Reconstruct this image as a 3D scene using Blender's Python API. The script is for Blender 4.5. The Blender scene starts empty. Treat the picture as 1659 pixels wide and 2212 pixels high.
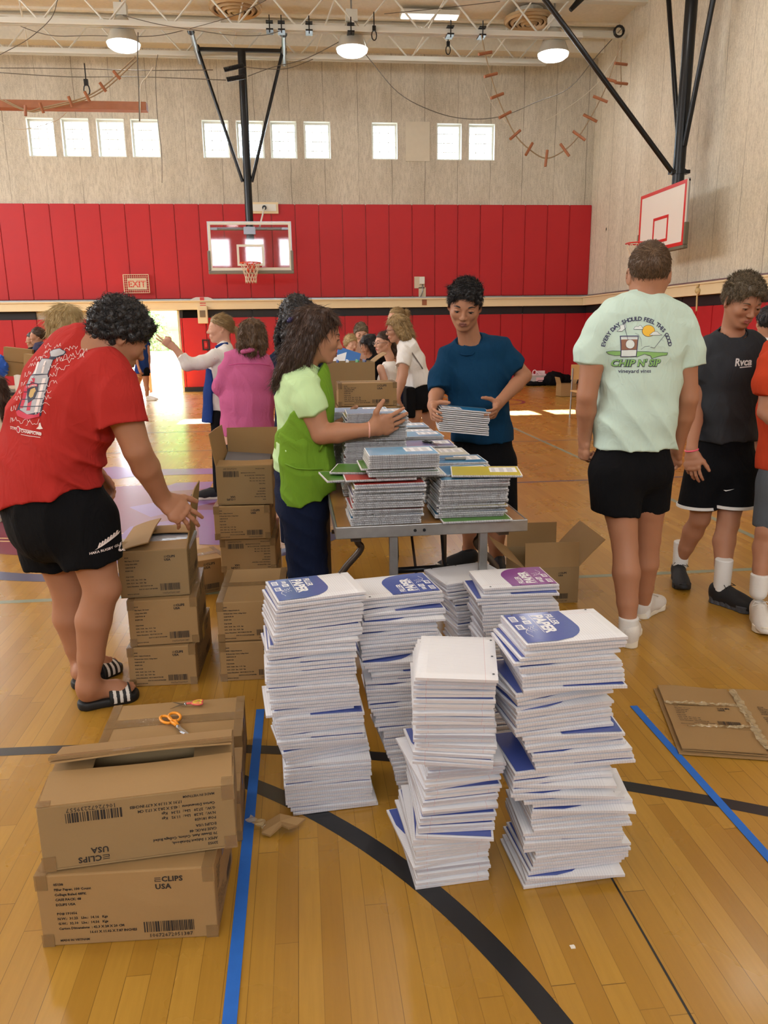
import bpy, bmesh, math, random
import numpy as np
from mathutils import Vector, Matrix, Euler
from mathutils.bvhtree import BVHTree
from math import sin, cos, tan, pi, radians, sqrt, atan2
random.seed(7)
C = bpy.context.scene.collection
SC = bpy.context.scene

# ------------------------------------------------------------ camera, world, sun, exposure
CAM_H = 1.46
FPX, CXP, CYP = 1650.0, 829.5, 1106.0
_th, _ps, _ro = radians(13.46), radians(6.06), 0.0140
_fw = Vector((sin(_ps)*cos(_th), cos(_ps)*cos(_th), -sin(_th)))
_rt = Vector((cos(_ps), -sin(_ps), 0.0))
_up = _rt.cross(_fw)
_R = cos(_ro)*_rt - sin(_ro)*_up
_U = cos(_ro)*_up + sin(_ro)*_rt
def aty(x, y, Y):
    """the point of the room seen at x, y of the photograph, at the distance Y down the hall"""
    r = _fw + (x-CXP)/FPX*_R - (y-CYP)/FPX*_U
    return Vector((0, 0, CAM_H)) + r*(Y/r.y)
def atz(x, y, z=0.0):
    r = _fw + (x-CXP)/FPX*_R - (y-CYP)/FPX*_U
    return Vector((0, 0, CAM_H)) + r*((z-CAM_H)/r.z)
cam_data = bpy.data.cameras.new('camera')
cam = bpy.data.objects.new('camera', cam_data)
C.objects.link(cam)
cam_data.sensor_fit = 'HORIZONTAL'
cam_data.sensor_width = 36.0
cam_data.lens = FPX/1659.0*36.0
cam_data.clip_start = 0.05
cam_data.clip_end = 200
cam.matrix_world = Matrix(((_R.x, _U.x, -_fw.x, 0), (_R.y, _U.y, -_fw.y, 0), (_R.z, _U.z, -_fw.z, CAM_H), (0, 0, 0, 1)))
SC.camera = cam

vs = SC.view_settings
vs.view_transform = 'Standard'
vs.look = 'None'
vs.gamma = 1.0
vs.use_curve_mapping = False
vs.exposure = 0.0
cy = SC.cycles
cy.max_bounces = 6
cy.diffuse_bounces = 4
cy.glossy_bounces = 3
cy.transmission_bounces = 4
cy.transparent_max_bounces = 8
cy.sample_clamp_indirect = 4.0
cy.sample_clamp_direct = 0.0
cy.caustics_reflective = False
cy.caustics_refractive = False

world = bpy.data.worlds.new('world')
SC.world = world
world.use_nodes = True
wn = world.node_tree
wn.nodes.clear()
wo = wn.nodes.new('ShaderNodeOutputWorld')
wb = wn.nodes.new('ShaderNodeBackground')
ws = wn.nodes.new('ShaderNodeTexSky')
ws.sky_type = 'HOSEK_WILKIE'
ws.sun_direction = (0.0, 0.76, 0.65)
ws.turbidity = 3.0
wmx = wn.nodes.new('ShaderNodeMixRGB')
wmx.inputs[0].default_value = 0.55
wmx.inputs[2].default_value = (0.80, 0.90, 1.0, 1)
wn.links.new(ws.outputs[0], wmx.inputs[1])
wn.links.new(wmx.outputs[0], wb.inputs['Color'])
wb.inputs['Strength'].default_value = 36.0
wn.links.new(wb.outputs[0], wo.inputs[0])

def light(name, kind, loc, rot, energy, color=(1, 1, 1), size=1.0, size_y=None, shape=None):
    l = bpy.data.lights.new(name, kind)
    l.energy = energy
    l.color = color
    if kind == 'AREA':
        l.shape = shape or ('RECTANGLE' if size_y else 'SQUARE')
        l.size = size
        if size_y: l.size_y = size_y
    o = bpy.data.objects.new(name, l)
    C.objects.link(o)
    o.location = loc
    o.rotation_euler = rot
    return o
sun = light('sun', 'SUN', (0, 30, 20), (-radians(90-40.5), 0, 0), 110.0, (1, 0.98, 0.95))
sun.data.angle = radians(0.6)
YF, XR, XL, YB, ZC = 19.8, 7.46, -13.5, -9.0, 8.1
# daylight of the gym's other windows: the rows behind the camera
for _k in range(6): light('daylight_back_window', 'AREA', (-6.05+1.9*_k, YB+0.10, 5.75), (radians(90), 0, 0), 95, (0.90, 0.95, 1.0), 1.0, 1.4)
light('left_wall_fill', 'AREA', (XL+0.35, 9.0, 5.4), (0, radians(-62), 0), 1850, (0.93, 0.96, 1.0), 3.4, 16.0)  # unseen fill light, not windows, added by the left wall to brighten the far floor

# ------------------------------------------------------------ materials
def srgb(r, g, b):
    f = lambda c: (c/255.0/12.92) if c <= 10.3 else ((c/255.0+0.055)/1.055)**2.4
    return (f(r), f(g), f(b), 1.0)
class NT:
    def __init__(s, name):
        s.m = bpy.data.materials.new(name)
        s.m.use_nodes = True
        s.t = s.m.node_tree
        s.t.nodes.clear()
        s.out = s.t.nodes.new('ShaderNodeOutputMaterial')
    def n(s, typ, **kw):
        nd = s.t.nodes.new(typ)
        for k, v in kw.items(): setattr(nd, k, v)
        return nd
    def l(s, a, b): s.t.links.new(a, b)
    def math(s, op, a, b=None, c=None):
        nd = s.n('ShaderNodeMath', operation=op)
        for i, v in enumerate((a, b, c)):
            if v is None: continue
            if isinstance(v, (int, float)): nd.inputs[i].default_value = v
            else: s.l(v, nd.inputs[i])
        return nd.outputs[0]
    def mix(s, fac, a, b, blend='MIX'):
        nd = s.n('ShaderNodeMixRGB', blend_type=blend)
        for i, v in enumerate((fac, a, b)):
            if isinstance(v, (int, float)): nd.inputs[i].default_value = v
            elif isinstance(v, tuple): nd.inputs[i].default_value = v
            else: s.l(v, nd.inputs[i])
        return nd.outputs[0]
    def coords(s, kind='Object', scale=(1, 1, 1), rot=(0, 0, 0)):
        tc = s.n('ShaderNodeTexCoord')
        mp = s.n('ShaderNodeMapping')
        mp.inputs['Scale'].default_value = scale
        mp.inputs['Rotation'].default_value = rot
        s.l(tc.outputs[kind], mp.inputs[0])
        return mp.outputs[0]
    def noise(s, vec, scale, detail=3, rough=0.5, out='Fac'):
        nd = s.n('ShaderNodeTexNoise')
        nd.inputs['Scale'].default_value = scale
        nd.inputs['Detail'].default_value = detail
        nd.inputs['Roughness'].default_value = rough
        if vec is not None: s.l(vec, nd.inputs['Vector'])
        return nd.outputs[out]
    def ramp(s, fac, p0, p1, c0=(0, 0, 0, 1), c1=(1, 1, 1, 1)):
        nd = s.n('ShaderNodeValToRGB')
        nd.color_ramp.elements[0].position = p0
        nd.color_ramp.elements[1].position = p1
        nd.color_ramp.elements[0].color = c0
        nd.color_ramp.elements[1].color = c1
        s.l(fac, nd.inputs[0])
        return nd.outputs[0]
    def bsdf(s, color, rough=0.6, metal=0.0, spec=0.5, bump=None, bump_strength=0.2, bump_dist=0.01, **kw):
        b = s.n('ShaderNodeBsdfPrincipled')
        def put(inp, v):
            if isinstance(v, (int, float, tuple)): b.inputs[inp].default_value = v
            else: s.l(v, b.inputs[inp])
        put('Base Color', color); put('Roughness', rough); put('Metallic', metal); put('Specular IOR Level', spec)
        for k, v in kw.items(): put(k.replace('_', ' '), v)
        if bump is not None:
            bn = s.n('ShaderNodeBump')
            bn.inputs['Strength'].default_value = bump_strength
            bn.inputs['Distance'].default_value = bump_dist
            s.l(bump, bn.inputs['Height'])
            s.l(bn.outputs[0], b.inputs['Normal'])
        s.l(b.outputs[0], s.out.inputs[0])
        s.b = b
        return s.m
_mc = {}
def plain(name, col, rough=0.6, metal=0.0, spec=0.5, vary=0.06, nscale=8.0, bump=0.0, bscale=60.0, **kw):
    if name in _mc: return _mc[name]
    t = NT(name)
    v = t.coords()
    n = t.noise(v, nscale)
    c = t.mix(n, tuple(x*(1-vary) for x in col[:3])+(1,), tuple(min(1, x*(1+vary)) for x in col[:3])+(1,))
    bm = t.noise(v, bscale, 2) if bump else None
    _mc[name] = t.bsdf(c, rough, metal, spec, bm, bump, 0.004, **kw)
    return _mc[name]
def cloth(name, col, vary=0.05, rough=0.9, weave=0.25, sheen=0.0):
    if name in _mc: return _mc[name]
    t = NT(name)
    v = t.coords()
    n = t.noise(v, 14, 4)
    c = t.mix(n, tuple(x*(1-vary) for x in col[:3])+(1,), tuple(min(1, x*(1+vary)) for x in col[:3])+(1,))
    w = t.noise(v, 900, 1)
    big = t.noise(v, 26, 3)
    wv = t.n('ShaderNodeTexNoise'); wv.inputs['Scale'].default_value = 7.0; wv.inputs['Detail'].default_value = 2.5; wv.inputs['Distortion'].default_value = 1.6; t.l(t.coords('Object', (1.5, 1.5, 0.7)), wv.inputs['Vector'])
    cr = t.math('ABSOLUTE', t.math('SUBTRACT', wv.outputs['Fac'], 0.5))
    h = t.math('ADD', t.math('ADD', t.math('MULTIPLY', w, 0.12), t.math('MULTIPLY', big, 0.5)), t.math('MULTIPLY', cr, -3.2))
    _mc[name] = t.bsdf(c, rough, 0, 0.15, h, weave*1.6, 0.010)
    return _mc[name]
def skin(name, col):
    if name in _mc: return _mc[name]
    t = NT(name)
    v = t.coords()
    n = t.noise(v, 16, 4)
    c = t.mix(n, (col[0]*0.97, col[1]*0.94, col[2]*0.93, 1), (min(1, col[0]*1.03), col[1]*1.02, col[2]*1.02, 1))
    _mc[name] = t.bsdf(c, 0.55, 0, 0.35, t.noise(v, 220, 2), 0.06, 0.002, Subsurface_Weight=0.12, Subsurface_Radius=(0.02, 0.008, 0.004))
    return _mc[name]
def hairmat(name, c0, c1, axis=(1, 1, 0.12)):
    if name in _mc: return _mc[name]
    t = NT(name)
    v = t.coords('Object', axis)
    n = t.noise(v, 170, 3, 0.6)
    f = t.noise(v, 38, 2)
    c = t.mix(t.math('MULTIPLY', t.math('ADD', n, f), 0.55), c0, c1)
    _mc[name] = t.bsdf(c, 0.42, 0, 0.4, n, 0.6, 0.004)
    return _mc[name]
def emit(name, col, strength):
    if name in _mc: return _mc[name]
    t = NT(name)
    e = t.n('ShaderNodeEmission')
    e.inputs[0].default_value = col
    e.inputs[1].default_value = strength
    t.l(e.outputs[0], t.out.inputs[0])
    _mc[name] = t.m
    return t.m

# ------------------------------------------------------------ mesh helpers
class MB:
    def __init__(s): s.v = []; s.f = []; s.mi = []; s.M = None; s.cur = 0
    def add(s, vs, fs):
        k = len(s.v)
        if s.M is not None: vs = [tuple(s.M @ Vector(p)) for p in vs]
        s.v.extend([tuple(p) for p in vs]); s.f.extend([tuple(i+k for i in f) for f in fs]); s.mi.extend([s.cur]*len(fs))
        return s
    def box(s, lo, hi):
        x0, y0, z0 = lo; x1, y1, z1 = hi
        return s.add([(x0,y0,z0),(x1,y0,z0),(x1,y1,z0),(x0,y1,z0),(x0,y0,z1),(x1,y0,z1),(x1,y1,z1),(x0,y1,z1)],
                     [(3,2,1,0),(4,5,6,7),(0,1,5,4),(1,2,6,5),(2,3,7,6),(3,0,4,7)])
    def cbox(s, c, d): return s.box([c[i]-d[i]/2 for i in range(3)], [c[i]+d[i]/2 for i in range(3)])
    def obox(s, c, X, Y, Z):
        """box from a centre and three half-extent vectors"""
        c, X, Y, Z = map(Vector, (c, X, Y, Z))
        vs = [c+a*X+b*Y+d*Z for d in (-1, 1) for a, b in ((-1,-1),(1,-1),(1,1),(-1,1))]
        return s.add(vs, [(3,2,1,0),(4,5,6,7),(0,1,5,4),(1,2,6,5),(2,3,7,6),(3,0,4,7)])
    def tube(s, pts, r, n=8, caps=True):
        pts = [Vector(p) for p in pts]
        rs = r if isinstance(r, (list, tuple)) else [r]*len(pts)
        rings = []; prev = None
        for i, p in enumerate(pts):
            d = (pts[min(i+1, len(pts)-1)]-pts[max(i-1, 0)])
            d = d.normalized() if d.length > 1e-9 else Vector((0, 0, 1))
            if prev is None:
                a = d.orthogonal().normalized()
            else:
                a = prev-d*prev.dot(d)
                a = a.normalized() if a.length > 1e-6 else d.orthogonal().normalized()
            prev = a; b = d.cross(a)
            rings.append([p+(a*cos(2*pi*k/n)+b*sin(2*pi*k/n))*rs[i] for k in range(n)])
        vs = [q for rg in rings for q in rg]; fs = []
        for i in range(len(pts)-1):
            for k in range(n):
                a = i*n+k; b = i*n+(k+1) % n
                fs.append((a, b, b+n, a+n))
        if caps: fs.append(tuple(range(n-1, -1, -1))); fs.append(tuple(range((len(pts)-1)*n, len(pts)*n)))
        return s.add(vs, fs)
    def lathe(s, prof, c=(0, 0, 0), n=24, axis='z'):
        vs = []; fs = []
        for r, h in prof:
            for k in range(n):
                a = 2*pi*k/n
                p = (r*cos(a), r*sin(a), h) if axis == 'z' else (r*cos(a), h, -r*sin(a)) if axis == 'y' else (h, r*cos(a), r*sin(a))
                vs.append((c[0]+p[0], c[1]+p[1], c[2]+p[2]))
        for i in range(len(prof)-1):
            for k in range(n):
                a = i*n+k; b = i*n+(k+1) % n
                fs.append((a, b, b+n, a+n))
        return s.add(vs, fs)
    def ball(s, c, r, n=12, m=8):
        r = (r, r, r) if isinstance(r, (int, float)) else r
        vs = [(c[0], c[1], c[2]+r[2])]
        for i in range(1, m):
            t = pi*i/m
            for k in range(n):
                a = 2*pi*k/n
                vs.append((c[0]+r[0]*sin(t)*cos(a), c[1]+r[1]*sin(t)*sin(a), c[2]+r[2]*cos(t)))
        vs.append((c[0], c[1], c[2]-r[2]))
        fs = [(0, 1+k, 1+(k+1) % n) for k in range(n)]
        for i in range(m-2):
            for k in range(n):
                a = 1+i*n+k; b = 1+i*n+(k+1) % n
                fs.append((a, a+n, b+n, b))
        e = len(vs)-1; o = 1+(m-2)*n
        fs += [(e, o+(k+1) % n, o+k) for k in range(n)]
        return s.add(vs, fs)
    def prism(s, pts, z0, z1):
        n = len(pts)
        vs = [(x, y, z0) for x, y in pts]+[(x, y, z1) for x, y in pts]
        fs = [tuple(range(n-1, -1, -1)), tuple(range(n, 2*n))]+[(i, (i+1) % n, (i+1) % n+n, i+n) for i in range(n)]
        return s.add(vs, fs)
    def data(s, name, mats):
        me = bpy.data.meshes.new(name)
        me.from_pydata(s.v, [], s.f)
        for m in (mats if isinstance(mats, (list, tuple)) else [mats]): me.materials.append(m)
        if max(s.mi or [0]) > 0: me.polygons.foreach_set('material_index', s.mi)
        me.update()
        return me
    def build(s, name, mats, parent=None, smooth=False, world=False, bevel=0.0, seg=2):
        me = s.data(name, mats)
        return put(name, me, parent, smooth, world, bevel, seg)
def put(name, me, parent=None, smooth=False, world=False, bevel=0.0, seg=2):
    if smooth:
        me.polygons.foreach_set('use_smooth', [True]*len(me.polygons))
        if smooth == 'auto':
            try: me.set_sharp_from_angle(angle=radians(40))
            except Exception: pass
    o = bpy.data.objects.new(name, me)
    C.objects.link(o)
    if parent is not None:
        o.parent = parent
        if world and parent.parent is None: o.location = -Vector(parent.location)
    if bevel:
        b = o.modifiers.new('bevel', 'BEVEL'); b.width = bevel; b.segments = seg; b.limit_method = 'ANGLE'; b.angle_limit = radians(40)
    return o
def tag(o, label=None, cat=None, group=None, kind=None):
    if label: o['label'] = label
    if cat: o['category'] = cat
    if group: o['group'] = group
    if kind: o['kind'] = kind
    return o
def thing(name, label, cat, loc=(0, 0, 0), rotz=0.0, group=None):
    o = bpy.data.objects.new(name, None)
    C.objects.link(o)
    o.empty_display_size = 0.1
    o.location = loc; o.rotation_euler = (0, 0, rotz)
    return tag(o, label, cat, group)
def struct(name, mb, mats, **kw):
    o = mb.build(name, mats, **kw)
    o['kind'] = 'structure'
    return o
def copy_tree(o, parent=None):
    c = o.copy(); C.objects.link(c); c.parent = parent
    for ch in list(o.children): copy_tree(ch, c)
    return c
_tcache = {}
def text_geo(string, size=1.0, bold=0.0, spacing=1.0, res=2, shear=0.0, align='LEFT'):
    """verts and faces of a line of lettering lying in the xy plane"""
    key = (string, round(size, 5), bold, spacing, res, shear, align)
    if key in _tcache: return _tcache[key]
    cu = bpy.data.curves.new('t', 'FONT')
    cu.body = string; cu.size = size; cu.offset = bold; cu.space_character = spacing
    cu.resolution_u = res; cu.fill_mode = 'FRONT'; cu.shear = shear; cu.align_x = align
    o = bpy.data.objects.new('t', cu)
    C.objects.link(o)
    dg = bpy.context.evaluated_depsgraph_get()
    me = bpy.data.meshes.new_from_object(o.evaluated_get(dg))
    vs = [tuple(v.co) for v in me.vertices]; fs = [tuple(p.vertices) for p in me.polygons]
    bpy.data.meshes.remove(me); bpy.data.objects.remove(o); bpy.data.curves.remove(cu)
    _tcache[key] = (vs, fs)
    return vs, fs
def add_text(mb, string, x, y, size, bold=0.0, rot=0.0, align='LEFT', z=0.0, shear=0.0, spacing=1.0, res=2, flip=False):
    vs, fs = text_geo(string, size, bold, spacing, res, shear, align)
    c, s_ = cos(rot), sin(rot)
    mb.add([(x+c*a-s_*b, y+s_*a+c*b, z) for a, b, _ in vs], fs)
# ------------------------------------------------------------ the setting: floor, walls, ceiling
def floor_mat():
    t = NT('maple_floor')
    tc = t.n('ShaderNodeTexCoord')
    sp = t.n('ShaderNodeSeparateXYZ')
    t.l(tc.outputs['Object'], sp.inputs[0])
    rowf = t.math('DIVIDE', sp.outputs[0], 0.0572)
    row = t.math('FLOOR', rowf)
    wn1 = t.n('ShaderNodeTexWhiteNoise', noise_dimensions='1D')
    t.l(row, wn1.inputs['W'])
    yy = t.math('ADD', t.math('DIVIDE', sp.outputs[1], 1.1), t.math('MULTIPLY', wn1.outputs['Value'], 7.3))
    col = t.math('FLOOR', yy)
    cmb = t.n('ShaderNodeCombineXYZ')
    t.l(row, cmb.inputs[0]); t.l(col, cmb.inputs[1])
    wn2 = t.n('ShaderNodeTexWhiteNoise', noise_dimensions='2D')
    t.l(cmb.outputs[0], wn2.inputs['Vector'])
    base = t.ramp(wn2.outputs['Value'], 0.0, 1.0, srgb(166, 121, 42), srgb(190, 145, 60))
    mp = t.n('ShaderNodeMapping')
    mp.inputs['Scale'].default_value = (26, 1.6, 1)
    t.l(tc.outputs['Object'], mp.inputs[0])
    g = t.noise(mp.outputs[0], 3.0, 5, 0.6)
    c = t.mix(t.math('MULTIPLY', g, 0.55), base, srgb(132, 92, 30), 'MIX')
    big = t.noise(t.coords(), 0.7, 3)
    c = t.mix(t.math('MULTIPLY', big, 0.3), c, srgb(174, 130, 50))
    fx = t.math('FRACT', rowf)
    fy = t.math('FRACT', yy)
    mx = t.math('LESS_THAN', fx, 0.028)
    my = t.math('LESS_THAN', fy, 0.0022)
    gap = t.math('MULTIPLY', t.math('MAXIMUM', mx, my), t.math('ADD', 0.25, t.math('MULTIPLY', wn2.outputs['Value'], 0.5)))
    c = t.mix(gap, c, srgb(70, 42, 18))
    # wear: fine scuffs in the finish
    sc = t.noise(t.coords('Object', (1, 1, 1)), 2.2, 4, 0.55)
    rough = t.math('ADD', 0.23, t.math('MULTIPLY', sc, 0.10))
    h = t.math('ADD', t.math('MULTIPLY', t.noise(mp.outputs[0], 1.2, 2), 0.6), t.math('MULTIPLY', t.math('MAXIMUM', mx, my), -0.5))
    h = t.math('ADD', h, t.math('MULTIPLY', t.noise(t.coords(), 13, 2), 0.15))
    return t.bsdf(c, rough, 0, 0.5, h, 0.10, 0.004, Coat_Weight=0.10, Coat_Roughness=0.12)
def concrete_mat(name, base, dark, axis):
    t = NT(name)
    tc = t.n('ShaderNodeTexCoord')
    sp = t.n('ShaderNodeSeparateXYZ')
    t.l(tc.outputs['Object'], sp.inputs[0])
    v = t.coords('Object', (1, 1, 0.22))
    n1 = t.noise(v, 1.6, 4, 0.6)
    n2 = t.noise(v, 26, 4, 0.7)
    c = t.mix(t.ramp(n1, 0.35, 0.7), base, dark)
    c = t.mix(t.math('MULTIPLY', t.ramp(n2, 0.42, 0.62), 0.45), c, tuple(x*0.62 for x in dark[:3])+(1,))
    n3 = t.noise(t.coords('Object', (1, 1, 0.5)), 75, 3, 0.7)
    c = t.mix(t.math('MULTIPLY', t.ramp(n3, 0.45, 0.6), 0.35), c, tuple(x*1.25 for x in base[:3])+(1,))
    warp = t.math('MULTIPLY', t.noise(t.coords('Object', (0.6, 0.6, 0.6)), 3, 2), 0.05)
    u = t.math('FRACT', t.math('DIVIDE', t.math('ADD', sp.outputs[axis], warp), 0.81))
    j = t.math('LESS_THAN', u, 0.018)
    c = t.mix(t.math('MULTIPLY', j, t.ramp(n1, 0.3, 0.6)), c, tuple(x*0.5 for x in dark[:3])+(1,))
    h = t.math('ADD', n3, t.math('MULTIPLY', j, -0.7))
    return t.bsdf(c, 0.9, 0, 0.2, h, 0.35, 0.02)
M_floor = floor_mat()
M_conc = concrete_mat('board_marked_concrete', srgb(212, 205, 190), srgb(182, 174, 158), 0)
M_conc2 = concrete_mat('board_marked_concrete_side', srgb(226, 218, 200), srgb(204, 194, 174), 1)  # side-wall copy of the concrete, its stronger light put into a lighter base colour
M_red = plain('red_vinyl', srgb(178, 28, 36), 0.5, 0, 0.4, 0.05, 3, 0.12, 500)
M_black = plain('black_vinyl', srgb(26, 25, 30), 0.5, 0, 0.4, 0.1, 6)
M_cream = plain('cream_paint', srgb(232, 212, 172), 0.55, 0, 0.4, 0.04, 3)
M_white = plain('white_paint', srgb(226, 226, 218), 0.5, 0, 0.4, 0.03, 4)
M_blackmetal = plain('black_painted_steel', srgb(20, 22, 26), 0.3, 0.3, 0.5, 0.1, 6)
M_steel = plain('galvanised_steel', srgb(165, 168, 172), 0.35, 0.9, 0.5, 0.1, 14)
M_ceil = plain('acoustic_deck', srgb(236, 230, 216), 0.95, 0, 0.2, 0.10, 16, 0.4, 40)

WIN = [(-6.0, -5.38), (-5.24, -4.6), (-4.45, -3.81), (-3.68, -3.03), (-2.06, -1.43), (-1.27, -0.62), (-0.48, 0.15), (0.31, 0.95), (1.93, 2.56), (2.75, 3.34), (3.51, 4.13), (4.29, 4.95)]
WZ0, WZ1 = 5.44, 6.27
DX0, DX1, DZ1 = -4.62, -2.93, 2.0
b = MB(); b.box((XL-0.3, YB-0.3, -0.2), (XR+0.3, YF+0.3, 0.0))
floor = struct('floor', b, M_floor)
WT = 0.30   # thickness of the far wall
def holed_wall(b, axis_lo, axis_hi, z0, z1, holes, y0, y1):
    """wall running along x with rectangular holes (x0, x1, z0, z1)"""
    xs = sorted({axis_lo, axis_hi} | {h[0] for h in holes} | {h[1] for h in holes})
    zs = sorted({z0, z1} | {h[2] for h in holes} | {h[3] for h in holes})
    xs = [x for x in xs if axis_lo <= x <= axis_hi]; zs = [z for z in zs if z0 <= z <= z1]
    for i in range(len(xs)-1):
        j = 0
        while j < len(zs)-1:
            mx = (xs[i]+xs[i+1])/2
            hole = lambda jj: any(h[0] < mx < h[1] and h[2] < (zs[jj]+zs[jj+1])/2 < h[3] for h in holes)
            if hole(j): j += 1; continue
            k = j
            while k+1 < len(zs)-1 and not hole(k+1): k += 1
            b.box((xs[i], y0, zs[j]), (xs[i+1], y1, zs[k+1]))
            j = k+1
holes = [(a, c, WZ0, WZ1) for i, (a, c) in enumerate(WIN) if i != 9]+[(-12.0+1.0*k, -11.35+1.0*k, WZ0, WZ1) for k in range(4)]+[(DX0, DX1, 0, DZ1)]
b = MB(); holed_wall(b, XL-0.3, XR+0.3, 0.0, ZC+0.3, holes, YF, YF+WT)
struct('wall_far', b, M_conc)
b = MB(); b.box((XR, YB, 0), (XR+0.3, YF, ZC+0.3)); struct('wall_right', b, M_conc2)
b = MB(); b.box((XL-0.3, YB, 0), (XL, YF, ZC+0.3)); struct('wall_left', b, M_conc2)
b = MB(); b.box((XL-0.3, YB-0.3, 0), (XR+0.3, YB, ZC+0.3)); struct('wall_back', b, M_conc)
b = MB(); b.box((XL-0.3, YB-0.3, ZC), (XR+0.3, YF+0.3, ZC+0.2))
b.box((XL, YF-0.35, ZC-0.35), (XR, YF, ZC))
for k in range(12): b.box((XL, YF-2.4*k-1.2, ZC-0.05), (XR, YF-2.4*k-1.1, ZC))
struct('ceiling', b, M_ceil)
# window row of the back wall, seen mirrored in the glass backboard
M_bright = emit('daylit_glass', (0.86, 0.93, 1.0, 1), 5.0)
n = 13
for k in range(6):
    x = -6.6+1.9*k
    b = MB(); b.box((x-0.06, YB, 4.94), (x+1.16, YB+0.05, 6.56)); b.box((x+0.53, YB, 5), (x+0.57, YB+0.07, 6.5))
    o = struct('window_%d' % (n+k), b, M_white)
    b = MB(); b.box((x, YB+0.03, 5.0), (x+1.1, YB+0.06, 6.5)); b.build('pane', M_bright, o)
# far windows: white frame, mullions, pane
def glass_mat():
    t = NT('window_glass')
    tr = t.n('ShaderNodeBsdfTransparent'); gl = t.n('ShaderNodeBsdfGlossy'); mx = t.n('ShaderNodeMixShader')
    gl.inputs['Roughness'].default_value = 0.05
    tr.inputs[0].default_value = (0.93, 0.97, 0.98, 1)
    mx.inputs[0].default_value = 0.08
    t.l(tr.outputs[0], mx.inputs[1]); t.l(gl.outputs[0], mx.inputs[2]); t.l(mx.outputs[0], t.out.inputs[0])
    return t.m
M_glass = glass_mat()
for i, (x0, x1) in enumerate(WIN):
    if i == 9: continue
    b = MB()
    f = 0.055; y0, y1 = YF+0.12, YF+0.2
    b.box((x0, y0, WZ0), (x0+f, y1, WZ1)); b.box((x1-f, y0, WZ0), (x1, y1, WZ1))
    b.box((x0+f, y0, WZ0), (x1-f, y1, WZ0+f)); b.box((x0+f, y0, WZ1-f), (x1-f, y1, WZ1))
    # white painted reveal
    b.box((x0, YF-0.006, WZ0), (x0+0.012, y0, WZ1)); b.box((x1-0.012, YF-0.006, WZ0), (x1, y0, WZ1))
    b.box((x0, YF-0.006, WZ1-0.012), (x1, y0, WZ1)); b.box((x0, YF-0.006, WZ0), (x1, y0, WZ0+0.012))
    for k in (1, 2):
        x = x0+(x1-x0)*k/3; b.box((x-0.009, y0+0.03, WZ0+f), (x+0.009, y0+0.045, WZ1-f))
    for k in range(1, 4):
        z = WZ0+(WZ1-WZ0)*k/4; b.box((x0+f, y0+0.028, z-0.009), (x1-f, y0+0.043, z+0.009))
    o = struct('window_%d' % (i+1), b, M_white)
    g = MB(); g.box((x0+f, y0+0.046, WZ0+f), (x1-f, y0+0.05, WZ1-f)); g.build('pane', M_glass, o)
    # daylight portal in the opening
    p = light('portal', 'AREA', ((x0+x1)/2, YF+0.25, (WZ0+WZ1)/2), (radians(-90), 0, 0), 1, (1, 1, 1), x1-x0, WZ1-WZ0)
    p.data.cycles.is_portal = True
p = light('portal', 'AREA', ((DX0+DX1)/2, YF+0.29, DZ1/2), (radians(-90), 0, 0), 1, (1, 1, 1), DX1-DX0, DZ1)
p.data.cycles.is_portal = True
b = MB(); b.box((WIN[9][0], YF-0.015, WZ0-0.03), (WIN[9][1], YF, WZ1+0.02)); struct('trim_5', b, plain('sealed_opening', srgb(206, 198, 180), 0.8))
# door: frame, mullion and the leaf folded open outside
b = MB()
b.box((DX0-0.05, YF-0.03, 0), (DX0, YF+WT, DZ1)); b.box((DX1, YF-0.03, 0), (DX1+0.05, YF+WT, DZ1)); b.box((DX0-0.05, YF-0.03, DZ1-0.03), (DX1+0.05, YF+WT, DZ1+0.02))
struct('door_1', b, plain('door_frame_paint', srgb(196, 186, 170), 0.5))
bpost = aty(323, 800, YF+0.1).x
b = MB(); b.box((bpost-0.035, YF+0.05, 0), (bpost+0.035, YF+0.13, DZ1-0.03)); struct('door_2', b, plain('door_mullion_paint', srgb(180, 120, 110), 0.5))
# cream ledge (folded track housing) round two walls, steel angle above it
b = MB(); b.box((XL, YF-0.20, 1.985), (XR, YF, 2.20)); b.box((XL, YF-0.23, 2.17), (XR-0.0, YF, 2.20)); struct('trim_1', b, M_cream)
b = MB(); b.box((XR-0.20, YB, 1.985), (XR, YF-0.23, 2.20)); b.box((XR-0.23, YB, 2.17), (XR, YF-0.23, 2.20)); struct('trim_2', b, M_cream)
b = MB(); b.box((XL, YF-0.16, 2.20), (XR-0.16, YF, 2.235)); struct('trim_3', b, M_steel)
b = MB(); b.box((XR-0.16, YB, 2.20), (XR, YF, 2.235)); struct('trim_4', b, M_steel)
b = MB(); b.box((DX1+0.05, YF-0.035, 0), (XR, YF, 0.11)); b.box((XL, YF-0.035, 0), (DX0-0.05, YF, 0.11)); struct('baseboard_far', b, M_black)
b = MB(); b.box((XR-0.035, YB, 0), (XR, YF-0.04, 0.11)); struct('baseboard_right', b, M_black)
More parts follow.
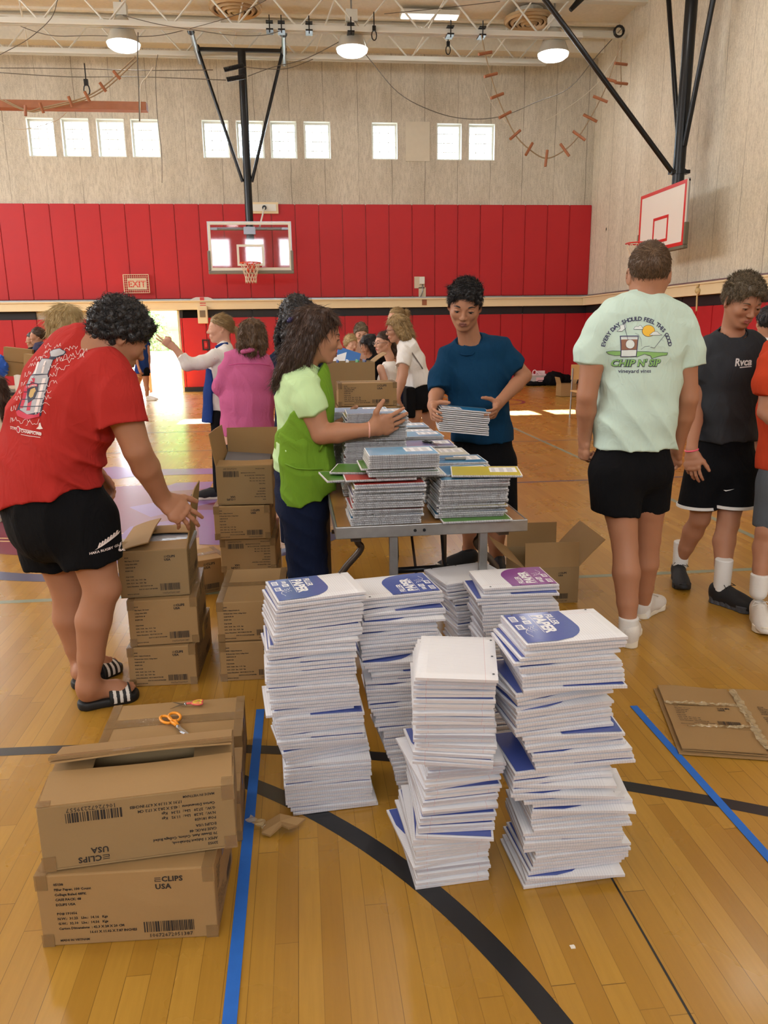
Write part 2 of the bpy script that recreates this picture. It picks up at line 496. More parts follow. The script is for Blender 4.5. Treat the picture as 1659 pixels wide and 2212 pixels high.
# wall pads, every one a slab of its own
def pad_mesh(w, h, t, m, name):
    bm = bmesh.new()
    bmesh.ops.create_cube(bm, size=1)
    bmesh.ops.scale(bm, vec=(w-0.006, t, h), verts=bm.verts)
    bmesh.ops.bevel(bm, geom=bm.edges[:], offset=0.012, segments=2, affect='EDGES')
    me = bpy.data.meshes.new(name); bm.to_mesh(me); bm.free()
    me.materials.append(m)
    me.polygons.foreach_set('use_smooth', [True]*len(me.polygons))
    try: me.set_sharp_from_angle(angle=radians(50))
    except Exception: pass
    return me
PW = 0.571
up_me = pad_mesh(PW, 2.17, 0.05, M_red, 'wall_pad'); low_me = pad_mesh(PW, 1.68, 0.05, M_red, 'wall_pad'); blk_me = pad_mesh(3*PW, 0.19, 0.05, M_black, 'wall_pad')
def pad(me, x, z, label, group, side='far', y=None):
    o = bpy.data.objects.new('wall_pad', me); C.objects.link(o)
    if side == 'far': o.location = (x, YF-0.026, z)
    else: o.location = (XR-0.026, y, z); o.rotation_euler = (0, 0, pi/2)
    tag(o, label, 'wall pad', group)
x = XR-PW/2
k = 0
while x > -9.2:
    xa, xb = x-PW/2, x+PW/2
    boxed = False
    pad(up_me, x, 3.335, 'tall red wall pad in the row above the cream ledge', 'upper red pads on the far wall')
    if not (xb > DX0-0.05 and xa < DX1+0.05): pad(low_me, x, 0.955, 'red wall pad of the lower row on the far wall', 'lower red pads on the far wall')
    elif x > DX1-0.3 and xb > DX1+0.08:
        w = xb-(DX1+0.06)
        me = pad_mesh(w, 1.68, 0.05, M_red, 'wall_pad'); pad(me, xb-w/2, 0.955, 'narrow red wall pad directly right of the open doorway', None)
    x -= PW; k += 1
x = XR-1.5*PW
while x > -9.0:
    if not (x+1.5*PW > DX0 and x-1.5*PW < DX1): pad(blk_me, x, 1.888, 'black wall pad strip under the cream ledge of the far wall', 'black strips on the far wall')
    x -= 3*PW
for xa, xb in ((DX1+0.06, -2.25),): 
    me = pad_mesh(xb-xa, 0.19, 0.05, M_black, 'wall_pad'); pad(me, (xa+xb)/2, 1.888, 'short black wall pad strip right above the doorway pad', None)
y = YF-0.35
while y > 8.5:
    pad(low_me, 0, 0.955, 'red wall pad on the right-hand side wall', 'red pads on the right wall', 'right', y)
    y -= PW
y = YF-0.92
while y > 9:
    pad(blk_me, 0, 1.888, 'black wall pad strip on the right-hand side wall', 'black strips on the right wall', 'right', y)
    y -= 3*PW
b = MB(); b.box((XR-0.06, 7.0, 0), (XR-0.01, 8.7, 2.0)); b.box((XR-0.09, 8.7, 0), (XR, 8.78, 2.0)); b.box((XR-0.09, 6.95, 0), (XR, 7.0, 2.0)); struct('door_3', b, plain('dark_door', srgb(44, 30, 30), 0.45))

# ------------------------------------------------------------ painted lines on the floor (parts of the floor)
def paint(name, col, r=0.35):
    return plain(name, col, r, 0, 0.5, 0.06, 20, Coat_Weight=0.15, Coat_Roughness=0.15)
LZ = [0.0006]
def flat(pts, m, name='court_line', z=None):
    LZ[0] += 0.00003
    b = MB(); b.add([(p[0], p[1], z or LZ[0]) for p in pts], [tuple(range(len(pts)))])
    return b.build(name, m, floor)
def strip(p0, p1, w, m, name='court_line'):
    p0, p1 = Vector(p0), Vector(p1); d = (p1-p0).normalized(); n_ = Vector((-d.y, d.x))*w/2
    return flat([p0-n_, p1-n_, p1+n_, p0+n_], m, name)
def arc(c, r, w, a0, a1, m, name='court_line', n=96, fill=False):
    LZ[0] += 0.00003
    b = MB(); vs = []; fs = []
    for k in range(n+1):
        a = radians(a0+(a1-a0)*k/n)
        for q in ((0 if fill else r-w/2), r+(0 if fill else w/2)): vs.append((c[0]+q*cos(a), c[1]+q*sin(a), LZ[0]))
    for k in range(n): fs.append((2*k, 2*k+1, 2*k+3, 2*k+2))
    b.add(vs, fs)
    return b.build(name, m, floor)
P_black = paint('paint_black', srgb(30, 31, 34)); P_teal = paint('paint_grey_green', srgb(128, 138, 116)); P_navy = paint('paint_navy', srgb(62, 72, 104))
P_wine = paint('paint_wine', srgb(120, 50, 70)); P_purple = paint('paint_purple', srgb(128, 90, 150)); P_grey = paint('paint_grey', srgb(96, 92, 92)); P_gold = paint('paint_pale', srgb(216, 178, 130))
arc((-1.29, -2.99), 5.6, 0.055, 0, 180, P_black, n=200)
arc((-1.52, 0.60), 2.135, 0.062, -60, 66, P_black, n=120)
strip((0.79, -3), (0.79, 2.3), 0.006, P_black)
strip((-13, 4.42), (7.4, 4.13), 0.05, P_teal)
strip((3.14, 4.2), (3.14, 19.0), 0.05, P_teal)
strip((-13, 7.16), (7.4, 7.04), 0.04, P_navy)
strip((-13, 11.75), (2.2, 11.68), 0.05, P_navy)
strip((-6, 9.79), (7.4, 9.68), 0.04, P_grey)
CCX, CCY = -1.25, 6.42
arc((CCX, CCY), 1.78, 0.14, -180, 180, P_navy, n=120)
arc((CCX-0.35, CCY-0.05), 1.2, 1, -180, 180, P_wine, n=120, fill=True)
arc((CCX-0.55, CCY+0.9), 1.75, 0.025, -120, -60, P_gold); arc((CCX-0.55, CCY+0.98), 1.75, 0.025, -120, -60, P_gold)
for pts in (((-2.1, 8.75), (-1.6, 8.3), (-1.9, 7.95), (-2.6, 8.4)), ((-1.26, 7.65), (-0.9, 7.65), (-0.9, 7.3), (-1.45, 7.2)), ((-1.5, 6.6), (-0.9, 7.1), (-0.62, 6.85), (-1.25, 6.2)),
            ((-1.75, 8.5), (-0.4, 8.35), (-0.4, 8.05), (-1.7, 8.1)), ((-0.9, 6.4), (-0.35, 6.3), (-0.35, 5.2), (-0.75, 5.3)), ((-1.35, 5.9), (-1.0, 6.1), (-1.15, 4.9), (-1.4, 4.95))):
    flat(pts, P_purple)
arc((3.75, 15.2), 0.72, 0.07, -90, 90, P_wine); arc((3.75, 15.2), 1.78, 0.05, -60, 60, P_wine) if False else None
# blue painter's tape stuck on the floor
M_tape = plain('blue_masking_tape', srgb(40, 104, 196), 0.6, 0, 0.3, 0.08, 30, 0.1, 200)
b = MB(); b.box((-0.222, 0.9, 0.0022), (-0.19, 2.80, 0.0030)); tag(b.build('floor_tape', M_tape), 'blue tape strip on the floor right of the taped cartons', 'tape')
b = MB(); b.box((1.243, 0.9, 0.0022), (1.272, 2.63, 0.0030)); tag(b.build('floor_tape', M_tape), 'blue tape strip on the floor left of the flattened carton', 'tape')

# ------------------------------------------------------------ outside the door
b = MB(); b.box((-30, YF+WT, -0.25), (30, 60, -0.03)); struct('trim_6', b, plain('pale_paving', srgb(210, 206, 198), 0.8, 0, 0.3, 0.08, 3))
def block_mat():
    t = NT('split_face_block')
    br = t.n('ShaderNodeTexBrick'); t.l(t.coords('Object', (1, 1, 1), (radians(90), 0, 0)), br.inputs['Vector'])
    br.inputs['Scale'].default_value = 1.0; br.inputs['Brick Width'].default_value = 0.45; br.inputs['Row Height'].default_value = 0.2; br.inputs['Mortar Size'].default_value = 0.008
    br.inputs['Color1'].default_value = srgb(214, 206, 194); br.inputs['Color2'].default_value = srgb(226, 220, 210); br.inputs['Mortar'].default_value = srgb(150, 142, 130)
    return t.bsdf(br.outputs['Color'], 0.9, 0, 0.2, t.noise(t.coords(), 18, 4), 0.5, 0.03)
b = MB(); b.box((-12, 22.6, -0.1), (4, 22.95, 0.82)); b.box((-12, 22.55, 0.82), (4, 23.0, 0.93)); tag(b.build('retaining_wall', block_mat()), 'pale split-face block retaining wall outside the open door', 'wall', kind='structure')
# ------------------------------------------------------------ outside: green container, bushes
b = MB(); b.box((-5.2, 26, -0.03), (-3.15, 28, 3.2))
for k in range(5): b.box((-5.22, 25.97, 0.3+0.62*k), (-3.13, 26.0, 0.33+0.62*k))
tag(b.build('storage_container', plain('bright_green_paint', srgb(72, 128, 52), 0.6)), 'bright green container standing outside beyond the block wall', 'container')
def bush(name, c, r, h, n, cols, label, seed, leaf=0.09):
    rnd = random.Random(seed)
    root = thing(name, label, 'bush', (c[0], c[1], c[2]))
    b = MB()
    for i in range(n):
        a = rnd.uniform(0, 2*pi); q = rnd.random()**0.5; z = rnd.random()
        rr = r*q*sqrt(max(0.05, 1-(2*z-1)**2*0.8))
        p = Vector((rr*cos(a), rr*sin(a), 0.12*h+z*h*0.9))
        d = Vector((rnd.gauss(0, 1), rnd.gauss(0, 1), rnd.gauss(0, 1))).normalized(); e = d.orthogonal().normalized(); L = leaf*rnd.uniform(0.6, 1.3)
        b.add([p-d*L, p+e*L*0.45, p+d*L, p-e*L*0.45], [(0, 1, 2, 3)])
    b.build('foliage', cols, root)
    s = MB()
    for i in range(7):
        a = rnd.uniform(0, 2*pi)
        s.tube([(0, 0, 0), (0.3*r*cos(a), 0.3*r*sin(a), h*0.45), (0.7*r*cos(a), 0.7*r*sin(a), h*0.85)], [0.02, 0.014, 0.006], 5)
    s.build('stem', plain('bark', srgb(96, 78, 58), 0.9), root)
    return root
bush('leafy_bush', (-4.35, 24.3, 0.0), 0.6, 2.0, 1000, plain('sunlit_leaf', srgb(84, 104, 50), 0.6, vary=0.3, nscale=6), 'yellow-green leafy bush behind the pale block wall outside', 3, 0.08)
bush('evergreen_tree', (-5.4, 30.5, 0), 1.5, 4.6, 2200, plain('dark_leaf', srgb(26, 62, 52), 0.7, vary=0.3, nscale=4), 'dark evergreen tree far outside left of the green container', 4, 0.13)

# ------------------------------------------------------------ roof trusses
def truss(y, xa, xb, zb, label, seed):
    t = thing('roof_truss', label, 'roof truss', (0, y, 0), group=None)
    b = MB(); b.box((xa, -0.09, zb), (xb, -0.012, zb+0.035)); b.box((xa, 0.012, zb), (xb, 0.09, zb+0.035)); b.box((xa, -0.05, zb), (xb, -0.035, zb+0.11)); b.box((xa, 0.035, zb), (xb, 0.05, zb+0.11))
    b.build('bottom_chord', M_white, t)
    b = MB(); b.box((xa, -0.09, ZC-0.14), (XR, 0.09, ZC-0.09)); b.build('top_chord', M_white, t)
    b = MB(); x = xa; k = 0
    while x < xb-0.3:
        x2 = min(x+0.62, xb)
        za, zc = (zb+0.05, ZC-0.1) if k % 2 == 0 else (ZC-0.1, zb+0.05)
        b.tube([(x, 0, za), (x2, 0, zc)], 0.02, 6)
        x = x2; k += 1
    b.build('web', M_white, t)
    return t
truss(18.9, -13.4, 5.9, 7.30, 'white steel roof truss nearest the far wall', 1)
truss(17.2, -13.4, 6.1, 7.28, 'white steel roof truss carrying the centre hoop, one bay nearer than the far one', 2)
# bridging rods between the trusses
for xa in (-5.6, -3.6, -1.3, 0.5, 2.7, 4.5):
    b = MB(); b.tube([(xa, 17.2, 7.42), (xa+0.55, 18.9, 7.9)], 0.018, 6); b.tube([(xa+0.5, 17.2, 7.92), (xa+0.1, 18.9, 7.42)], 0.018, 6)
    tag(b.build('bridging_rod', M_white), 'thin white cross rods between the roof trusses', 'rod', 'cross rods between the trusses')
b = MB(); b.obox((6.60, 17.75, 7.55), (0.80, 0.35, 0.1), (-0.01, 0.035, 0), (0, 0, 0.05)); tag(b.build('steel_strut', M_white), 'slanting white steel strut beside the right-hand wall near the ceiling', 'strut')
# ------------------------------------------------------------ lamps
M_lens = emit('lit_lens', (1, 0.98, 0.93, 1), 6.0)
M_refl = plain('ribbed_reflector', srgb(200, 198, 188), 0.25, 0.3, 0.6)
def lamp0():
    t = thing('high_bay_lamp', 'round lit high bay lamp', 'ceiling lamp', (0, 0, 0))
    b = MB(); b.lathe([(0.05, 0.50), (0.12, 0.47), (0.19, 0.36), (0.27, 0.16), (0.33, 0.02), (0.335, 0.0), (0.32, 0.0), (0.26, 0.15), (0.18, 0.35), (0.1, 0.45)], n=28); b.build('reflector', M_refl, t, 'auto')
    b = MB(); b.lathe([(0.325, 0.012), (0.31, -0.05), (0.24, -0.10), (0.12, -0.125), (0.0, -0.13)], n=28); b.build('lens', M_lens, t, True)
    b = MB(); b.cbox((0, 0, 0.6), (0.24, 0.2, 0.22)); b.build('ballast_box', M_white, t)
    b = MB(); b.tube([(0, 0, 0.7), (0, 0, 1.02)], 0.018, 8); b.build('hanger', M_steel, t)
    return t
L0 = lamp0()
first = True
for j, y in enumerate((17.5, 12.6, 7.7, 2.8, -2.1, -7.0)):
    for i, x in enumerate((-3.25, 1.33, 5.6, -7.7, -12.0)):
        o = L0 if first else copy_tree(L0)
        first = False
        o.location = (x, y, 7.08)
        if j == 0 and i < 3: o['label'] = ['round lit ceiling lamp above the wooden beam, leftmost of the three', 'round lit ceiling lamp right of the centre hoop, middle of the three', 'round lit ceiling lamp near the right wall'][i]
        else:
            o['label'] = 'round lit ceiling lamp overhead in the nearer bays'; o['group'] = 'ceiling lamps over the nearer floor'
        la = light('lamp_light', 'AREA', (x, y, 6.93), (0, 0, 0), 17, (1, 0.97, 0.93), 0.6, shape='DISK')
# round air diffusers
M_tan = plain('tan_paint', srgb(196, 168, 130), 0.45, 0.2)
def diffuser(x, y, z, label):
    b = MB()
    for k, r in enumerate((0.52, 0.40, 0.29, 0.18)):
        b.lathe([(r, -0.02*k), (r-0.035, -0.055-0.02*k), (r-0.075, -0.03-0.02*k), (r-0.05, -0.01-0.02*k), (r, -0.02*k)], n=32)
    b.lathe([(0.09, -0.06), (0.06, -0.10), (0.0, -0.11)], n=24)
    b.lathe([(0.54, 0.04), (0.54, -0.01), (0.50, -0.01)], n=32)
    t = thing('air_diffuser', label, 'vent', (x, y, z))
    b.build('ring_vanes', M_tan, t, 'auto')
    b = MB(); b.lathe([(0.0, 0.0), (0.5, 0.0)], n=32); b.build('backing', plain('dark_throat', srgb(120, 96, 70), 0.8), t)
    b = MB(); b.lathe([(0.3, 0.1), (0.3, 0.2)], n=24); b.build('duct_collar', M_white, t)
diffuser(-1.02, 17.8, 7.88, 'round tan ceiling diffuser above the centre hoop')
diffuser(5.2, 18.0, 7.88, 'round tan ceiling diffuser close to the right-hand wall')
p = aty(928, 8, 18.1)
b = MB(); b.cbox((p.x, p.y, 7.98), (1.25, 0.3, 0.09)); o = tag(b.build('strip_lamp', M_white), 'pale rectangular strip lamp at the ceiling between the diffusers', 'ceiling lamp')
b = MB(); b.cbox((p.x, p.y, 7.93), (1.2, 0.24, 0.02)); b.build('lens', M_lens, o)
p = aty(1245, 8, 17.0)
b = MB(); b.tube([p-Vector((0.12, 0, 0.12)), p+Vector((0.12, 0, 0.12))], [0.045, 0.07], 12); b.tube([p, p+Vector((0, 0, 0.5))], 0.012, 6); tag(b.build('black_fixture', M_blackmetal), 'small black spotlight at the top edge near the right wall', 'fixture')  # loudspeaker-like black fixture, gives no light

# ------------------------------------------------------------ centre hoop
HX, HY = -1.0, 18.4
M_rim = plain('orange_rim', srgb(214, 70, 36), 0.4, 0.2)
M_net = plain('net_cord', srgb(226, 212, 190), 0.8)
def net_mesh(c, r0=0.225, r1=0.12, h=0.42, n=12, lev=6, rad=0.006):
    b = MB()
    for s_ in (1, -1):
        for k in range(n):
            pts = []
            for j in range(lev*2+1):
                t = j/(lev*2)
                r = r0+(r1-r0)*min(1, t*1.35)**0.8
                a = 2*pi*(k+s_*t*2.5)/n
                pts.append((c[0]+r*cos(a), c[1]+r*sin(a), c[2]-h*t))
            b.tube(pts, rad, 5)
    return b
def ring(b, c, R, r, n=32, m=8, start=0.0, end=2*pi):
    b.tube([(c[0]+R*cos(start+(end-start)*k/n), c[1]+R*sin(start+(end-start)*k/n), c[2]) for k in range(n+1)], r, m)
hp = thing('basketball_hoop', 'centre basketball hoop with glass backboard hanging on a black mast before the red wall pads', 'basketball hoop', (HX, HY, 0))
def W(n_, b, m, smooth=False, par=None, **k): return b.build(n_, m, par or hp, smooth, world=(par is None), **k)
zt = 7.34
b = MB(); b.tube([(HX+0.02, HY+0.12, zt), (HX, HY+0.12, 2.98)], 0.088, 20); W('mast', b, M_blackmetal, 'auto')
b = MB(); b.cbox((HX, HY+0.12, zt), (1.92, 0.07, 0.07)); W('top_bar', b, M_blackmetal)
for s_ in (-1, 1):
    b = MB(); b.tube([(HX+s_*0.90, HY+0.12, zt), (HX+s_*0.10, HY+0.12, 4.7)], 0.036, 12); W('brace', b, M_blackmetal, 'auto')
    b = MB(); b.tube([(HX+s_*0.94, HY-0.75, zt+0.12), (HX+s_*0.92, HY+0.55, zt-0.12)], 0.05, 12); W('hanger_pipe', b, M_steel, 'auto')
    b = MB(); b.tube([(HX+s_*0.94, HY-0.80, zt+0.14), (HX+s_*0.94, HY-0.62, zt+0.08)], 0.075, 12); b.tube([(HX+s_*0.92, HY+0.05, zt+0.02), (HX+s_*0.92, HY+0.18, zt-0.02)], 0.07, 12); b.cbox((HX+s_*0.94, HY-0.72, zt+0.14), (0.28, 0.1, 0.05)); W('clamp', b, M_blackmetal, 'auto')
BW, BZ0, BZ1 = 0.915, 2.80, 3.83
b = MB(); b.box((HX-BW, HY-0.02, BZ0), (HX+BW, HY, BZ0+0.06)); b.box((HX-BW, HY-0.02, BZ1-0.05), (HX+BW, HY, BZ1)); b.box((HX-BW, HY-0.02, BZ0+0.06), (HX-BW+0.05, HY, BZ1-0.05)); b.box((HX+BW-0.05, HY-0.02, BZ0+0.06), (HX+BW, HY, BZ1-0.05))
bd = W('backboard_frame', b, plain('white_border', srgb(226, 224, 210), 0.4))
b = MB(); b.box((HX-BW-0.02, HY-0.02, BZ1), (HX+BW+0.02, HY+0.05, BZ1+0.02)); b.box((HX-BW-0.02, HY, BZ0), (HX-BW, HY+0.05, BZ1)); b.box((HX+BW, HY, BZ0), (HX+BW+0.02, HY+0.05, BZ1)); W('outer_frame', b, M_steel)
g = NT('backboard_glass')
tr = g.n('ShaderNodeBsdfTransparent'); gl = g.n('ShaderNodeBsdfGlossy'); mx = g.n('ShaderNodeMixShader')
tr.inputs[0].default_value = (0.90, 0.90, 0.92, 1); gl.inputs['Roughness'].default_value = 0.03; mx.inputs[0].default_value = 0.035
g.l(tr.outputs[0], mx.inputs[1]); g.l(gl.outputs[0], mx.inputs[2]); g.l(mx.outputs[0], g.out.inputs[0])
b = MB(); b.box((HX-BW+0.05, HY-0.012, BZ0+0.06), (HX+BW-0.05, HY-0.004, BZ1-0.05)); W('glass_pane', b, g.m)
b = MB(); q = 0.305; z0, z1 = 2.90, 3.36; w = 0.05
b.box((HX-q, HY-0.022, z0), (HX-q+w, HY-0.014, z1)); b.box((HX+q-w, HY-0.022, z0), (HX+q, HY-0.014, z1)); b.box((HX-q+w, HY-0.022, z1-w), (HX+q-w, HY-0.014, z1)); b.box((HX-q+w, HY-0.022, z0), (HX+q-w, HY-0.014, z0+w)); W('target_square', b, plain('white_border', srgb(226, 224, 210)))
b = MB()
def pad_u(b, x0, x1, z0, zs, t, y0, y1):
    b.box((x0, y0, z0), (x1, y1, z0+t)); b.box((x0, y0, z0+t), (x0+t*0.85, y1, zs)); b.box((x1-t*0.85, y0, z0+t), (x1, y1, zs))
pad_u(b, HX-BW-0.045, HX+BW+0.045, BZ0-0.075, 3.23, 0.075, HY-0.035, HY+0.05)
W('edge_padding', b, plain('grey_padding', srgb(126, 122, 116), 0.7), bevel=0.015)
b = MB(); b.tube([(HX-0.80, HY+0.07, 3.70), (HX+0.80, HY+0.07, 3.70)], 0.035, 10); b.cbox((HX, HY+0.05, 3.66), (0.26, 0.1, 0.16)); b.cbox((HX-0.8, HY+0.03, 3.70), (0.16, 0.05, 0.05)); b.cbox((HX+0.8, HY+0.03, 3.70), (0.16, 0.05, 0.05)); W('mount_bar', b, M_steel, 'auto')
rz = 2.93; ry = HY-0.40
b = MB(); ring(b, (HX, ry, rz), 0.228, 0.012); b.box((HX-0.09, HY-0.19, rz-0.17), (HX+0.09, HY-0.03, rz+0.0)); b.obox((HX-0.06, HY-0.17, rz-0.09), (0.012, 0, 0), (0, 0.1, -0.02), (0, 0.03, 0.09)); b.obox((HX+0.06, HY-0.17, rz-0.09), (0.012, 0, 0), (0, 0.1, -0.02), (0, 0.03, 0.09)); W('rim', b, M_rim, 'auto')
W('net', net_mesh((HX, ry, rz-0.01)), M_net, True)
# wall box behind the mast, its mouth and rod
b = MB(); x0 = -1.02; b.box((x0, YF-0.10, 4.20), (x0+0.66, YF-0.055, 4.455)); o = tag(b.build('wall_box', M_cream), 'beige wall box behind the mast above the glass backboard', 'box')
b = MB(); b.box((x0+0.03, YF-0.112, 4.25), (x0+0.61, YF-0.1, 4.41)); b.build('cover_plate', M_white, o)
b = MB(); b.lathe([(0, 0), (0.05, 0), (0.055, 0.03)], (x0+0.33, YF-0.145, 4.33), 16, 'y'); b.build('opening', M_blackmetal, o)
b = MB(); b.tube([(x0+0.33, YF-0.12, 4.33), (x0+0.24, YF-1.2, 3.75)], 0.02, 8); b.build('rod', M_white, o)

# ------------------------------------------------------------ right hoop, mounted from the side wall
RX = 6.63
M_brd = plain('white_board', srgb(238, 232, 224), 0.25, 0, 0.5, 0.02, 3)
M_brdred = plain('red_board_paint', srgb(206, 44, 40), 0.3)
hr = thing('basketball_hoop', 'white backboard with red border on a black mast by the right-hand wall', 'basketball hoop', (RX, 14.1, 0))
def WR(n_, b, m, smooth=False, par=None, **k): return b.build(n_, m, par or hr, smooth, world=(par is None), **k)
y0, y1, z0, z1 = 13.2, 15.0, 2.80, 3.86
b = MB(); b.box((RX, y0, z0), (RX+0.03, y1, z1)); WR('backboard', b, M_brd)
b = MB(); t_ = 0.06
b.box((RX-0.004, y0, z0), (RX-0.0005, y1, z0+t_)); b.box((RX-0.004, y0, z1-t_), (RX-0.0005, y1, z1)); b.box((RX-0.004, y0, z0+t_), (RX-0.0005, y0+t_, z1-t_)); b.box((RX-0.004, y1-t_, z0+t_), (RX-0.0005, y1, z1-t_)); WR('red_border', b, M_brdred)
b = MB(); ym = 14.1; b.box((RX-0.004, ym-0.3, 2.93), (RX-0.0005, ym+0.3, 2.98)); b.box((RX-0.004, ym-0.3, 3.33), (RX-0.0005, ym+0.3, 3.38)); b.box((RX-0.004, ym-0.3, 2.98), (RX-0.0005, ym-0.25, 3.33)); b.box((RX-0.004, ym+0.25, 2.98), (RX-0.0005, ym+0.3, 3.33)); WR('target_square', b, M_brdred)
b = MB(); b.box((RX-0.01, y0-0.05, z0-0.06), (RX+0.07, y1+0.05, z0+0.0)); b.box((RX-0.01, y0-0.05, z0), (RX+0.07, y0, 3.17)); b.box((RX-0.01, y1, z0), (RX+0.07, y1+0.05, 3.17)); WR('edge_padding', b, plain('olive_padding', srgb(104, 98, 80), 0.7), bevel=0.015)
b = MB(); b.box((RX+0.03, y0, z0), (RX+0.06, y0+0.03, z1+0.02)); b.box((RX+0.03, y1-0.03, z0), (RX+0.06, y1, z1)); b.box((RX+0.03, y0, z1-0.03), (RX+0.06, y1, z1)); WR('steel_frame', b, M_steel)
b = MB(); ring(b, (RX-0.39, ym, 2.92), 0.228, 0.012); b.box((RX-0.18, ym-0.09, 2.80), (RX-0.004, ym+0.09, 2.93)); WR('rim', b, plain('red_rim', srgb(206, 40, 34), 0.4, 0.2), 'auto')
WR('net', net_mesh((RX-0.39, ym, 2.91)), M_net, True)
mx_ = 6.93
b = MB(); b.tube([(mx_-0.03, ym, 3.2), (mx_, ym, 8.05)], 0.105, 22); b.box((RX+0.03, ym-0.12, 3.2), (mx_, ym+0.12, 3.45)); WR('mast', b, M_blackmetal, 'auto')
for s_ in (-1, 1):
    b = MB(); b.tube([(mx_, ym+s_*1.0, 8.0), (mx_, ym+s_*1.0, 7.5), (mx_, ym+s_*0.1, 4.55)], 0.045, 12); WR('brace', b, M_blackmetal, 'auto')
pa = aty(1452, 372, ym); pb = aty(1178, 0, ym)
pb = pa+(pb-pa)*1.35
b = MB(); b.tube([pa, pb], 0.045, 12); WR('fore_brace', b, M_blackmetal, 'auto')
b = MB(); b.cbox((pa.x+0.13, ym, pa.z), (0.34, 0.16, 0.06)); b.tube([(mx_-0.02, ym, pa.z-0.04), (mx_-0.02, ym, pa.z+0.04)], 0.125, 20); WR('brace_clamp', b, M_blackmetal, 'auto')

# ------------------------------------------------------------ ropes, cables, wooden beam
M_rope = plain('rope', srgb(150, 130, 104), 0.9); M_wood = plain('varnished_wood', srgb(150, 92, 58), 0.5, vary=0.2, nscale=12); M_cable = plain('cable', srgb(96, 90, 82), 0.6); M_cord = plain('pale_cord', srgb(214, 206, 190), 0.8)
def smooth_pts(pts, k=4):
    out = []
    for i in range(len(pts)-1):
        p0 = pts[max(i-1, 0)]; p1 = pts[i]; p2 = pts[i+1]; p3 = pts[min(i+2, len(pts)-1)]
        for j in range(k):
            t = j/k
            out.append(0.5*((2*p1)+(p2-p0)*t+(2*p0-5*p1+4*p2-p3)*t*t+(3*p1-p0-3*p2+p3)*t**3))
    return out+[pts[-1]]
def rope_ladder(pix, Y, label, group=None, rung_len=0.28, rungs=None, double=False):
    P = [aty(x, y, Y) for x, y in pix]
    t = thing('rope_ladder', label, 'rope ladder', P[0])
    b = MB(); b.tube(smooth_pts(P, 5), 0.011, 6)
    if double: b.tube([p+Vector((0, 0.25, 0.05)) for p in smooth_pts(P, 5)], 0.011, 6)
    b.build('rope', M_rope, t, True, world=True)
    for i in rungs or range(1, len(P)-1):
        d = (P[min(i+1, len(P)-1)]-P[i-1]).normalized()
        s_ = Vector((-d.z, 0.35, d.x)).normalized()
        if rungs is None and P[i].z == min(p.z for p in P): s_ = Vector((0.1, 0, 1)).normalized()
        r = MB(); r.tube([P[i]-s_*rung_len/2, P[i]+s_*rung_len/2], 0.026, 8); r.build('rung', M_wood, t, 'auto', world=True)
    return t
rope_ladder([(1040, 75), (1048, 115), (1060, 162), (1074, 207), (1091, 248), (1113, 291), (1143, 322), (1180, 342), (1220, 324), (1251, 293), (1275, 255), (1297, 214), (1315, 172), (1342, 92)], 14.6, 'looped climbing rope with wooden rungs hanging near the right wall')
rope_ladder([(1344, 88), (1341, 138), (1342, 180), (1340, 188)], 14.6, 'short hanging rope with two wooden pegs beside the right wall', rungs=[1, 2])
rope_ladder([(293, 122), (252, 162), (222, 188), (188, 208), (152, 219), (90, 233), (55, 239), (0, 214)], 14.6, 'climbing rope with small rungs sagging over the wooden beam at left', rung_len=0.16, double=True)
a, b_ = aty(-60, 226, 15.0), aty(318, 232, 15.0)
b = MB(); b.box((a.x, 14.9, a.z-0.065), (b_.x, 15.1, a.z+0.065)); o = tag(b.build('climbing_beam', M_wood, bevel=0.006), 'long wooden beam hanging high above the left windows', 'beam')
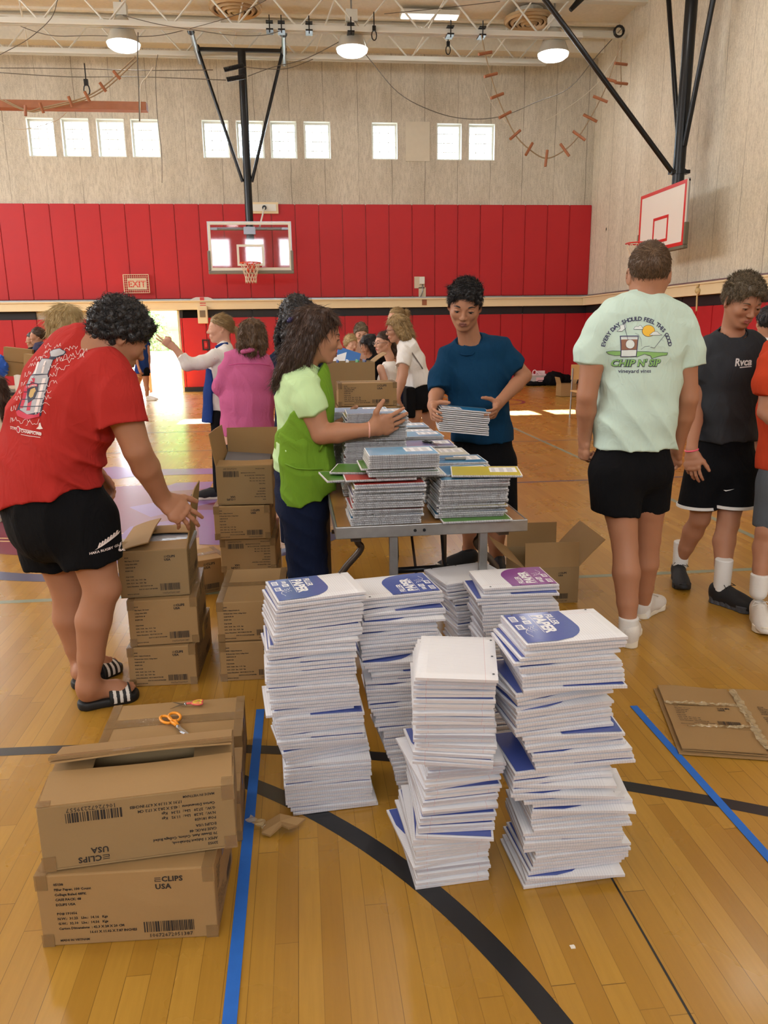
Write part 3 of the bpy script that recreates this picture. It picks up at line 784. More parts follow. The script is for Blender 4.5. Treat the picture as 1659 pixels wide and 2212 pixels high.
for i, (n_, pix, Y, r, m, lab, cat) in enumerate([
    ('steel_cable', [(0, 147), (150, 148), (300, 152), (460, 151)], 17.4, 0.008, M_cable, 'upper steel cable running from the left edge to the centre hoop', 'cable'),
    ('steel_cable', [(0, 157), (150, 166), (300, 166), (488, 173)], 17.4, 0.008, M_cable, 'lower steel cable running from the left edge to the centre hoop', 'cable'),
    ('steel_cable', [(520, 143), (560, 148), (620, 148), (676, 128)], 17.4, 0.008, M_cable, 'steel cable from the upper spring to the far truss', 'cable'),
    ('steel_cable', [(535, 165), (590, 145), (665, 125), (760, 75)], 17.4, 0.008, M_cable, 'steel cable rising right from the lower spring', 'cable'),
    ('steel_cable', [(0, 38), (100, 75), (200, 77), (330, 78), (410, 62)], 17.6, 0.007, M_cable, 'dark cable sagging along the truss at upper left', 'cable'),
    ('steel_cable', [(265, 33), (340, 52), (420, 65), (500, 76), (570, 76), (610, 65)], 17.0, 0.007, M_cable, 'dark cable between the left lamp and the hoop clamps', 'cable'),
    ('steel_cable', [(0, 118), (60, 85), (110, 40), (124, 0)], 16.9, 0.007, M_cable, 'dark cable rising to the top edge at far left', 'cable'),
    ('steel_cable', [(410, 62), (500, 36), (560, 8), (575, 0)], 17.0, 0.006, M_cable, 'dark cable rising across the left ceiling diffuser', 'cable'),
    ('steel_cable', [(830, 30), (950, 18), (1080, 3)], 17.0, 0.007, M_cable, 'dark cable under the strip lamp at the top', 'cable'),
    ('cable', [(760, 80), (800, 130), (860, 200), (930, 238), (1000, 256), (1080, 252), (1160, 220), (1230, 190), (1290, 120), (1345, 60)], 18.0, 0.009, M_cable, 'dark cable sagging in a long curve over the right windows', 'cable'),
    ('pull_cord', [(1338, 170), (1336, 300), (1330, 380), (1321, 470), (1318, 490)], 18.75, 0.007, M_cable, 'grey cord hanging down the right wall to a small round bracket', 'cord'),
    ('cord', [(298, 70), (297, 130), (300, 200), (301, 262)], 14.8, 0.010, M_cable, 'dark cord holding the right end of the wooden beam', 'cord'),
    ('cord', [(341, 118), (336, 160), (340, 250), (349, 330), (350, 395)], 15.4, 0.006, M_cable, 'thin cord dangling right of the wooden beam past the windows', 'cord'),
    ('cord', [(331, 145), (318, 165), (304, 185), (303, 230), (302, 262)], 14.9, 0.010, M_cord, 'pale rope looped above the right end of the wooden beam', 'rope'),
    ('cord', [(170, 215), (150, 235), (118, 262), (40, 280), (0, 262)], 15.4, 0.007, M_cord, 'pale slack rope hanging under the wooden beam at far left', 'rope'),
    ('cord', [(1045, 180), (1060, 220), (1090, 262), (1100, 270)], 15.4, 0.004, M_cord, 'thin pale string inside the looped rope ladder', 'string'),
    ('cord', [(1180, 260), (1230, 230), (1290, 180), (1345, 100)], 15.4, 0.006, M_cord, 'pale slack rope rising right behind the looped rope ladder', 'rope')]):
    P = [aty(x, y, Y) for x, y in pix]
    bb = MB(); bb.tube(smooth_pts(P, 5), r, 5); tag(bb.build(n_, m, smooth=True), lab, cat)
def spring(p0, p1, lab):
    p0, p1 = Vector(p0), Vector(p1); d = p1-p0; e = d.normalized().orthogonal(); f = d.normalized().cross(e); bb = MB()
    bb.tube([p0+d*(k/240)+(e*cos(k*0.55)+f*sin(k*0.55))*0.03 for k in range(241)], 0.008, 4); tag(bb.build('spring', M_blackmetal, smooth=True), lab, 'spring')
spring(aty(484, 151, 17.4), aty(527, 141, 17.4), 'upper dark coil spring on the cable by the centre mast')
spring(aty(490, 172, 17.4), aty(530, 165, 17.4), 'lower dark coil spring on the cable by the centre mast')
b = MB(); p = aty(1338, 67, 17.0)
for k in range(3): b.tube([p+Vector((0.1*cos(a/12*2*pi), 0.02*k, 0.1*sin(a/12*2*pi))) for a in range(13)], 0.02, 6)
tag(b.build('coiled_hose', M_blackmetal, smooth=True), 'black coil hanging beside the top right corner of the walls', 'coil')
p = aty(1318, 495, 18.75)
b = MB(); b.ball(p, 0.06); b.box((p.x, p.y-0.03, p.z-0.03), (XR, p.y+0.03, p.z+0.03)); tag(b.build('wall_bracket', M_white, smooth='auto'), 'small round white bracket on the right wall under the grey cord', 'bracket')
for (x, y, Y, lab) in ((968, 95, 18.4, 'dark pulley block hanging from the far truss right of centre'), (186, 178, 15.2, 'small pulley hanging above the wooden beam'), (808, 62, 17.1, 'dark pulley hanging from the nearer truss above the middle lamp')):
    p = aty(x, y, Y); b = MB(); b.cbox(p, (0.07, 0.05, 0.1)); b.tube([p, p+Vector((0, 0, 0.3))], 0.012, 6); b.tube([p+Vector((0.05*cos(a/10*2*pi), 0, -0.12+0.09*sin(a/10*2*pi))) for a in range(11)], 0.012, 5); tag(b.build('pulley', M_blackmetal), lab, 'pulley')
# beam clamps on the nearer truss
for i, x in enumerate((608, 1165/2+0, 1335/2, 1515/2, 972, 1041)):
    p = aty(x, 62, 17.15)
    b = MB(); b.box((p.x-0.07, 17.05, 7.25), (p.x+0.07, 17.32, 7.28)); b.box((p.x-0.07, 17.05, 7.40), (p.x+0.07, 17.32, 7.42)); b.tube([(p.x, 17.06, 7.2), (p.x, 17.06, 7.52)], 0.012, 6)
    tag(b.build('beam_clamp', M_blackmetal), 'small dark clamp on the nearer roof truss', 'clamp', 'clamps on the nearer truss')

# ------------------------------------------------------------ things on the walls
p = aty(295, 613, YF-0.12)
t = thing('exit_sign', 'lit EXIT sign in a wire cage on the red pads above the doorway', 'exit sign', p)
b = MB(); b.cbox(p+Vector((0, 0.06, 0)), (0.44, 0.05, 0.26)); b.build('housing', plain('pale_housing', srgb(226, 214, 190), 0.5), t, world=True)
b = MB(); add_text(b, 'EXIT', 0, 0, 0.20, 0.006, align='CENTER')
o = b.build('lettering', plain('exit_red', srgb(220, 40, 30), 0.5), t); o.location = (0.0, 0.03, -0.07); o.rotation_euler = (pi/2, 0, 0)
b = MB()
for k in range(13): x = p.x-0.29+0.58*k/12; b.tube([(x, p.y-0.03, p.z-0.21), (x, p.y-0.03, p.z+0.21)], 0.004, 4)
for k in range(9): z = p.z-0.21+0.42*k/8; b.tube([(p.x-0.29, p.y-0.03, z), (p.x+0.29, p.y-0.03, z)], 0.004, 4)
for z in (-0.21, 0.21): b.cbox((p.x, p.y-0.0, p.z+z), (0.6, 0.06, 0.012))
for x in (-0.295, 0.295): b.cbox((p.x+x, p.y-0.0, p.z), (0.012, 0.06, 0.42))
b.build('wire_cage', plain('cream_wire', srgb(228, 216, 190), 0.5), t, world=True)
# alarm device with a red stripe over the doorway's right edge, and its speaker below
p = aty(437, 648, YF-0.15)
t = thing('alarm_light', 'clear curved cover with a red stripe above the ledge right of the doorway', 'alarm', p)
b = MB(); b.prism([(-0.30, 0), (0.30, 0), (0.22, 0.06), (0.14, 0.085), (-0.14, 0.085), (-0.22, 0.06)], -0.05, 0.05); o = b.build('cover', plain('clear_cover', srgb(206, 200, 196), 0.2), t); o.rotation_euler = (pi/2, 0, 0); o.location = (0, 0, -0.02)
b = MB(); b.cbox((0, -0.056, 0.02), (0.1, 0.01, 0.08)); b.build('stripe', M_brdred, t)
p = aty(438, 678, YF-0.26)
t = thing('wall_speaker', 'small pale wall box with a square grille on the ledge right of the doorway', 'speaker', p)
b = MB(); b.cbox((0, 0, -0.02), (0.24, 0.09, 0.42)); b.build('housing', M_cream, t, bevel=0.015)
b = MB(); b.cbox((0.0, -0.05, 0.0), (0.13, 0.012, 0.16)); b.build('grille', plain('grille_grey', srgb(120, 104, 84), 0.7), t)
p = aty(438, 655, YF-0.21)
b = MB()
for k in range(4): b.cbox((p.x, YF-0.205, p.z+0.05-0.05*k), (0.14, 0.008, 0.02))
tag(b.build('red_tape', M_brdred), 'broken red marks on the cream ledge right of the doorway', 'tape')
p = aty(908, 610, YF-0.08)
t = thing('wall_switch', 'pale junction box and conduit plate on the upper red pads', 'switch box', p)
b = MB(); b.cbox((-0.02, 0.02, -0.0), (0.26, 0.02, 0.28)); b.cbox((0.05, 0.02, -0.26), (0.18, 0.02, 0.28)); b.build('backing_plate', plain('plate_beige', srgb(206, 194, 172), 0.6), t)
b = MB(); b.cbox((0.04, -0.02, 0.04), (0.13, 0.06, 0.17)); b.build('box', M_white, t, bevel=0.01)
b = MB(); b.tube([(0.05, -0.01, -0.05), (0.06, -0.01, -0.2), (0.0, -0.01, -0.36)], 0.012, 6); b.build('conduit', M_steel, t, True)
p = aty(916, 655, YF-0.21); b = MB(); b.box((p.x-0.05, YF-0.206, 2.03), (p.x+0.07, YF-0.2, 2.17)); tag(b.build('wood_patch', M_wood), 'brown wooden patch on the cream ledge below the junction box', 'patch')
p = aty(445, 745, YF-0.06)
t = thing('wall_hatch', 'small red recessed box in the lower pads right of the doorway', 'box', p)
b = MB(); b.box((-0.09, -0.01, -0.13), (0.09, 0.02, -0.10)); b.box((-0.09, -0.01, 0.10), (0.09, 0.02, 0.13)); b.box((-0.09, -0.01, -0.1), (-0.06, 0.02, 0.1)); b.box((0.06, -0.01, -0.1), (0.09, 0.02, 0.1)); b.build('frame', M_black, t)
b = MB(); b.cbox((0, 0.0, 0), (0.06, 0.03, 0.1)); b.build('handle', M_brdred, t)
# notice, rope and alarm on the right wall
yy = 11.9
b = MB(); b.box((XR-0.204, yy-0.13, 2.01), (XR-0.2, yy+0.13, 2.17)); o = tag(b.build('notice', plain('paper_notice', srgb(236, 230, 216), 0.8)), 'white printed notice stuck on the cream ledge of the right wall', 'notice')
b = MB()
for k in range(7): b.box((XR-0.206, yy-0.11, 2.145-k*0.019), (XR-0.2042, yy+(0.06 if k else 0.02)+0.02*(k % 3), 2.153-k*0.019))
b.build('printed_text', M_black, o)
p = Vector((XR-0.22, 13.7, 2.1)); b = MB(); b.tube(smooth_pts([p+Vector((0, 0, 0.06)), p+Vector((-0.01, 0.05, 0)), p+Vector((-0.01, -0.03, -0.08)), p+Vector((0, 0.02, -0.14)), p+Vector((0, 0, -0.4))], 5), 0.016, 6); b.ball(p+Vector((-0.01, 0, -0.04)), 0.05)
tag(b.build('knotted_rope', plain('tan_rope', srgb(206, 180, 130), 0.9), smooth=True), 'tan knotted rope hanging from the cream ledge of the right wall', 'rope')
p = aty(1598, 591, 9.5); b = MB(); b.box((XR-0.08, 10.65, 2.24), (XR, 10.8, 2.33)); tag(b.build('fire_alarm', M_brdred), 'small red alarm box above the ledge on the right wall', 'alarm')
# ------------------------------------------------------------ cartons
def board_mat(name, c, dark):
    t = NT(name)
    v = t.coords()
    n = t.noise(v, 5, 3); f = t.noise(t.coords('Object', (1, 1, 1)), 190, 2)
    k = t.mix(n, c, dark)
    k = t.mix(t.math('MULTIPLY', f, 0.18), k, tuple(x*0.7 for x in c[:3])+(1,))
    return t.bsdf(k, 0.75, 0, 0.25, t.noise(v, 30, 2), 0.15, 0.004)
M_card = board_mat('kraft_board', srgb(164, 132, 90), srgb(152, 120, 80))
M_card_in = board_mat('kraft_board_inner', srgb(154, 128, 92), srgb(142, 116, 80))
M_ink = plain('black_ink', srgb(38, 32, 30), 0.7)
tp = NT('packing_tape')
tv = tp.coords('Object', (1, 1, 1))
tp.bsdf(tp.mix(tp.noise(tv, 20, 2), srgb(160, 130, 90), srgb(146, 114, 76)), tp.math('ADD', 0.10, tp.math('MULTIPLY', tp.noise(tv, 14, 3), 0.2)), 0, 0.6, tp.noise(tv, 45, 2), 0.35, 0.005, Alpha=0.6)
M_ptape = tp.m
def barcode(b, x, y, w, h, seed):
    r = random.Random(seed); q = x
    while q < x+w:
        a = r.choice((0.0009, 0.0013, 0.0019, 0.0028))*w/0.078
        b.add([(q, y, 0), (q+a, y, 0), (q+a, y+h, 0), (q, y+h, 0)], [(0, 1, 2, 3)])
        q += a+r.choice((0.0009, 0.0014, 0.0021))*w/0.078
def logo_E(b, x, y, s):
    # three bars whose left ends run together, like the first letter of the wordmark
    for k in range(3):
        yy = y+s*0.34*k
        b.add([(x, yy, 0), (x+s*1.05, yy+(0.0 if k != 1 else 0.02*s), 0), (x+s*1.05, yy+s*0.13, 0), (x, yy+s*0.13, 0)], [(0, 1, 2, 3)])
    b.add([(x, y, 0), (x+s*0.12, y, 0), (x+s*0.12, y+s*0.4, 0), (x, y+s*0.4, 0)], [(0, 1, 2, 3)])
def label_data(kind, w, h, detail=True):
    """the printing on the long side of a carton of width w and height h, in its own xy plane from the lower left"""
    b = MB(); S = w/0.423; out = []
    X = lambda u: u*w
    Y = lambda v: v*h
    ls = 0.0195*S
    logo_E(b, X(0.665), Y(0.84), ls*0.72); add_text(b, 'CLIPS', X(0.665)+ls*0.86, Y(0.84), ls, 0.0007, spacing=1.08)
    add_text(b, 'USA', X(0.665), Y(0.84)-ls*1.05, ls, 0.0007, spacing=1.1)
    out.append(('logo_print', b.data('logo_print', M_ink))); b = MB()
    if kind == 'paper':
        top = ['05138', 'Filler Paper, 100 Count', 'College Ruled 48PK', 'CASE PACK: 48', 'ECLIPS USA']
        mid = [('PO# 191056', 0), ('N.W.:  31.22   Lbs.:  14.16   Kgs', 0), ('G.W.:  32.10   Lbs.:  14.56   Kgs', 0), ('Carton Dimensions  : 42.3 X 28 X 20 CM', 0), ('16.61 X 11.02 X 7.87 INCHES', 0.17)]
        num = '10672672051387'
    else:
        top = ['23955', 'APEX 1 Subject Notebook,', '70 Sheets Asst. Colors, College Ruled', 'CASE PACK: 48', 'ECLIPS USA']
        mid = [('PO# 181658', 0), ('N.W.:  26.28   Lbs.:  11.92   Kgs', 0), ('G.W.:  27.20   Lbs.:  12.34   Kgs', 0), ('Carton Dimensions  : 45.5 X 28.2 X 17.2 CM', 0), ('17.91 X 11.10 X 6.77 INCHES', 0.17)]
        num = '10672672239557'
    fs = 0.0092*S; lh = 0.0705 if h > 0.18 else 0.078
    for k, s_ in enumerate(top): add_text(b, s_, X(0.10), Y(0.86-lh*k), fs, 0.00035, res=1)
    for k, (s_, dx) in enumerate(mid): add_text(b, s_, X(0.10+dx), Y(0.45-lh*k), fs, 0.00035, res=1)
    add_text(b, 'MADE IN VIETNAM', X(0.10), Y(0.07), fs*0.9, 0.0002, res=1)
    out.append(('printed_text', b.data('printed_text', M_ink))); b = MB()
    barcode(b, X(0.58), Y(0.13), X(0.285), Y(0.15), 5 if kind == 'paper' else 9)
    add_text(b, num, X(0.605), Y(0.055), 0.0145*S, 0.0001, spacing=1.05, res=1)
    out.append(('barcode_print', b.data('barcode_print', M_ink)))
    return out
LABEL = {}
def get_label(kind, w, h):
    k = (kind, w, h)
    if k not in LABEL: LABEL[k] = label_data(kind, w, h)
    return LABEL[k]
CB = {}
def body_data(w, d, h, open_top):
    k = (w, d, h, open_top)
    if k in CB: return CB[k]
    bm = bmesh.new()
    if open_top:
        t = 0.005
        for lo, hi in (((0,0,0),(w,d,t)), ((0,0,t),(w,t,h)), ((0,d-t,t),(w,d,h)), ((0,t,t),(t,d-t,h)), ((w-t,t,t),(w,d-t,h))):
            m = bmesh.ops.create_cube(bm, size=1)
            bmesh.ops.scale(bm, vec=[hi[i]-lo[i] for i in range(3)], verts=m['verts']); bmesh.ops.translate(bm, vec=[(hi[i]+lo[i])/2 for i in range(3)], verts=m['verts'])
    else:
        m = bmesh.ops.create_cube(bm, size=1)
        bmesh.ops.scale(bm, vec=(w, d, h), verts=bm.verts); bmesh.ops.translate(bm, vec=(w/2, d/2, h/2), verts=bm.verts)
        bmesh.ops.subdivide_edges(bm, edges=bm.edges[:], cuts=5, use_grid_fill=True)
        rnd = random.Random(int(w*1e4+h*1e3))
        for v in bm.verts:   # slightly bulged and dented faces
            u = Vector((v.co.x/w*2-1, v.co.y/d*2-1, v.co.z/h*2-1))
            a = [abs(u.x) > .999, abs(u.y) > .999, abs(u.z) > .999]
            if sum(a) == 1:
                q = 0.0016*(1-u.x*u.x*(not a[0]))*(1-u.y*u.y*(not a[1]))*(1-u.z*u.z*(not a[2]))
                if a[2] and u.z < 0: q = 0
                v.co += Vector([(u[i] > 0)*2-1 if a[i] else 0 for i in range(3)])*(q*(0.6+0.8*rnd.random()))
    me = bpy.data.meshes.new('carton_body'); bm.to_mesh(me); bm.free(); me.materials.append(M_card if not open_top else M_card_in)
    CB[k] = me
    return me
def put_label(key, parent, M):
    for nm, me in get_label(*key): o = put(nm, me, parent); o.matrix_local = M
def carton(label, pos, rz, dims=(0.423, 0.28, 0.20), kind='paper', up=True, open_top=False, flaps=None, group=None, rx=0.0, ry=0.0, side_label='right', tape=True, print_dims=None, printed=True):
    """origin at the lower front left corner; the printed long side faces -y"""
    w, d, h = dims
    root = thing('carton', label, 'cardboard box', pos, rz, group)
    root.rotation_euler = (rx, ry, rz)
    body = put('carton_body', body_data(w, d, h, open_top), root, bevel=0.004)
    pw, ph = print_dims or (w, h)
    if printed:
        M = Matrix(((1,0,0,0),(0,0,-1,-0.0020 if not open_top else -0.0008),(0,1,0,0),(0,0,0,1)))
        if not up: M = M @ Matrix.Translation((pw, ph, 0)) @ Matrix.Rotation(pi, 4, 'Z')
        put_label((kind, pw, ph), body, M)
    if side_label:
        sx = 1 if side_label == 'right' else -1
        M = Matrix(((0,0,1,w+0.0020 if not open_top else w+0.0008),(1,0,0,0),(0,1,0,0),(0,0,0,1))) if sx > 0 else Matrix(((0,0,-1,-0.0020),(-1,0,0,d),(0,1,0,0),(0,0,0,1)))
        if not up: M = M @ Matrix.Translation((d, h, 0)) @ Matrix.Rotation(pi, 4, 'Z')
        put_label((kind, d, h), body, M)
    if not open_top:
        b = MB()
        b.box((0.002, d/2-0.0008, h+0.0012), (w-0.002, d/2+0.0008, h+0.0018)); b.build('flap_seam', M_ink if False else plain('seam_shadow_board', srgb(112, 84, 54), 0.9), root)
        if tape:
            b = MB(); tw = 0.027; b.box((-0.0018, d/2-tw, h+0.0019), (w+0.0018, d/2+tw, h+0.0022)); b.box((-0.0019, d/2-tw, h-0.06), (-0.0016, d/2+tw, h+0.0019)); b.box((w+0.0016, d/2-tw, h-0.06), (w+0.0019, d/2+tw, h+0.0019))
            b.build('packing_tape', M_ptape, root)
            for x in (0.0, w):
                b = MB()
                xx = (x-0.0014, x+0.028) if x == 0 else (x-0.028, x+0.0014)
                b.box((xx[0], -0.0016, h+0.0013), (xx[1], d+0.0016, h+0.0016))
                b.box((xx[0], -0.0018, h-0.04), (xx[1], -0.0015, h+0.0013))
                b.build('packing_tape', M_ptape, root)
                b = MB(); b.box((xx[0], -0.0018, 0.0), (xx[1], -0.0015, 0.035)); b.build('packing_tape', M_ptape, root)
    for f in (flaps or []):
        # (side, length, angle of opening from closed in degrees, name material)
        side, L, ang = f[0], f[1], radians(f[2])
        n0, n1 = (0.0, w) if side in ('front', 'back') else (0.0, d)
        hinge = {'front': (0, 0.002), 'back': (0, d-0.002), 'left': (0.002, 0), 'right': (w-0.002, 0)}[side]
        inward = {'front': (0, 1), 'back': (0, -1), 'left': (1, 0), 'right': (-1, 0)}[side]
        along = (1, 0) if side in ('front', 'back') else (0, 1)
        A = Vector((along[0], along[1], 0)); I = Vector((inward[0], inward[1], 0)); D = I*cos(ang)+Vector((0, 0, 1))*sin(ang); N = A.cross(D)
        o0 = Vector((hinge[0], hinge[1], h))
        if side in ('front', 'back'): o0.x = 0
        else: o0.y = 0
        ln = n1-n0
        b = MB(); vs = []; fs = []
        nu, nv = 8, 5
        rnd = random.Random(int(L*999)+len(side))
        for sgn in (0, 1):
            for i in range(nu+1):
                for j in range(nv+1):
                    u, v = i/nu, j/nv
                    cur = 0.012*(v**2)*(1 if len(f) < 4 else f[3])
                    vs.append(o0+A*(0.003+u*(ln-0.006))+D*(L*v)+N*(0.0045*(sgn-0.5)+cur+0.003*sin(u*5+v*2)*v))
        q = (nu+1)*(nv+1)
        for i in range(nu):
            for j in range(nv):
                a = i*(nv+1)+j
                fs.append((a, a+1, a+nv+2, a+nv+1)); fs.append((q+a, q+a+nv+1, q+a+nv+2, q+a+1))
        ed = [i*(nv+1) for i in range(nu+1)]+[nu*(nv+1)+j for j in range(1, nv+1)]+[i*(nv+1)+nv for i in range(nu-1, -1, -1)]+[j for j in range(nv-1, 0, -1)]
        for i in range(len(ed)): a, c = ed[i], ed[(i+1) % len(ed)]; fs.append((a, c, c+q, a+q))
        b.add(vs, fs)
        b.build('flap', M_card, root, 'auto')
    return root
PB = (0.455, 0.282, 0.172); PA = (0.423, 0.28, 0.20)
# near left pile
carton('closed printed carton at the bottom of the near left pile, logo upright', (-0.677, 1.655, 0.0), radians(-2.5), PA, 'paper', True)
cbk = carton('closed taped carton on the floor behind the near pile with scissors on it', (-0.690, 2.285, 0.0), radians(1.8), PB, 'book', True, side_label='right')
carton('carton on the floor behind the bottom carton of the near pile', (-0.62, 1.985, 0.0), radians(2), (0.40, 0.24, 0.165), 'book', True)
tilted = carton('upside-down printed carton with a lifted top flap, on top of the near left pile', (-0.655, 1.660, 0.205), radians(4.6), PB, 'book', False, open_top=True, rx=radians(-0.6), tape=False,
    flaps=[('front', 0.138, 3, 0), ('back', 0.140, 16, 0.3), ('left', 0.1, -1, 0), ('right', 0.1, -1, 0)])
for lo, hi in (((0.426, -0.002, 0.1752), (0.457, 0.135, 0.1756)), ((-0.002, -0.002, 0.1752), (0.03, 0.135, 0.1756)), ((0.426, -0.0018, 0.135), (0.457, -0.0014, 0.1752)), ((-0.002, -0.0018, 0.0), (0.03, -0.0014, 0.04)), ((0.426, -0.0018, 0.0), (0.457, -0.0014, 0.035))):
    b = MB(); b.box(lo, hi); b.build('packing_tape', M_ptape, tilted)
an = radians(16); b = MB(); c0 = Vector((0.2275, 0.282-0.128*cos(an), 0.1755+0.128*sin(an))); b.obox(c0, (0.2275, 0, 0), (0, -0.013*cos(an), 0.013*sin(an)), (0, 0.0006, 0.004)); b.build('packing_tape', M_ptape, tilted)
# stack of three left of centre
S3 = (0.28, 0.423, 0.20)
carton('bottom carton of the pile of three beside the sandals', (-0.764, 3.075, 0.0), radians(-1.5), (0.28, 0.455, 0.176), 'book', True, print_dims=(0.28, 0.176))
carton('middle carton of the pile of three in front of the man in red', (-0.747, 3.080, 0.180), radians(2.5), S3, 'paper', True, print_dims=(0.28, 0.20))
carton('opened carton with raised flaps on top of the pile of three under the reaching hand', (-0.775, 3.110, 0.384), radians(2.5), S3, 'paper', True, open_top=True, print_dims=(0.28, 0.20),
    flaps=[('left', 0.13, 22), ('right', 0.21, 104, -1.6), ('front', 0.12, -2), ('back', 0.13, 4)])
b = MB(); b.cbox((-0.60, 3.33, 0.56), (0.2, 0.3, 0.02)); tag(b.build('wrapped_paper_pack', plain('shrink_wrap', srgb(190, 194, 206), 0.15, 0, 0.7, 0.15, 40, 0.6, 60)), 'shiny wrapped pack just inside the opened carton under the reaching hand', 'paper pack')
# pair on the floor, right of the three
carton('bottom carton of the pair half hidden by the leftmost paper stack', (-0.385, 3.075, 0.0), radians(-1), (0.28, 0.455, 0.176), 'book', True, print_dims=(0.28, 0.176))
carton('top carton of the pair half hidden by the leftmost paper stack', (-0.385, 3.08, 0.180), radians(-1), (0.28, 0.455, 0.176), 'book', True, print_dims=(0.28, 0.176))
# single small carton behind
carton('small carton standing alone between the two cardboard piles', (-0.84, 4.12, 0.0), radians(24), (0.42, 0.25, 0.20), 'paper', True, side_label='right')
# tall cardboard pile behind the woman's jeans
carton('lowest carton of the tall pile behind the woman in the green apron', (-0.448, 4.00, 0.0), radians(-1), (0.29, 0.423, 0.20), 'paper', True, print_dims=(0.28, 0.20))
carton('upside-down carton second from the floor in the tall pile', (-0.455, 3.97, 0.206), radians(-1.5), (0.29, 0.455, 0.18), 'book', False, print_dims=(0.29, 0.18))
carton('upright printed carton third from the floor in the tall pile', (-0.475, 3.95, 0.392), radians(-2), (0.29, 0.455, 0.18), 'book', True, print_dims=(0.29, 0.18))
carton('opened upside-down carton with tall raised flaps on top of the tall pile', (-0.452, 3.96, 0.578), radians(-4), (0.29, 0.40, 0.205), 'paper', False, open_top=True, print_dims=(0.28, 0.205),
    flaps=[('front', 0.10, 0), ('left', 0.17, 100, 0.2), ('back', 0.15, 93, 0), ('right', 0.17, 118, 0.5)])
b = MB(); b.obox((-0.30, 4.17, 0.775), (0.12, 0, -0.01), (0, 0.17, 0.012), (0, 0, 0.004)); tag(b.build('divider_sheet', plain('grey_board', srgb(110, 110, 118), 0.5)), 'dark grey sheet lying inside the opened carton of the tall pile', 'sheet')
# opened carton on the floor at the right of the table
carton('empty opened carton on the floor right of the table legs', (1.155, 3.80, 0.0), radians(-2), (0.30, 0.423, 0.205), 'paper', True, open_top=True, print_dims=(0.28, 0.2), side_label=None,
    flaps=[('front', 0.135, 86, -0.3), ('back', 0.14, 94, 0.2), ('left', 0.135, 150, 0.6), ('right', 0.20, 131, 0.5)])
# flattened carton, right edge
fl = thing('flattened_carton', 'flattened printed carton with torn shiny tape lying on the floor at right', 'cardboard box', (1.275, 2.275, 0.0), radians(-15.5))
L_, H_ = 0.285, 0.50
for k, (dx, dy, sx, sy, z) in enumerate(((-0.010, -0.008, 0.80, 0.50, 0.006), (0.004, 0.004, 0.80, 0.49, 0.013))):
    b = MB()
    nx, ny = 16, 10; vs = []; fs = []
    for s_ in (0, 1):
        for i in range(nx+1):
            for j in range(ny+1):
                u, v = i/nx, j/ny
                vs.append((dx+u*sx, dy+v*sy, z+(0.0022 if s_ else -0.0022)+0.003*sin(u*6+k)*sin(v*4+k)+0.004*(u*(1-u))))
    q = (nx+1)*(ny+1)
    for i in range(nx):
        for j in range(ny):
            a = i*(ny+1)+j; fs.append((a, a+1, a+ny+2, a+ny+1)); fs.append((q+a, q+a+ny+1, q+a+ny+2, q+a+1))
    ed = [i*(ny+1) for i in range(nx+1)]+[nx*(ny+1)+j for j in range(1, ny+1)]+[i*(ny+1)+ny for i in range(nx-1, -1, -1)]+[j for j in range(ny-1, 0, -1)]
    for i in range(len(ed)): a, c = ed[i], ed[(i+1) % len(ed)]; fs.append((a, c, c+q, a+q))
    b.add(vs, fs); b.build('board_layer', M_card, fl)
for nm, lo, hi, z in (('flap', (0.0, 0.0), (0.28, 0.155), 0.0225), ('flap', (0.004, 0.335), (0.272, 0.487), 0.0225), ('panel', (0.002, 0.158), (0.284, 0.332), 0.0205), ('panel', (0.292, 0.03), (0.72, 0.49), 0.0215)):
    b = MB(); nx, ny = 8, 5; vs = []; fs = []
    for s_ in (0, 1):
        for i in range(nx+1):
            for j in range(ny+1):
                u, v = i/nx, j/ny
                vs.append((lo[0]+u*(hi[0]-lo[0]), lo[1]+v*(hi[1]-lo[1]), z+(0.0035 if s_ else 0)+0.003*sin(u*5+lo[1]*20)*v+0.002*u))
    q = (nx+1)*(ny+1)
    for i in range(nx):
        for j in range(ny):
            a = i*(ny+1)+j; fs.append((a, a+1, a+ny+2, a+ny+1)); fs.append((q+a, q+a+ny+1, q+a+ny+2, q+a+1))
    ed = [i*(ny+1) for i in range(nx+1)]+[nx*(ny+1)+j for j in range(1, ny+1)]+[i*(ny+1)+ny for i in range(nx-1, -1, -1)]+[j for j in range(ny-1, 0, -1)]
    for i in range(len(ed)): a, c = ed[i], ed[(i+1) % len(ed)]; fs.append((a, c, c+q, a+q))
    b.add(vs, fs); b.build(nm, M_card, fl)
put_label(('paper', 0.28, 0.172), fl, Matrix.Translation((0.004, 0.158, 0.0290)))
put_label(('paper', 0.42, 0.20), fl, Matrix.Translation((0.30, 0.16, 0.0305)))
def crinkle(b, p0, p1, w, z, seed, n=24):
    r = random.Random(seed); p0 = Vector(p0); p1 = Vector(p1); d = p1-p0; e = Vector((-d.y, d.x, 0)).normalized(); vs = []; fs = []
    for i in range(n+1):
        c = p0+d*(i/n)+Vector((0, 0, z))
        for j in range(4):
            vs.append(c+e*(w*(j/3-0.5)+r.uniform(-.004, .004))+Vector((r.uniform(-.003, .003), 0, r.uniform(0, 0.010))))
    for i in range(n):
        for j in range(3):
            a = i*4+j; fs.append((a, a+1, a+5, a+4))
    b.add(vs, fs)
ct = NT('clear_crumpled_tape'); ct.bsdf(srgb(196, 176, 140), 0.08, 0, 0.8, ct.noise(ct.coords(), 60, 2), 0.4, 0.01, Alpha=0.55)
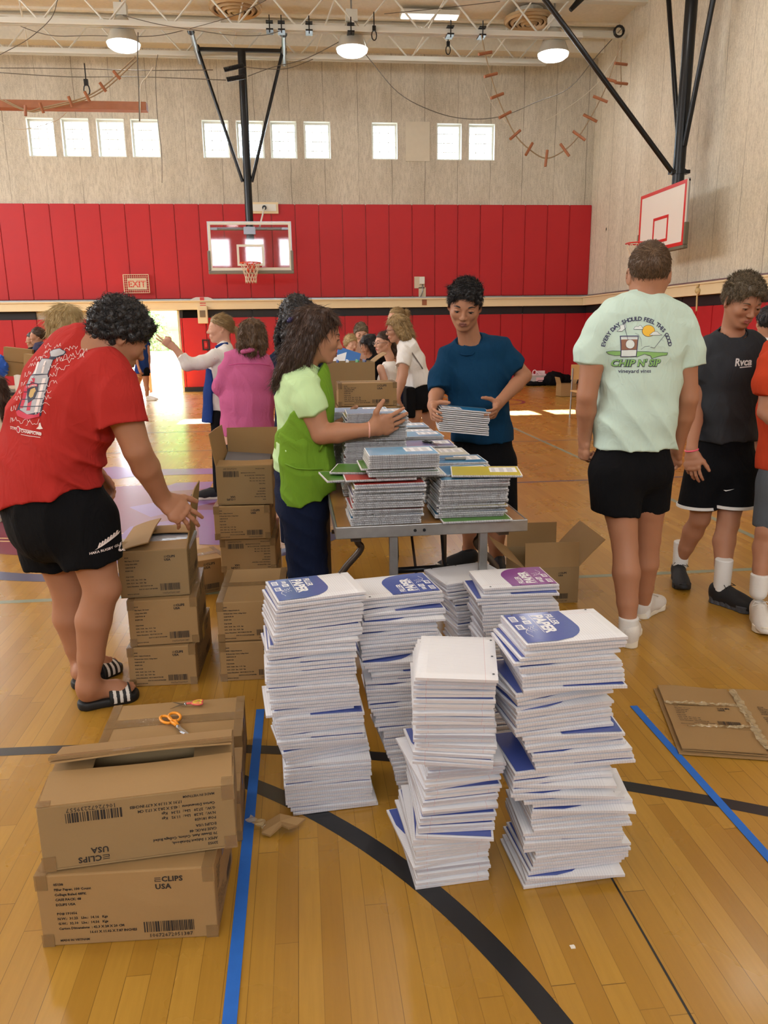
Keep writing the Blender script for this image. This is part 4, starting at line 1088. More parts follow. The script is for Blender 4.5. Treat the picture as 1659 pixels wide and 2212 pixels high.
b = MB(); crinkle(b, (0.0, 0.333, 0), (0.29, 0.337, 0), 0.022, 0.028, 1); crinkle(b, (0.05, 0.15, 0), (0.29, 0.175, 0), 0.012, 0.028, 2); crinkle(b, (0.286, 0.02, 0), (0.286, 0.48, 0), 0.03, 0.028, 3, 34); b.build('torn_tape', ct.m, fl)
# scrap of cardboard and tape by the blue tape line
t = thing('cardboard_scrap', 'torn cardboard scrap with clear tape on the floor before the leftmost paper stack', 'scrap', (-0.12, 2.03, 0.0))
b = MB(); r = random.Random(5); outline = [(-0.045, -0.02), (-0.02, -0.028), (0.015, -0.012), (0.035, -0.03), (0.06, 0.0), (0.085, 0.022), (0.05, 0.018), (0.01, 0.03), (-0.035, 0.02)]
n_ = len(outline); top = [(x, y, 0.020+0.012*sin(x*60)+0.012*(y > 0)) for x, y in outline]; bot = [(x, y, max(0.001, z-0.006)) for x, y, z in top]
b.add(top+bot+[(0.01, 0, 0.034)], [(i, (i+1) % n_, 2*n_) for i in range(n_)]+[(i+n_, (i+1) % n_+n_, (i+1) % n_, i) for i in range(n_)]+[tuple(range(2*n_-1, n_-1, -1))])
b.build('board_piece', M_card, t)
b = MB(); crinkle(b, (-0.09, 0.05, 0), (-0.02, 0.0, 0), 0.03, 0.012, 6, 10); b.build('clear_tape', ct.m, t)
b = MB(); b.add([(0, 0, 0.001), (0.012, 0.004, 0.002), (0.01, 0.012, 0.001), (-0.002, 0.009, 0.003)], [(0, 1, 2, 3)]); b.box((0, 0, 0.0), (0.011, 0.009, 0.002)); o = tag(b.build('paper_crumb', plain('crumb', srgb(230, 222, 210))), 'tiny pale paper crumb on the floor near the bottom edge', 'scrap'); o.location = atz(1234, 2050)

# scissors
M_blade = plain('scissor_steel', srgb(196, 198, 202), 0.2, 1.0, 0.5, 0.03)
def loop_pts(cx, cy, rx, ry, rot, n=20):
    return [(cx+rx*cos(a)*cos(rot)-ry*sin(a)*sin(rot), cy+rx*cos(a)*sin(rot)+ry*sin(a)*cos(rot), 0) for a in [2*pi*k/n for k in range(n+1)]]
def scissors(label, loc, rz, m, m2=None, open_=12, L=0.20, s=1.0):
    t = thing('scissors', label, 'scissors', loc, rz)
    for sg in (-1, 1):
        a = radians(open_/2)*sg
        R = Matrix.Rotation(a, 4, 'Z')
        b = MB(); b.M = R
        z0 = 0.0045+0.0012*sg
        b.add([(x, y, z) for z in (z0-0.0006, z0+0.0006) for x, y in ((-0.01*s, -0.008*sg*s), (0.035*s, -0.011*sg*s), (L*0.48, 0.0), (0.03*s, 0.003*sg*s), (-0.01*s, 0.006*sg*s))],
              [(0, 1, 2, 3, 4), (9, 8, 7, 6, 5)]+[(i, (i+1) % 5+0, (i+1) % 5+5, i+5) for i in range(5)])
        b.build('blade', M_blade, t)
        b = MB(); b.M = R @ Matrix.Translation((0, 0, 0.0065))
        b.tube([(-0.004*s, 0.003*sg, 0), (-0.02*s, 0.006*sg, 0), (-0.036*s, 0.014*sg, 0)], [0.0055*s, 0.006*s, 0.0055*s], 8)
        b.tube(loop_pts(-0.062*s, 0.024*s*sg, 0.030*s, (0.0185 if sg > 0 else 0.015)*s, radians(-14*sg)), 0.0048*s, 8)
        h = b.build('handle', m, t, True)
        if m2:
            b = MB(); b.M = R @ Matrix.Translation((0, 0, 0.0075)); b.tube(loop_pts(-0.062*s, 0.024*s*sg, 0.025*s, (0.0135 if sg > 0 else 0.0105)*s, radians(-14*sg)), 0.0036*s, 8); b.build('grip_lining', m2, h, True)
    b = MB(); b.lathe([(0.0, 0.010), (0.004, 0.0095), (0.0045, 0.003)], n=12); b.build('pivot_screw', M_blade, t, 'auto')
    return t
M_orange = plain('orange_plastic', srgb(238, 150, 30), 0.35); M_pink = plain('coral_plastic', srgb(228, 98, 92), 0.4); M_yel = plain('yellow_plastic', srgb(222, 206, 60), 0.4)
a_ = atz(352, 1540, .18); c_ = atz(412, 1594, .18); mid = a_+(c_-a_)*0.52
scissors('orange-handled scissors lying on the taped carton by the near pile', (mid.x+0.004, mid.y-0.01, 0.178), atan2(c_.y-a_.y-0.02, c_.x-a_.x), M_orange, None, 16)
a_ = atz(362, 1519, .18); c_ = atz(440, 1526, .18)
scissors('coral and yellow scissors behind the orange ones on the taped carton', ((a_.x+c_.x)/2, (a_.y+c_.y)/2, 0.178), radians(183), M_pink, M_yel, 60, 0.12, 0.62)

# ------------------------------------------------------------ filler paper packs
PLEN, PWID = 0.267, 0.203
def pack_mat():
    t = NT('ruled_paper')
    tc = t.n('ShaderNodeTexCoord'); sp = t.n('ShaderNodeSeparateXYZ'); t.l(tc.outputs['Object'], sp.inputs[0])
    ge = t.n('ShaderNodeNewGeometry'); nz = t.n('ShaderNodeSeparateXYZ')
    vt = t.n('ShaderNodeVectorTransform', vector_type='NORMAL', convert_from='WORLD', convert_to='OBJECT'); t.l(ge.outputs['Normal'], vt.inputs[0]); t.l(vt.outputs[0], nz.inputs[0])
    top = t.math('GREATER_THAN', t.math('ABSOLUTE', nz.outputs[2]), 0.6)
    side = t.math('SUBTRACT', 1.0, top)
    fx = t.math('FRACT', t.math('DIVIDE', sp.outputs[0], 0.0071))
    inx = t.math('LESS_THAN', sp.outputs[0], PLEN-0.028)
    rule = t.math('MULTIPLY', t.math('LESS_THAN', fx, 0.11), inx)
    m1 = t.math('LESS_THAN', t.math('ABSOLUTE', t.math('SUBTRACT', sp.outputs[1], PWID-0.031)), 0.00045)
    m2 = t.math('LESS_THAN', t.math('ABSOLUTE', t.math('SUBTRACT', sp.outputs[1], 0.031)), 0.0004)
    n = t.noise(t.coords(), 9, 2)
    base = t.mix(n, srgb(236, 236, 240), srgb(226, 226, 232))
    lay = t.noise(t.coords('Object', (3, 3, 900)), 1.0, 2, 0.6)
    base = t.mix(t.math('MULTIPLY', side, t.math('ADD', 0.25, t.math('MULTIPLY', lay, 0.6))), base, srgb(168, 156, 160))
    c = t.mix(t.math('MULTIPLY', rule, t.math('ADD', t.math('MULTIPLY', top, 0.30), t.math('MULTIPLY', side, 0.42))), base, srgb(96, 104, 140))
    c = t.mix(t.math('MULTIPLY', t.math('MAXIMUM', m1, t.math('MULTIPLY', m2, side)), 0.5), c, srgb(190, 90, 100))
    cr = t.noise(t.coords('Object', (1, 1.6, 1)), 46, 3, 0.7)
    return t.bsdf(c, 0.6, 0, 0.3, cr, 0.16, 0.003, Coat_Weight=0.45, Coat_Roughness=0.16)
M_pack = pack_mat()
M_hole = plain('punched_hole', srgb(60, 60, 66), 0.8)
cb_ = NT('blue_cover'); cb_.bsdf(srgb(70, 88, 162), 0.45, 0, 0.4, cb_.noise(cb_.coords(), 60, 3, 0.7), 0.25, 0.003, Coat_Weight=0.6, Coat_Roughness=0.12); M_blue = cb_.m
cb_ = NT('purple_cover'); cb_.bsdf(srgb(140, 72, 150), 0.45, 0, 0.4, cb_.noise(cb_.coords(), 60, 3, 0.7), 0.25, 0.003, Coat_Weight=0.6, Coat_Roughness=0.12); M_purp = cb_.m
M_wht = plain('white_print', srgb(238, 238, 242), 0.5)
M_pinkp = plain('pale_pink_print', srgb(240, 212, 216), 0.6)
def wavef(seed):
    r = random.Random(seed); a1, a2, p1, p2 = r.uniform(-.0014, .0014), r.uniform(-.001, .001), r.uniform(0, 6), r.uniform(0, 6); droop = r.uniform(0, .003)
    return lambda x, y: a1*sin(x*17+p1)+a2*sin(y*22+p2+x*8)-droop*max(0, abs(x/PLEN-0.5)*2-0.75)*4*0.5
def pack_data(t_, seed):
    f = wavef(seed); nx, ny = 12, 8; vs = []; fs = []
    r = random.Random(seed+50)
    bul = r.uniform(0.6, 1.0)
    for s_ in (0, 1):
        for i in range(nx+1):
            for j in range(ny+1):
                x, y = PLEN*i/nx, PWID*j/ny
                e = min(1.0, min(i, nx-i)/1.0*0.5+0.5, min(j, ny-j)/1.0*0.5+0.5)
                e = (1.0 if (0 < i < nx and 0 < j < ny) else 0.62)*(0.94+0.06*bul)
                vs.append((x, y, f(x, y)+t_/2+(t_/2*e if s_ else -t_/2*e)))
    q = (nx+1)*(ny+1)
    for i in range(nx):
        for j in range(ny):
            a = i*(ny+1)+j; fs.append((a, a+1, a+ny+2, a+ny+1)); fs.append((q+a, q+a+ny+1, q+a+ny+2, q+a+1))
    ed = [i*(ny+1) for i in range(nx+1)]+[nx*(ny+1)+j for j in range(1, ny+1)]+[i*(ny+1)+ny for i in range(nx-1, -1, -1)]+[j for j in range(ny-1, 0, -1)]
    for i in range(len(ed)): a, c = ed[i], ed[(i+1) % len(ed)]; fs.append((a, c, c+q, a+q))
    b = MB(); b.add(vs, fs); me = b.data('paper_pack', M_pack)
    return me, f
def header_data(t_, f, mat, detail, pink=False):
    """printed cover of a pack: coloured field with a bulging end, white lettering"""
    b = MB(); zt = lambda x, y, k=1: f(x, y)+t_+0.0003*k
    m = 0.006; n = 16; vs = []; fs = []
    def xr(v):  # v: 0 at reading left (+y side) .. 1
        return PLEN*(0.61+0.03*sin(min(1, v*1.6)*pi/2) if v < 0.55 else 0.64-0.33*(1-sqrt(max(0, 1-((v-0.55)/0.45)**2))))
    for j in range(n+1):
        y = m+(PWID-2*m)*j/n; v = 1-j/n
        X = xr(v)
        for i in range(9): x = m+(X-m)*i/8; vs.append((x, y, zt(x, y)))
    for j in range(n):
        for i in range(8): a = j*9+i; fs.append((a, a+1, a+10, a+9))
    b.add(vs, fs)
    if detail:
        b.cur = 1
        def tx(s_, x, v, size, bold):
            # text running along -y (reading direction), tops towards +x
            g, fc = text_geo(s_, size, bold, 1.0, 2)
            y0 = PWID*(1-v)
            b.add([(x+gy, y0-gx, zt(x, y0, 2)) for gx, gy, _ in g], fc)
        tx('FILLER', PLEN*0.425, 0.12, 0.026, 0.0008); tx('PAPER', PLEN*0.285, 0.12, 0.043, 0.0020)
        def q(x0, x1, v0, v1, k=2): b.add([(x0, PWID*(1-v0), zt(x0, PWID*(1-v0), k)), (x1, PWID*(1-v0), zt(x1, PWID*(1-v0), k)), (x1, PWID*(1-v1), zt(x1, PWID*(1-v1), k)), (x0, PWID*(1-v1), zt(x0, PWID*(1-v1), k))], [(3, 2, 1, 0)])
        q(PLEN*0.262, PLEN*0.268, 0.10, 0.70)
        for x0, v0, x1, v1 in ((0.045, 0.12, 0.115, 0.30), (0.045, 0.40, 0.115, 0.56), (0.15, 0.28, 0.225, 0.40)): q(PLEN*x0, PLEN*x1, v0, v1)
        tx('100', PLEN*0.165, 0.12, 0.018, 0.0008)
        for k in range(4):
            x = PLEN*(0.20-0.032*k)
            pts = [(x+0.004*sin(u*7+1), PWID*(1-(0.46+0.055*k*0.4+0.16*u+(0.12*u if k == 3 else 0)))) for u in [i/8 for i in range(9)]]
            for (xa, ya), (xb, yb) in zip(pts[:-1], pts[1:]): b.add([(xa, ya, zt(xa, ya, 2)), (xa+0.0016, ya, zt(xa, ya, 2)), (xb+0.0016, yb, zt(xb, yb, 2)), (xb, yb, zt(xb, yb, 2))], [(3, 2, 1, 0)])
        b.cur = 2
        for x0, v0, w_, h_ in ((0.055, 0.13, 0.05, 0.16), (0.058, 0.42, 0.04, 0.12), (0.165, 0.30, 0.045, 0.08)):
            for k in range(6):
                xx = PLEN*(x0+w_*k/6.0); b.add([(xx, PWID*(1-v0-0.01), zt(xx, 0.1, 3)), (xx+0.0011, PWID*(1-v0-0.01), zt(xx, 0.1, 3)), (xx+0.0011, PWID*(1-v0-h_), zt(xx, 0.1, 3)), (xx, PWID*(1-v0-h_), zt(xx, 0.1, 3))], [(3, 2, 1, 0)])
    return b.data('cover_label', [mat, M_wht, mat])
TPK = 0.0122
PACKS = [pack_data(TPK*0.96, 11+k) for k in range(6)]
HDR = [header_data(TPK*0.96, f, M_blue, False) for me, f in PACKS]
HDRD = header_data(TPK*0.96, PACKS[0][1], M_blue, True); HDRP = header_data(TPK*0.96, PACKS[0][1], M_purp, True)
b = MB()
for x in (0.028, PLEN/2, PLEN-0.028): b.add([(x+0.0034*cos(2*pi*k/14), PWID-0.011+0.0034*sin(2*pi*k/14), PACKS[0][1](x, PWID-0.011)+TPK*0.96+0.0004) for k in range(14)], [tuple(range(14))])
HOLES = b.data('punched_holes', M_hole)
rp = random.Random(21)
def paper_stack(Yb, Yt, prof, base_rot, label, group, top_headers, flip_bias=0.3, t_=TPK, hidden_until=0, topn=2):
    """prof rows, top first: (pixel row, left edge column, turn in degrees, right column or None)"""
    rows = []
    for (py, pxl, rot) in prof:
        Y = (Yb+Yt)/2
        for _ in range(5):
            z = aty(pxl, py, Y).z
            Y = Yb+(Yt-Yb)*min(1, max(0, z/0.7))
        p = aty(pxl, py, Y); rows.append((p.z, p.x, Y, rot))
    ztop = rows[0][0]; n = int(round((ztop-0.0)/t_)); out = []
    for k in range(n):
        z = (k+1)*ztop/n
        i = 0
        while i < len(rows)-2 and rows[i+1][0] > z: i += 1
        a, c = rows[i], rows[i+1]
        w = min(1, max(0, (z-c[0])/max(1e-6, a[0]-c[0])))
        x = c[1]+(a[1]-c[1])*w; Y = c[2]+(a[2]-c[2])*w; rot = c[3]+(a[3]-c[3])*w
        if k % 9 == 0: gx, gr = rp.uniform(-.004, .004), rp.uniform(-2.5, 2.5)
        odd = rp.random() < 0.10 and k < n-3
        out.append((x+gx+rp.uniform(-.003, .003)+(rp.uniform(-.010, .006) if odd else 0), Y+rp.uniform(-.004, .004), k*ztop/n, rot+gr*(k < n-2)+rp.uniform(-1.2, 1.2)+(rp.choice((-1, 1))*rp.uniform(3, 8) if odd else 0)))
    for k, (x, y, z, rot) in enumerate(out):
        top = k == n-1
        vi = 0 if k >= n-topn else rp.randrange(6)
        flip = rp.random() < flip_bias
        if k >= n-topn:
            hd = top_headers[n-1-k] if n-1-k < len(top_headers) else None
            flip = hd in ('Bf', 'Pf', 'Nf')
        else: hd = 'b'
        a = radians(rot)
        o = bpy.data.objects.new('paper_pack', PACKS[vi][0]); C.objects.link(o)
        if base_rot == 90:      # short side to the front
            # local x points away from the viewer, local y to the left
            M = Matrix.Translation((x, y, z)) @ Matrix.Rotation(a, 4, 'Z') @ Matrix.Translation((PWID, 0, 0)) @ Matrix.Rotation(pi/2, 4, 'Z')
            if flip: M = Matrix.Translation((x, y, z)) @ Matrix.Rotation(a, 4, 'Z') @ Matrix.Translation((0, PLEN, 0)) @ Matrix.Rotation(-pi/2, 4, 'Z')
        else:
            M = Matrix.Translation((x, y, z)) @ Matrix.Rotation(a, 4, 'Z')
            if flip: M = M @ Matrix.Translation((PLEN, PWID, 0)) @ Matrix.Rotation(pi, 4, 'Z')
        o.matrix_world = M
        tag(o, ('topmost ' if top else '')+label, 'paper pack', None if top else group)
        if hd in ('B', 'Bf'): put('cover_label', HDRD, o)
        elif hd in ('P', 'Pf'): put('cover_label', HDRP, o)
        elif hd == 'b' and rp.random() < 0.72: put('cover_label', HDR[vi], o)
        if k >= n-topn: put('punched_holes', HOLES, o)
    return out
paper_stack(1.70, 1.70, [(1390, 1136, 3), (1412, 1138, 2), (1430, 1110, 1), (1442, 1126, 0), (1490, 1128, -3), (1497, 1106, -3), (1500, 1118, 7), (1560, 1116, 6), (1585, 1112, 3), (1594, 1132, 4), (1612, 1134, 2), (1625, 1146, 0), (1660, 1160, -3), (1667, 1112, 2), (1722, 1110, 1), (1730, 1130, 1), (1738, 1150, 0), (1792, 1152, 0), (1797, 1134, -2), (1838, 1134, -3), (1842, 1160, 2), (1870, 1154, 2), (1895, 1140, 3), (1918, 1131, 1)],
    0, 'white paper pack in the right front stack', 'paper packs of the right front stack', ['B', None], 0.25)
paper_stack(1.735, 1.72, [(1460, 894, -11), (1482, 888, -9), (1500, 889, -7), (1560, 893, -6), (1563, 899, -5), (1600, 893, -6), (1605, 898, -9), (1640, 886, -13), (1645, 905, -4), (1652, 924, 2), (1672, 918, 2), (1690, 916, 3), (1712, 920, 1), (1735, 912, 2), (1750, 911, 0), (1800, 902, -4), (1815, 892, -6), (1822, 893, 0), (1846, 900, 2), (1865, 898, 2), (1880, 902, 1), (1900, 905, 3), (1925, 894, 1)],
    90, 'white paper pack in the middle front stack', 'paper packs of the middle front stack', ['Nf', None], 0.5)
oA = paper_stack(2.10, 2.10, [(1300, 598, 13), (1345, 592, 13), (1390, 590, 11), (1396, 578, 5), (1425, 577, 3), (1490, 576, 2), (1495, 584, 2), (1540, 588, 3), (1545, 572, 6), (1550, 594, 2), (1602, 598, 2), (1606, 604, 1), (1618, 606, 3), (1622, 608, 9), (1648, 614, 11), (1654, 612, 1), (1690, 612, 0), (1735, 618, 0), (1748, 626, 0), (1760, 634, 3)],
    0, 'white paper pack in the leftmost front stack', 'paper packs of the leftmost front stack', ['B', None, None], 0.3)
paper_stack(2.13, 2.28, [(1293, 779, 8), (1340, 784, 6), (1348, 770, 4), (1378, 770, 3), (1384, 783, 3), (1430, 784, 3), (1445, 794, 4), (1462, 810, 4), (1468, 792, 2), (1500, 793, 1), (1530, 798, 1), (1548, 810, 1), (1572, 812, 1), (1580, 829, 1), (1615, 832, 0), (1640, 846, 0), (1690, 858, -1), (1735, 873, -2)],
    0, 'white paper pack in the stack behind the leftmost and middle ones', 'paper packs of the second stack from the left', ['Bf', None], 0.4)
paper_stack(2.36, 2.40, [(1270, 1046, 1), (1277, 1046, 1), (1286, 1042, -2), (1296, 1026, 3), (1306, 1038, 1), (1330, 1042, 2), (1352, 1040, 4), (1372, 1048, 1), (1400, 1047, 2), (1440, 1052, 0), (1500, 1060, 2), (1560, 1066, 0)],
    0, 'white paper pack in the stack under the purple-covered pack behind the right front stack', 'paper packs of the back right stack', ['Pf', None, None], 0.3)
paper_stack(2.62, 2.66, [(1262, 966, 14), (1285, 968, 14), (1290, 972, 20), (1298, 982, 10), (1330, 988, 8), (1370, 990, 6), (1400, 992, 6)],
    0, 'paper pack in the small shaded stack in the gap between the back stacks', 'paper packs of the shaded back stack', [None, None], 0.3)
# the pack under the topmost one of the leftmost stack sticks out to the back left, printed end to the right
def extra_pack(x, y, z, rot, label, hd):
    o = bpy.data.objects.new('paper_pack', PACKS[0][0]); C.objects.link(o)
    o.matrix_world = Matrix.Translation((x, y, z)) @ Matrix.Rotation(radians(rot), 4, 'Z')
    tag(o, label, 'paper pack'); put('cover_label', hd, o); put('punched_holes', HOLES, o)
p_ = aty(1385, 1385, 1.735)
extra_pack(p_.x, 1.735, 0.698, 101, 'slim blue-covered pack sticking out right under the top of the right front stack', HDRD) if False else None

# ------------------------------------------------------------ spiral notebooks
NLEN, NWID, NT_ = 0.267, 0.203, 0.0068
M_page = plain('page_edges', srgb(214, 212, 214), 0.8, vary=0.12, nscale=300); M_wire = plain('spiral_wire', srgb(120, 122, 128), 0.3, 0.8); M_back = plain('grey_backboard', srgb(150, 146, 142), 0.8)
def nb_root():
    b = MB(); b.box((0.0, 0.004, 0.0008), (NLEN, NWID, NT_-0.0008)); b.cur = 1; b.box((-0.001, 0.0, 0.0), (NLEN+0.001, NWID+0.001, 0.0008))
    return b.data('spiral_notebook', [M_page, M_back])
NBM = nb_root()
b = MB(); pts = []
N_ = 40
for k in range(N_*8+1):
    a = 2*pi*k/8; pts.append((0.006+(NLEN-0.012)*k/(N_*8), 0.0025-0.0048*cos(a), NT_/2+0.0052*sin(a)))
b.tube(pts, 0.0008, 4, False); WIRE = b.data('spiral_wire', M_wire)
def cover_data(col, name):
    m = NT('cover_'+name); m.bsdf(m.mix(m.noise(m.coords(), 8, 2), col, tuple(x*0.92 for x in col[:3])+(1,)), 0.32, 0, 0.5, m.noise(m.coords(), 20, 2), 0.06, 0.004, Coat_Weight=0.4, Coat_Roughness=0.1)
    b = MB(); b.box((-0.001, 0.0, NT_-0.0008), (NLEN+0.001, NWID+0.001, NT_)); b.cur = 1
    b.box((0.003, 0.008, NT_), (NLEN-0.003, NWID-0.003, NT_+0.0002)); b.cur = 0
    # white printed block at the lower right, like the photograph's covers
    b.box((0.15, 0.075, NT_+0.0002), (NLEN-0.012, 0.175, NT_+0.0004)); b.cur = 2
    for k in range(18): xx = 0.158+0.030*(k % 3); yy = 0.083+0.014*(k//3); b.box((xx, yy, NT_+0.0004), (xx+0.014+0.004*(k*7 % 3), yy+0.005, NT_+0.0005))
    return b.data('cover', [M_wht, m.m, plain('cover_print', srgb(150, 150, 160), 0.6)])
COV = {k: cover_data(c, k) for k, c in dict(blue=srgb(44, 128, 184), skyblue=srgb(92, 168, 214), green=srgb(80, 140, 50), yellow=srgb(222, 206, 50), red=srgb(196, 64, 60), purple=srgb(122, 116, 176), white=srgb(220, 222, 222), cream=srgb(226, 222, 204), black=srgb(40, 42, 50)).items()}
rn = random.Random(33)
def notebook(x, y, z, rot, col, label, group=None, rx=0.0, ry=0.0, M=None, flip=False):
    o = bpy.data.objects.new('spiral_notebook', NBM); C.objects.link(o)
    M = M or (Matrix.Translation((x, y, z)) @ Matrix.Rotation(radians(rot), 4, 'Z') @ Matrix.Rotation(radians(rx), 4, 'X') @ Matrix.Rotation(radians(ry), 4, 'Y'))
    if flip: M = M @ Matrix.Translation((NLEN, NWID, 0)) @ Matrix.Rotation(pi, 4, 'Z')
    o.matrix_world = M
    put('cover', COV[col], o); put('spiral_wire', WIRE, o)
    return tag(o, label, 'notebook', group)
def nb_stack(x, y, z, n, label, group, cols, top, topcol, dx=0.0, dy=0.0, jit=0.005, rot=0.0, drot=0.0, rj=1.5):
    for k in range(n):
        last = k == n-1
        w = k/max(1, n-1)
        notebook(x+dx*w+rn.uniform(-jit, jit), y+dy*w+rn.uniform(-jit, jit)*0.7, z+k*0.0074, rot+drot*w+rn.uniform(-rj, rj), topcol if last else rn.choice(cols), top if last else label, None if last else group)
    return z+n*0.0074
TZ = 0.742
# folding table
M_tbl = NT('worn_wood_laminate')
_n = M_tbl.noise(M_tbl.coords('Object', (20, 1.5, 1)), 2.5, 5, 0.6)
M_tbl = M_tbl.bsdf(M_tbl.mix(_n, srgb(176, 132, 78), srgb(150, 106, 58)), M_tbl.math('ADD', 0.12, M_tbl.math('MULTIPLY', _n, 0.2)), 0, 0.5, M_tbl.noise(M_tbl.coords('Object', (1, 0.3, 1)), 30, 3), 0.15, 0.004)
M_edge = plain('worn_steel_edge', srgb(150, 148, 146), 0.35, 0.7, 0.5, 0.2, 30); M_leg = plain('bronze_tube', srgb(84, 74, 66), 0.35, 0.6)
def folding_table(label, x0, y0, w, d, rz=0.0, hgt=0.742, mat=None, edge=None):
    t = thing('folding_table', label, 'table', (x0, y0, 0), rz)
    mat = mat or M_tbl
    b = MB(); b.box((0.008, 0.008, hgt-0.02), (w-0.008, d-0.008, hgt-0.0)); b.build('tabletop', mat, t)
    b = MB(); e = 0.008
    b.box((0, 0, hgt-0.045), (w, e, hgt+0.002)); b.box((0, d-e, hgt-0.045), (w, d, hgt+0.002)); b.box((0, e, hgt-0.045), (e, d-e, hgt+0.002)); b.box((w-e, e, hgt-0.045), (w, d-e, hgt+0.002)); b.build('metal_edge', edge or M_edge, t, bevel=0.003)
    b = MB(); b.box((0.06, 0.05, hgt-0.07), (0.10, d-0.05, hgt-0.02)); b.box((w-0.10, 0.05, hgt-0.07), (w-0.06, d-0.05, hgt-0.02)); b.build('apron_rail', M_leg, t)
    for yy, sg in ((0.33, 1), (d-0.33, -1)):
        for xx in (0.10, w-0.10):
            sx = 1 if xx < w/2 else -1
            P = [Vector((xx, yy, hgt-0.03)), Vector((xx+0.005*sx, yy, 0.60)), Vector((xx+0.02*sx, yy, 0.56)), Vector((xx-0.055*sx, yy, 0.47)), Vector((xx-0.07*sx, yy, 0.40)), Vector((xx-0.07*sx, yy, 0.012))]
            b = MB(); b.tube(smooth_pts(P, 5), 0.0145, 10); b.build('leg', M_leg, t, True)
        b = MB(); b.tube([(0.05, yy, 0.33), (w-0.05, yy, 0.33)], 0.012, 8); b.build('crossbar', M_leg, t, 'auto')
        b = MB(); b.tube([(w/2, yy, 0.33), (w/2, yy+0.34*sg, hgt-0.05)], 0.006, 6); b.build('brace', M_leg, t)
    return t
ft = folding_table('long folding table with a worn wood top, covered with notebook stacks', 0.110, 2.757, 0.738, 1.83, radians(0.5))
b = MB()
for x in (0.30, 0.335): b.lathe([(0.0, -0.0025), (0.006, -0.002), (0.006, 0.001)], (x, -0.0005, 0.72), 12, 'y')
b.build('rivet', M_blackmetal, ft)
# the short flat bars of the front end
for x in (0.205, 0.555):
    b = MB(); b.box((x, 0.02, 0.012), (x+0.032, 0.045, 0.70)); b.build('leg', M_edge, ft, bevel=0.003)
b = MB(); b.tube([(0.26, 0.35, 0.45), (0.50, 0.35, 0.455)], 0.014, 10); b.build('lock_bar', M_blackmetal, ft, True)
for pts in (((0.27, 0.33, 0.70), (0.275, 0.33, 0.52), (0.24, 0.30, 0.26)), ((0.46, 0.33, 0.70), (0.475, 0.33, 0.50), (0.56, 0.30, 0.20))):
    b = MB(); b.tube(pts, 0.007, 6); b.build('brace', M_blackmetal, ft)
mix_c = ['red', 'green', 'blue', 'purple', 'white', 'yellow', 'skyblue']
z = nb_stack(0.168, 2.765, TZ+0.002, 21, 'spiral notebook in the front left pile on the table', 'notebooks in the front left pile', mix_c, 'red-covered notebook fanned out under the green one, front left pile', 'red', dx=0.014, jit=0.008, rot=0.5, rj=2.0)
notebook(0.088, 2.83, z, 8, 'green', 'green notebook sticking out left from the front left pile toward the apron')
notebook(0.155, 2.79, z+0.0074, 1, 'red', 'red notebook lying across the front left pile of the table')
notebook(0.10, 2.93, z+0.0148, -12, 'green', 'white and green notebook at the left table edge behind the green one')
z2 = nb_stack(0.262, 2.80, z+0.0148, 5, 'fanned notebook between the sky-blue pile and the front left pile', 'fanned notebooks', ['white', 'red', 'green', 'cream'], 'green notebook under the sky-blue pile', 'green', dx=-0.035, dy=0.02, jit=0.012, rot=-2, rj=4)
nb_stack(0.243, 2.80, z2, 7, 'notebook in the small neat pile with a sky-blue cover on top', 'small neat pile', ['skyblue', 'green', 'white'], 'sky-blue notebook on top of the small neat pile', 'skyblue', jit=0.002, rot=1, rj=0.8)
notebook(0.515, 2.742, TZ+0.002, 0.5, 'green', 'green notebook lying alone on the front right corner of the table')
z3 = nb_stack(0.500, 2.800, TZ+0.010, 20, 'spiral notebook in the front right pile on the table', 'notebooks in the front right pile', mix_c+['black'], 'notebook right under the yellow one', 'skyblue', dx=0.02, jit=0.007, rot=0.5, rj=1.6)
notebook(0.500, 2.86, z3, 5, 'blue', 'blue notebook beside the yellow one on the front right pile')
notebook(0.560, 2.815, z3+0.0074, -10, 'yellow', 'yellow notebook on top of the front right pile')
for k, (xx, yy, n, c, lab) in enumerate(((0.505, 3.09, 23, 'blue', 'blue notebook with a folding knife lying on it'), (0.470, 3.31, 23, 'cream', 'cream notebook behind the blue one with the knife'), (0.455, 3.53, 24, 'purple', 'purple notebook with black scissors on it'), (0.44, 3.75, 26, 'skyblue', 'sky-blue notebook behind the purple one'), (0.44, 3.97, 24, 'white', 'white notebook in the row behind the scissors'), (0.44, 4.20, 25, 'skyblue', 'pale blue notebook farthest down the right row of the table'))):
    zz = nb_stack(xx, yy, TZ+0.002, n, 'notebook in the right-hand row of piles down the table', 'notebooks in the right-hand row', mix_c, lab, c, jit=0.006, rot=-1, rj=2.0)
    if k == 0: zk = zz
    if k == 2: zs = zz
nb_stack(0.172, 3.30, TZ+0.002, 49, 'notebook in the tall pile under the woman\'s hand', 'notebooks in the tall pile', mix_c, 'pale blue notebook on top of the tall pile under the woman\'s hand', 'skyblue', dx=0.02, jit=0.006, rot=0, rj=1.5)
nb_stack(0.150, 3.60, TZ+0.002, 46, 'notebook in the tall pile at the back left of the table', 'notebooks in the back left pile', mix_c, 'pale blue notebook on top of the back left pile of the table', 'skyblue', jit=0.005)
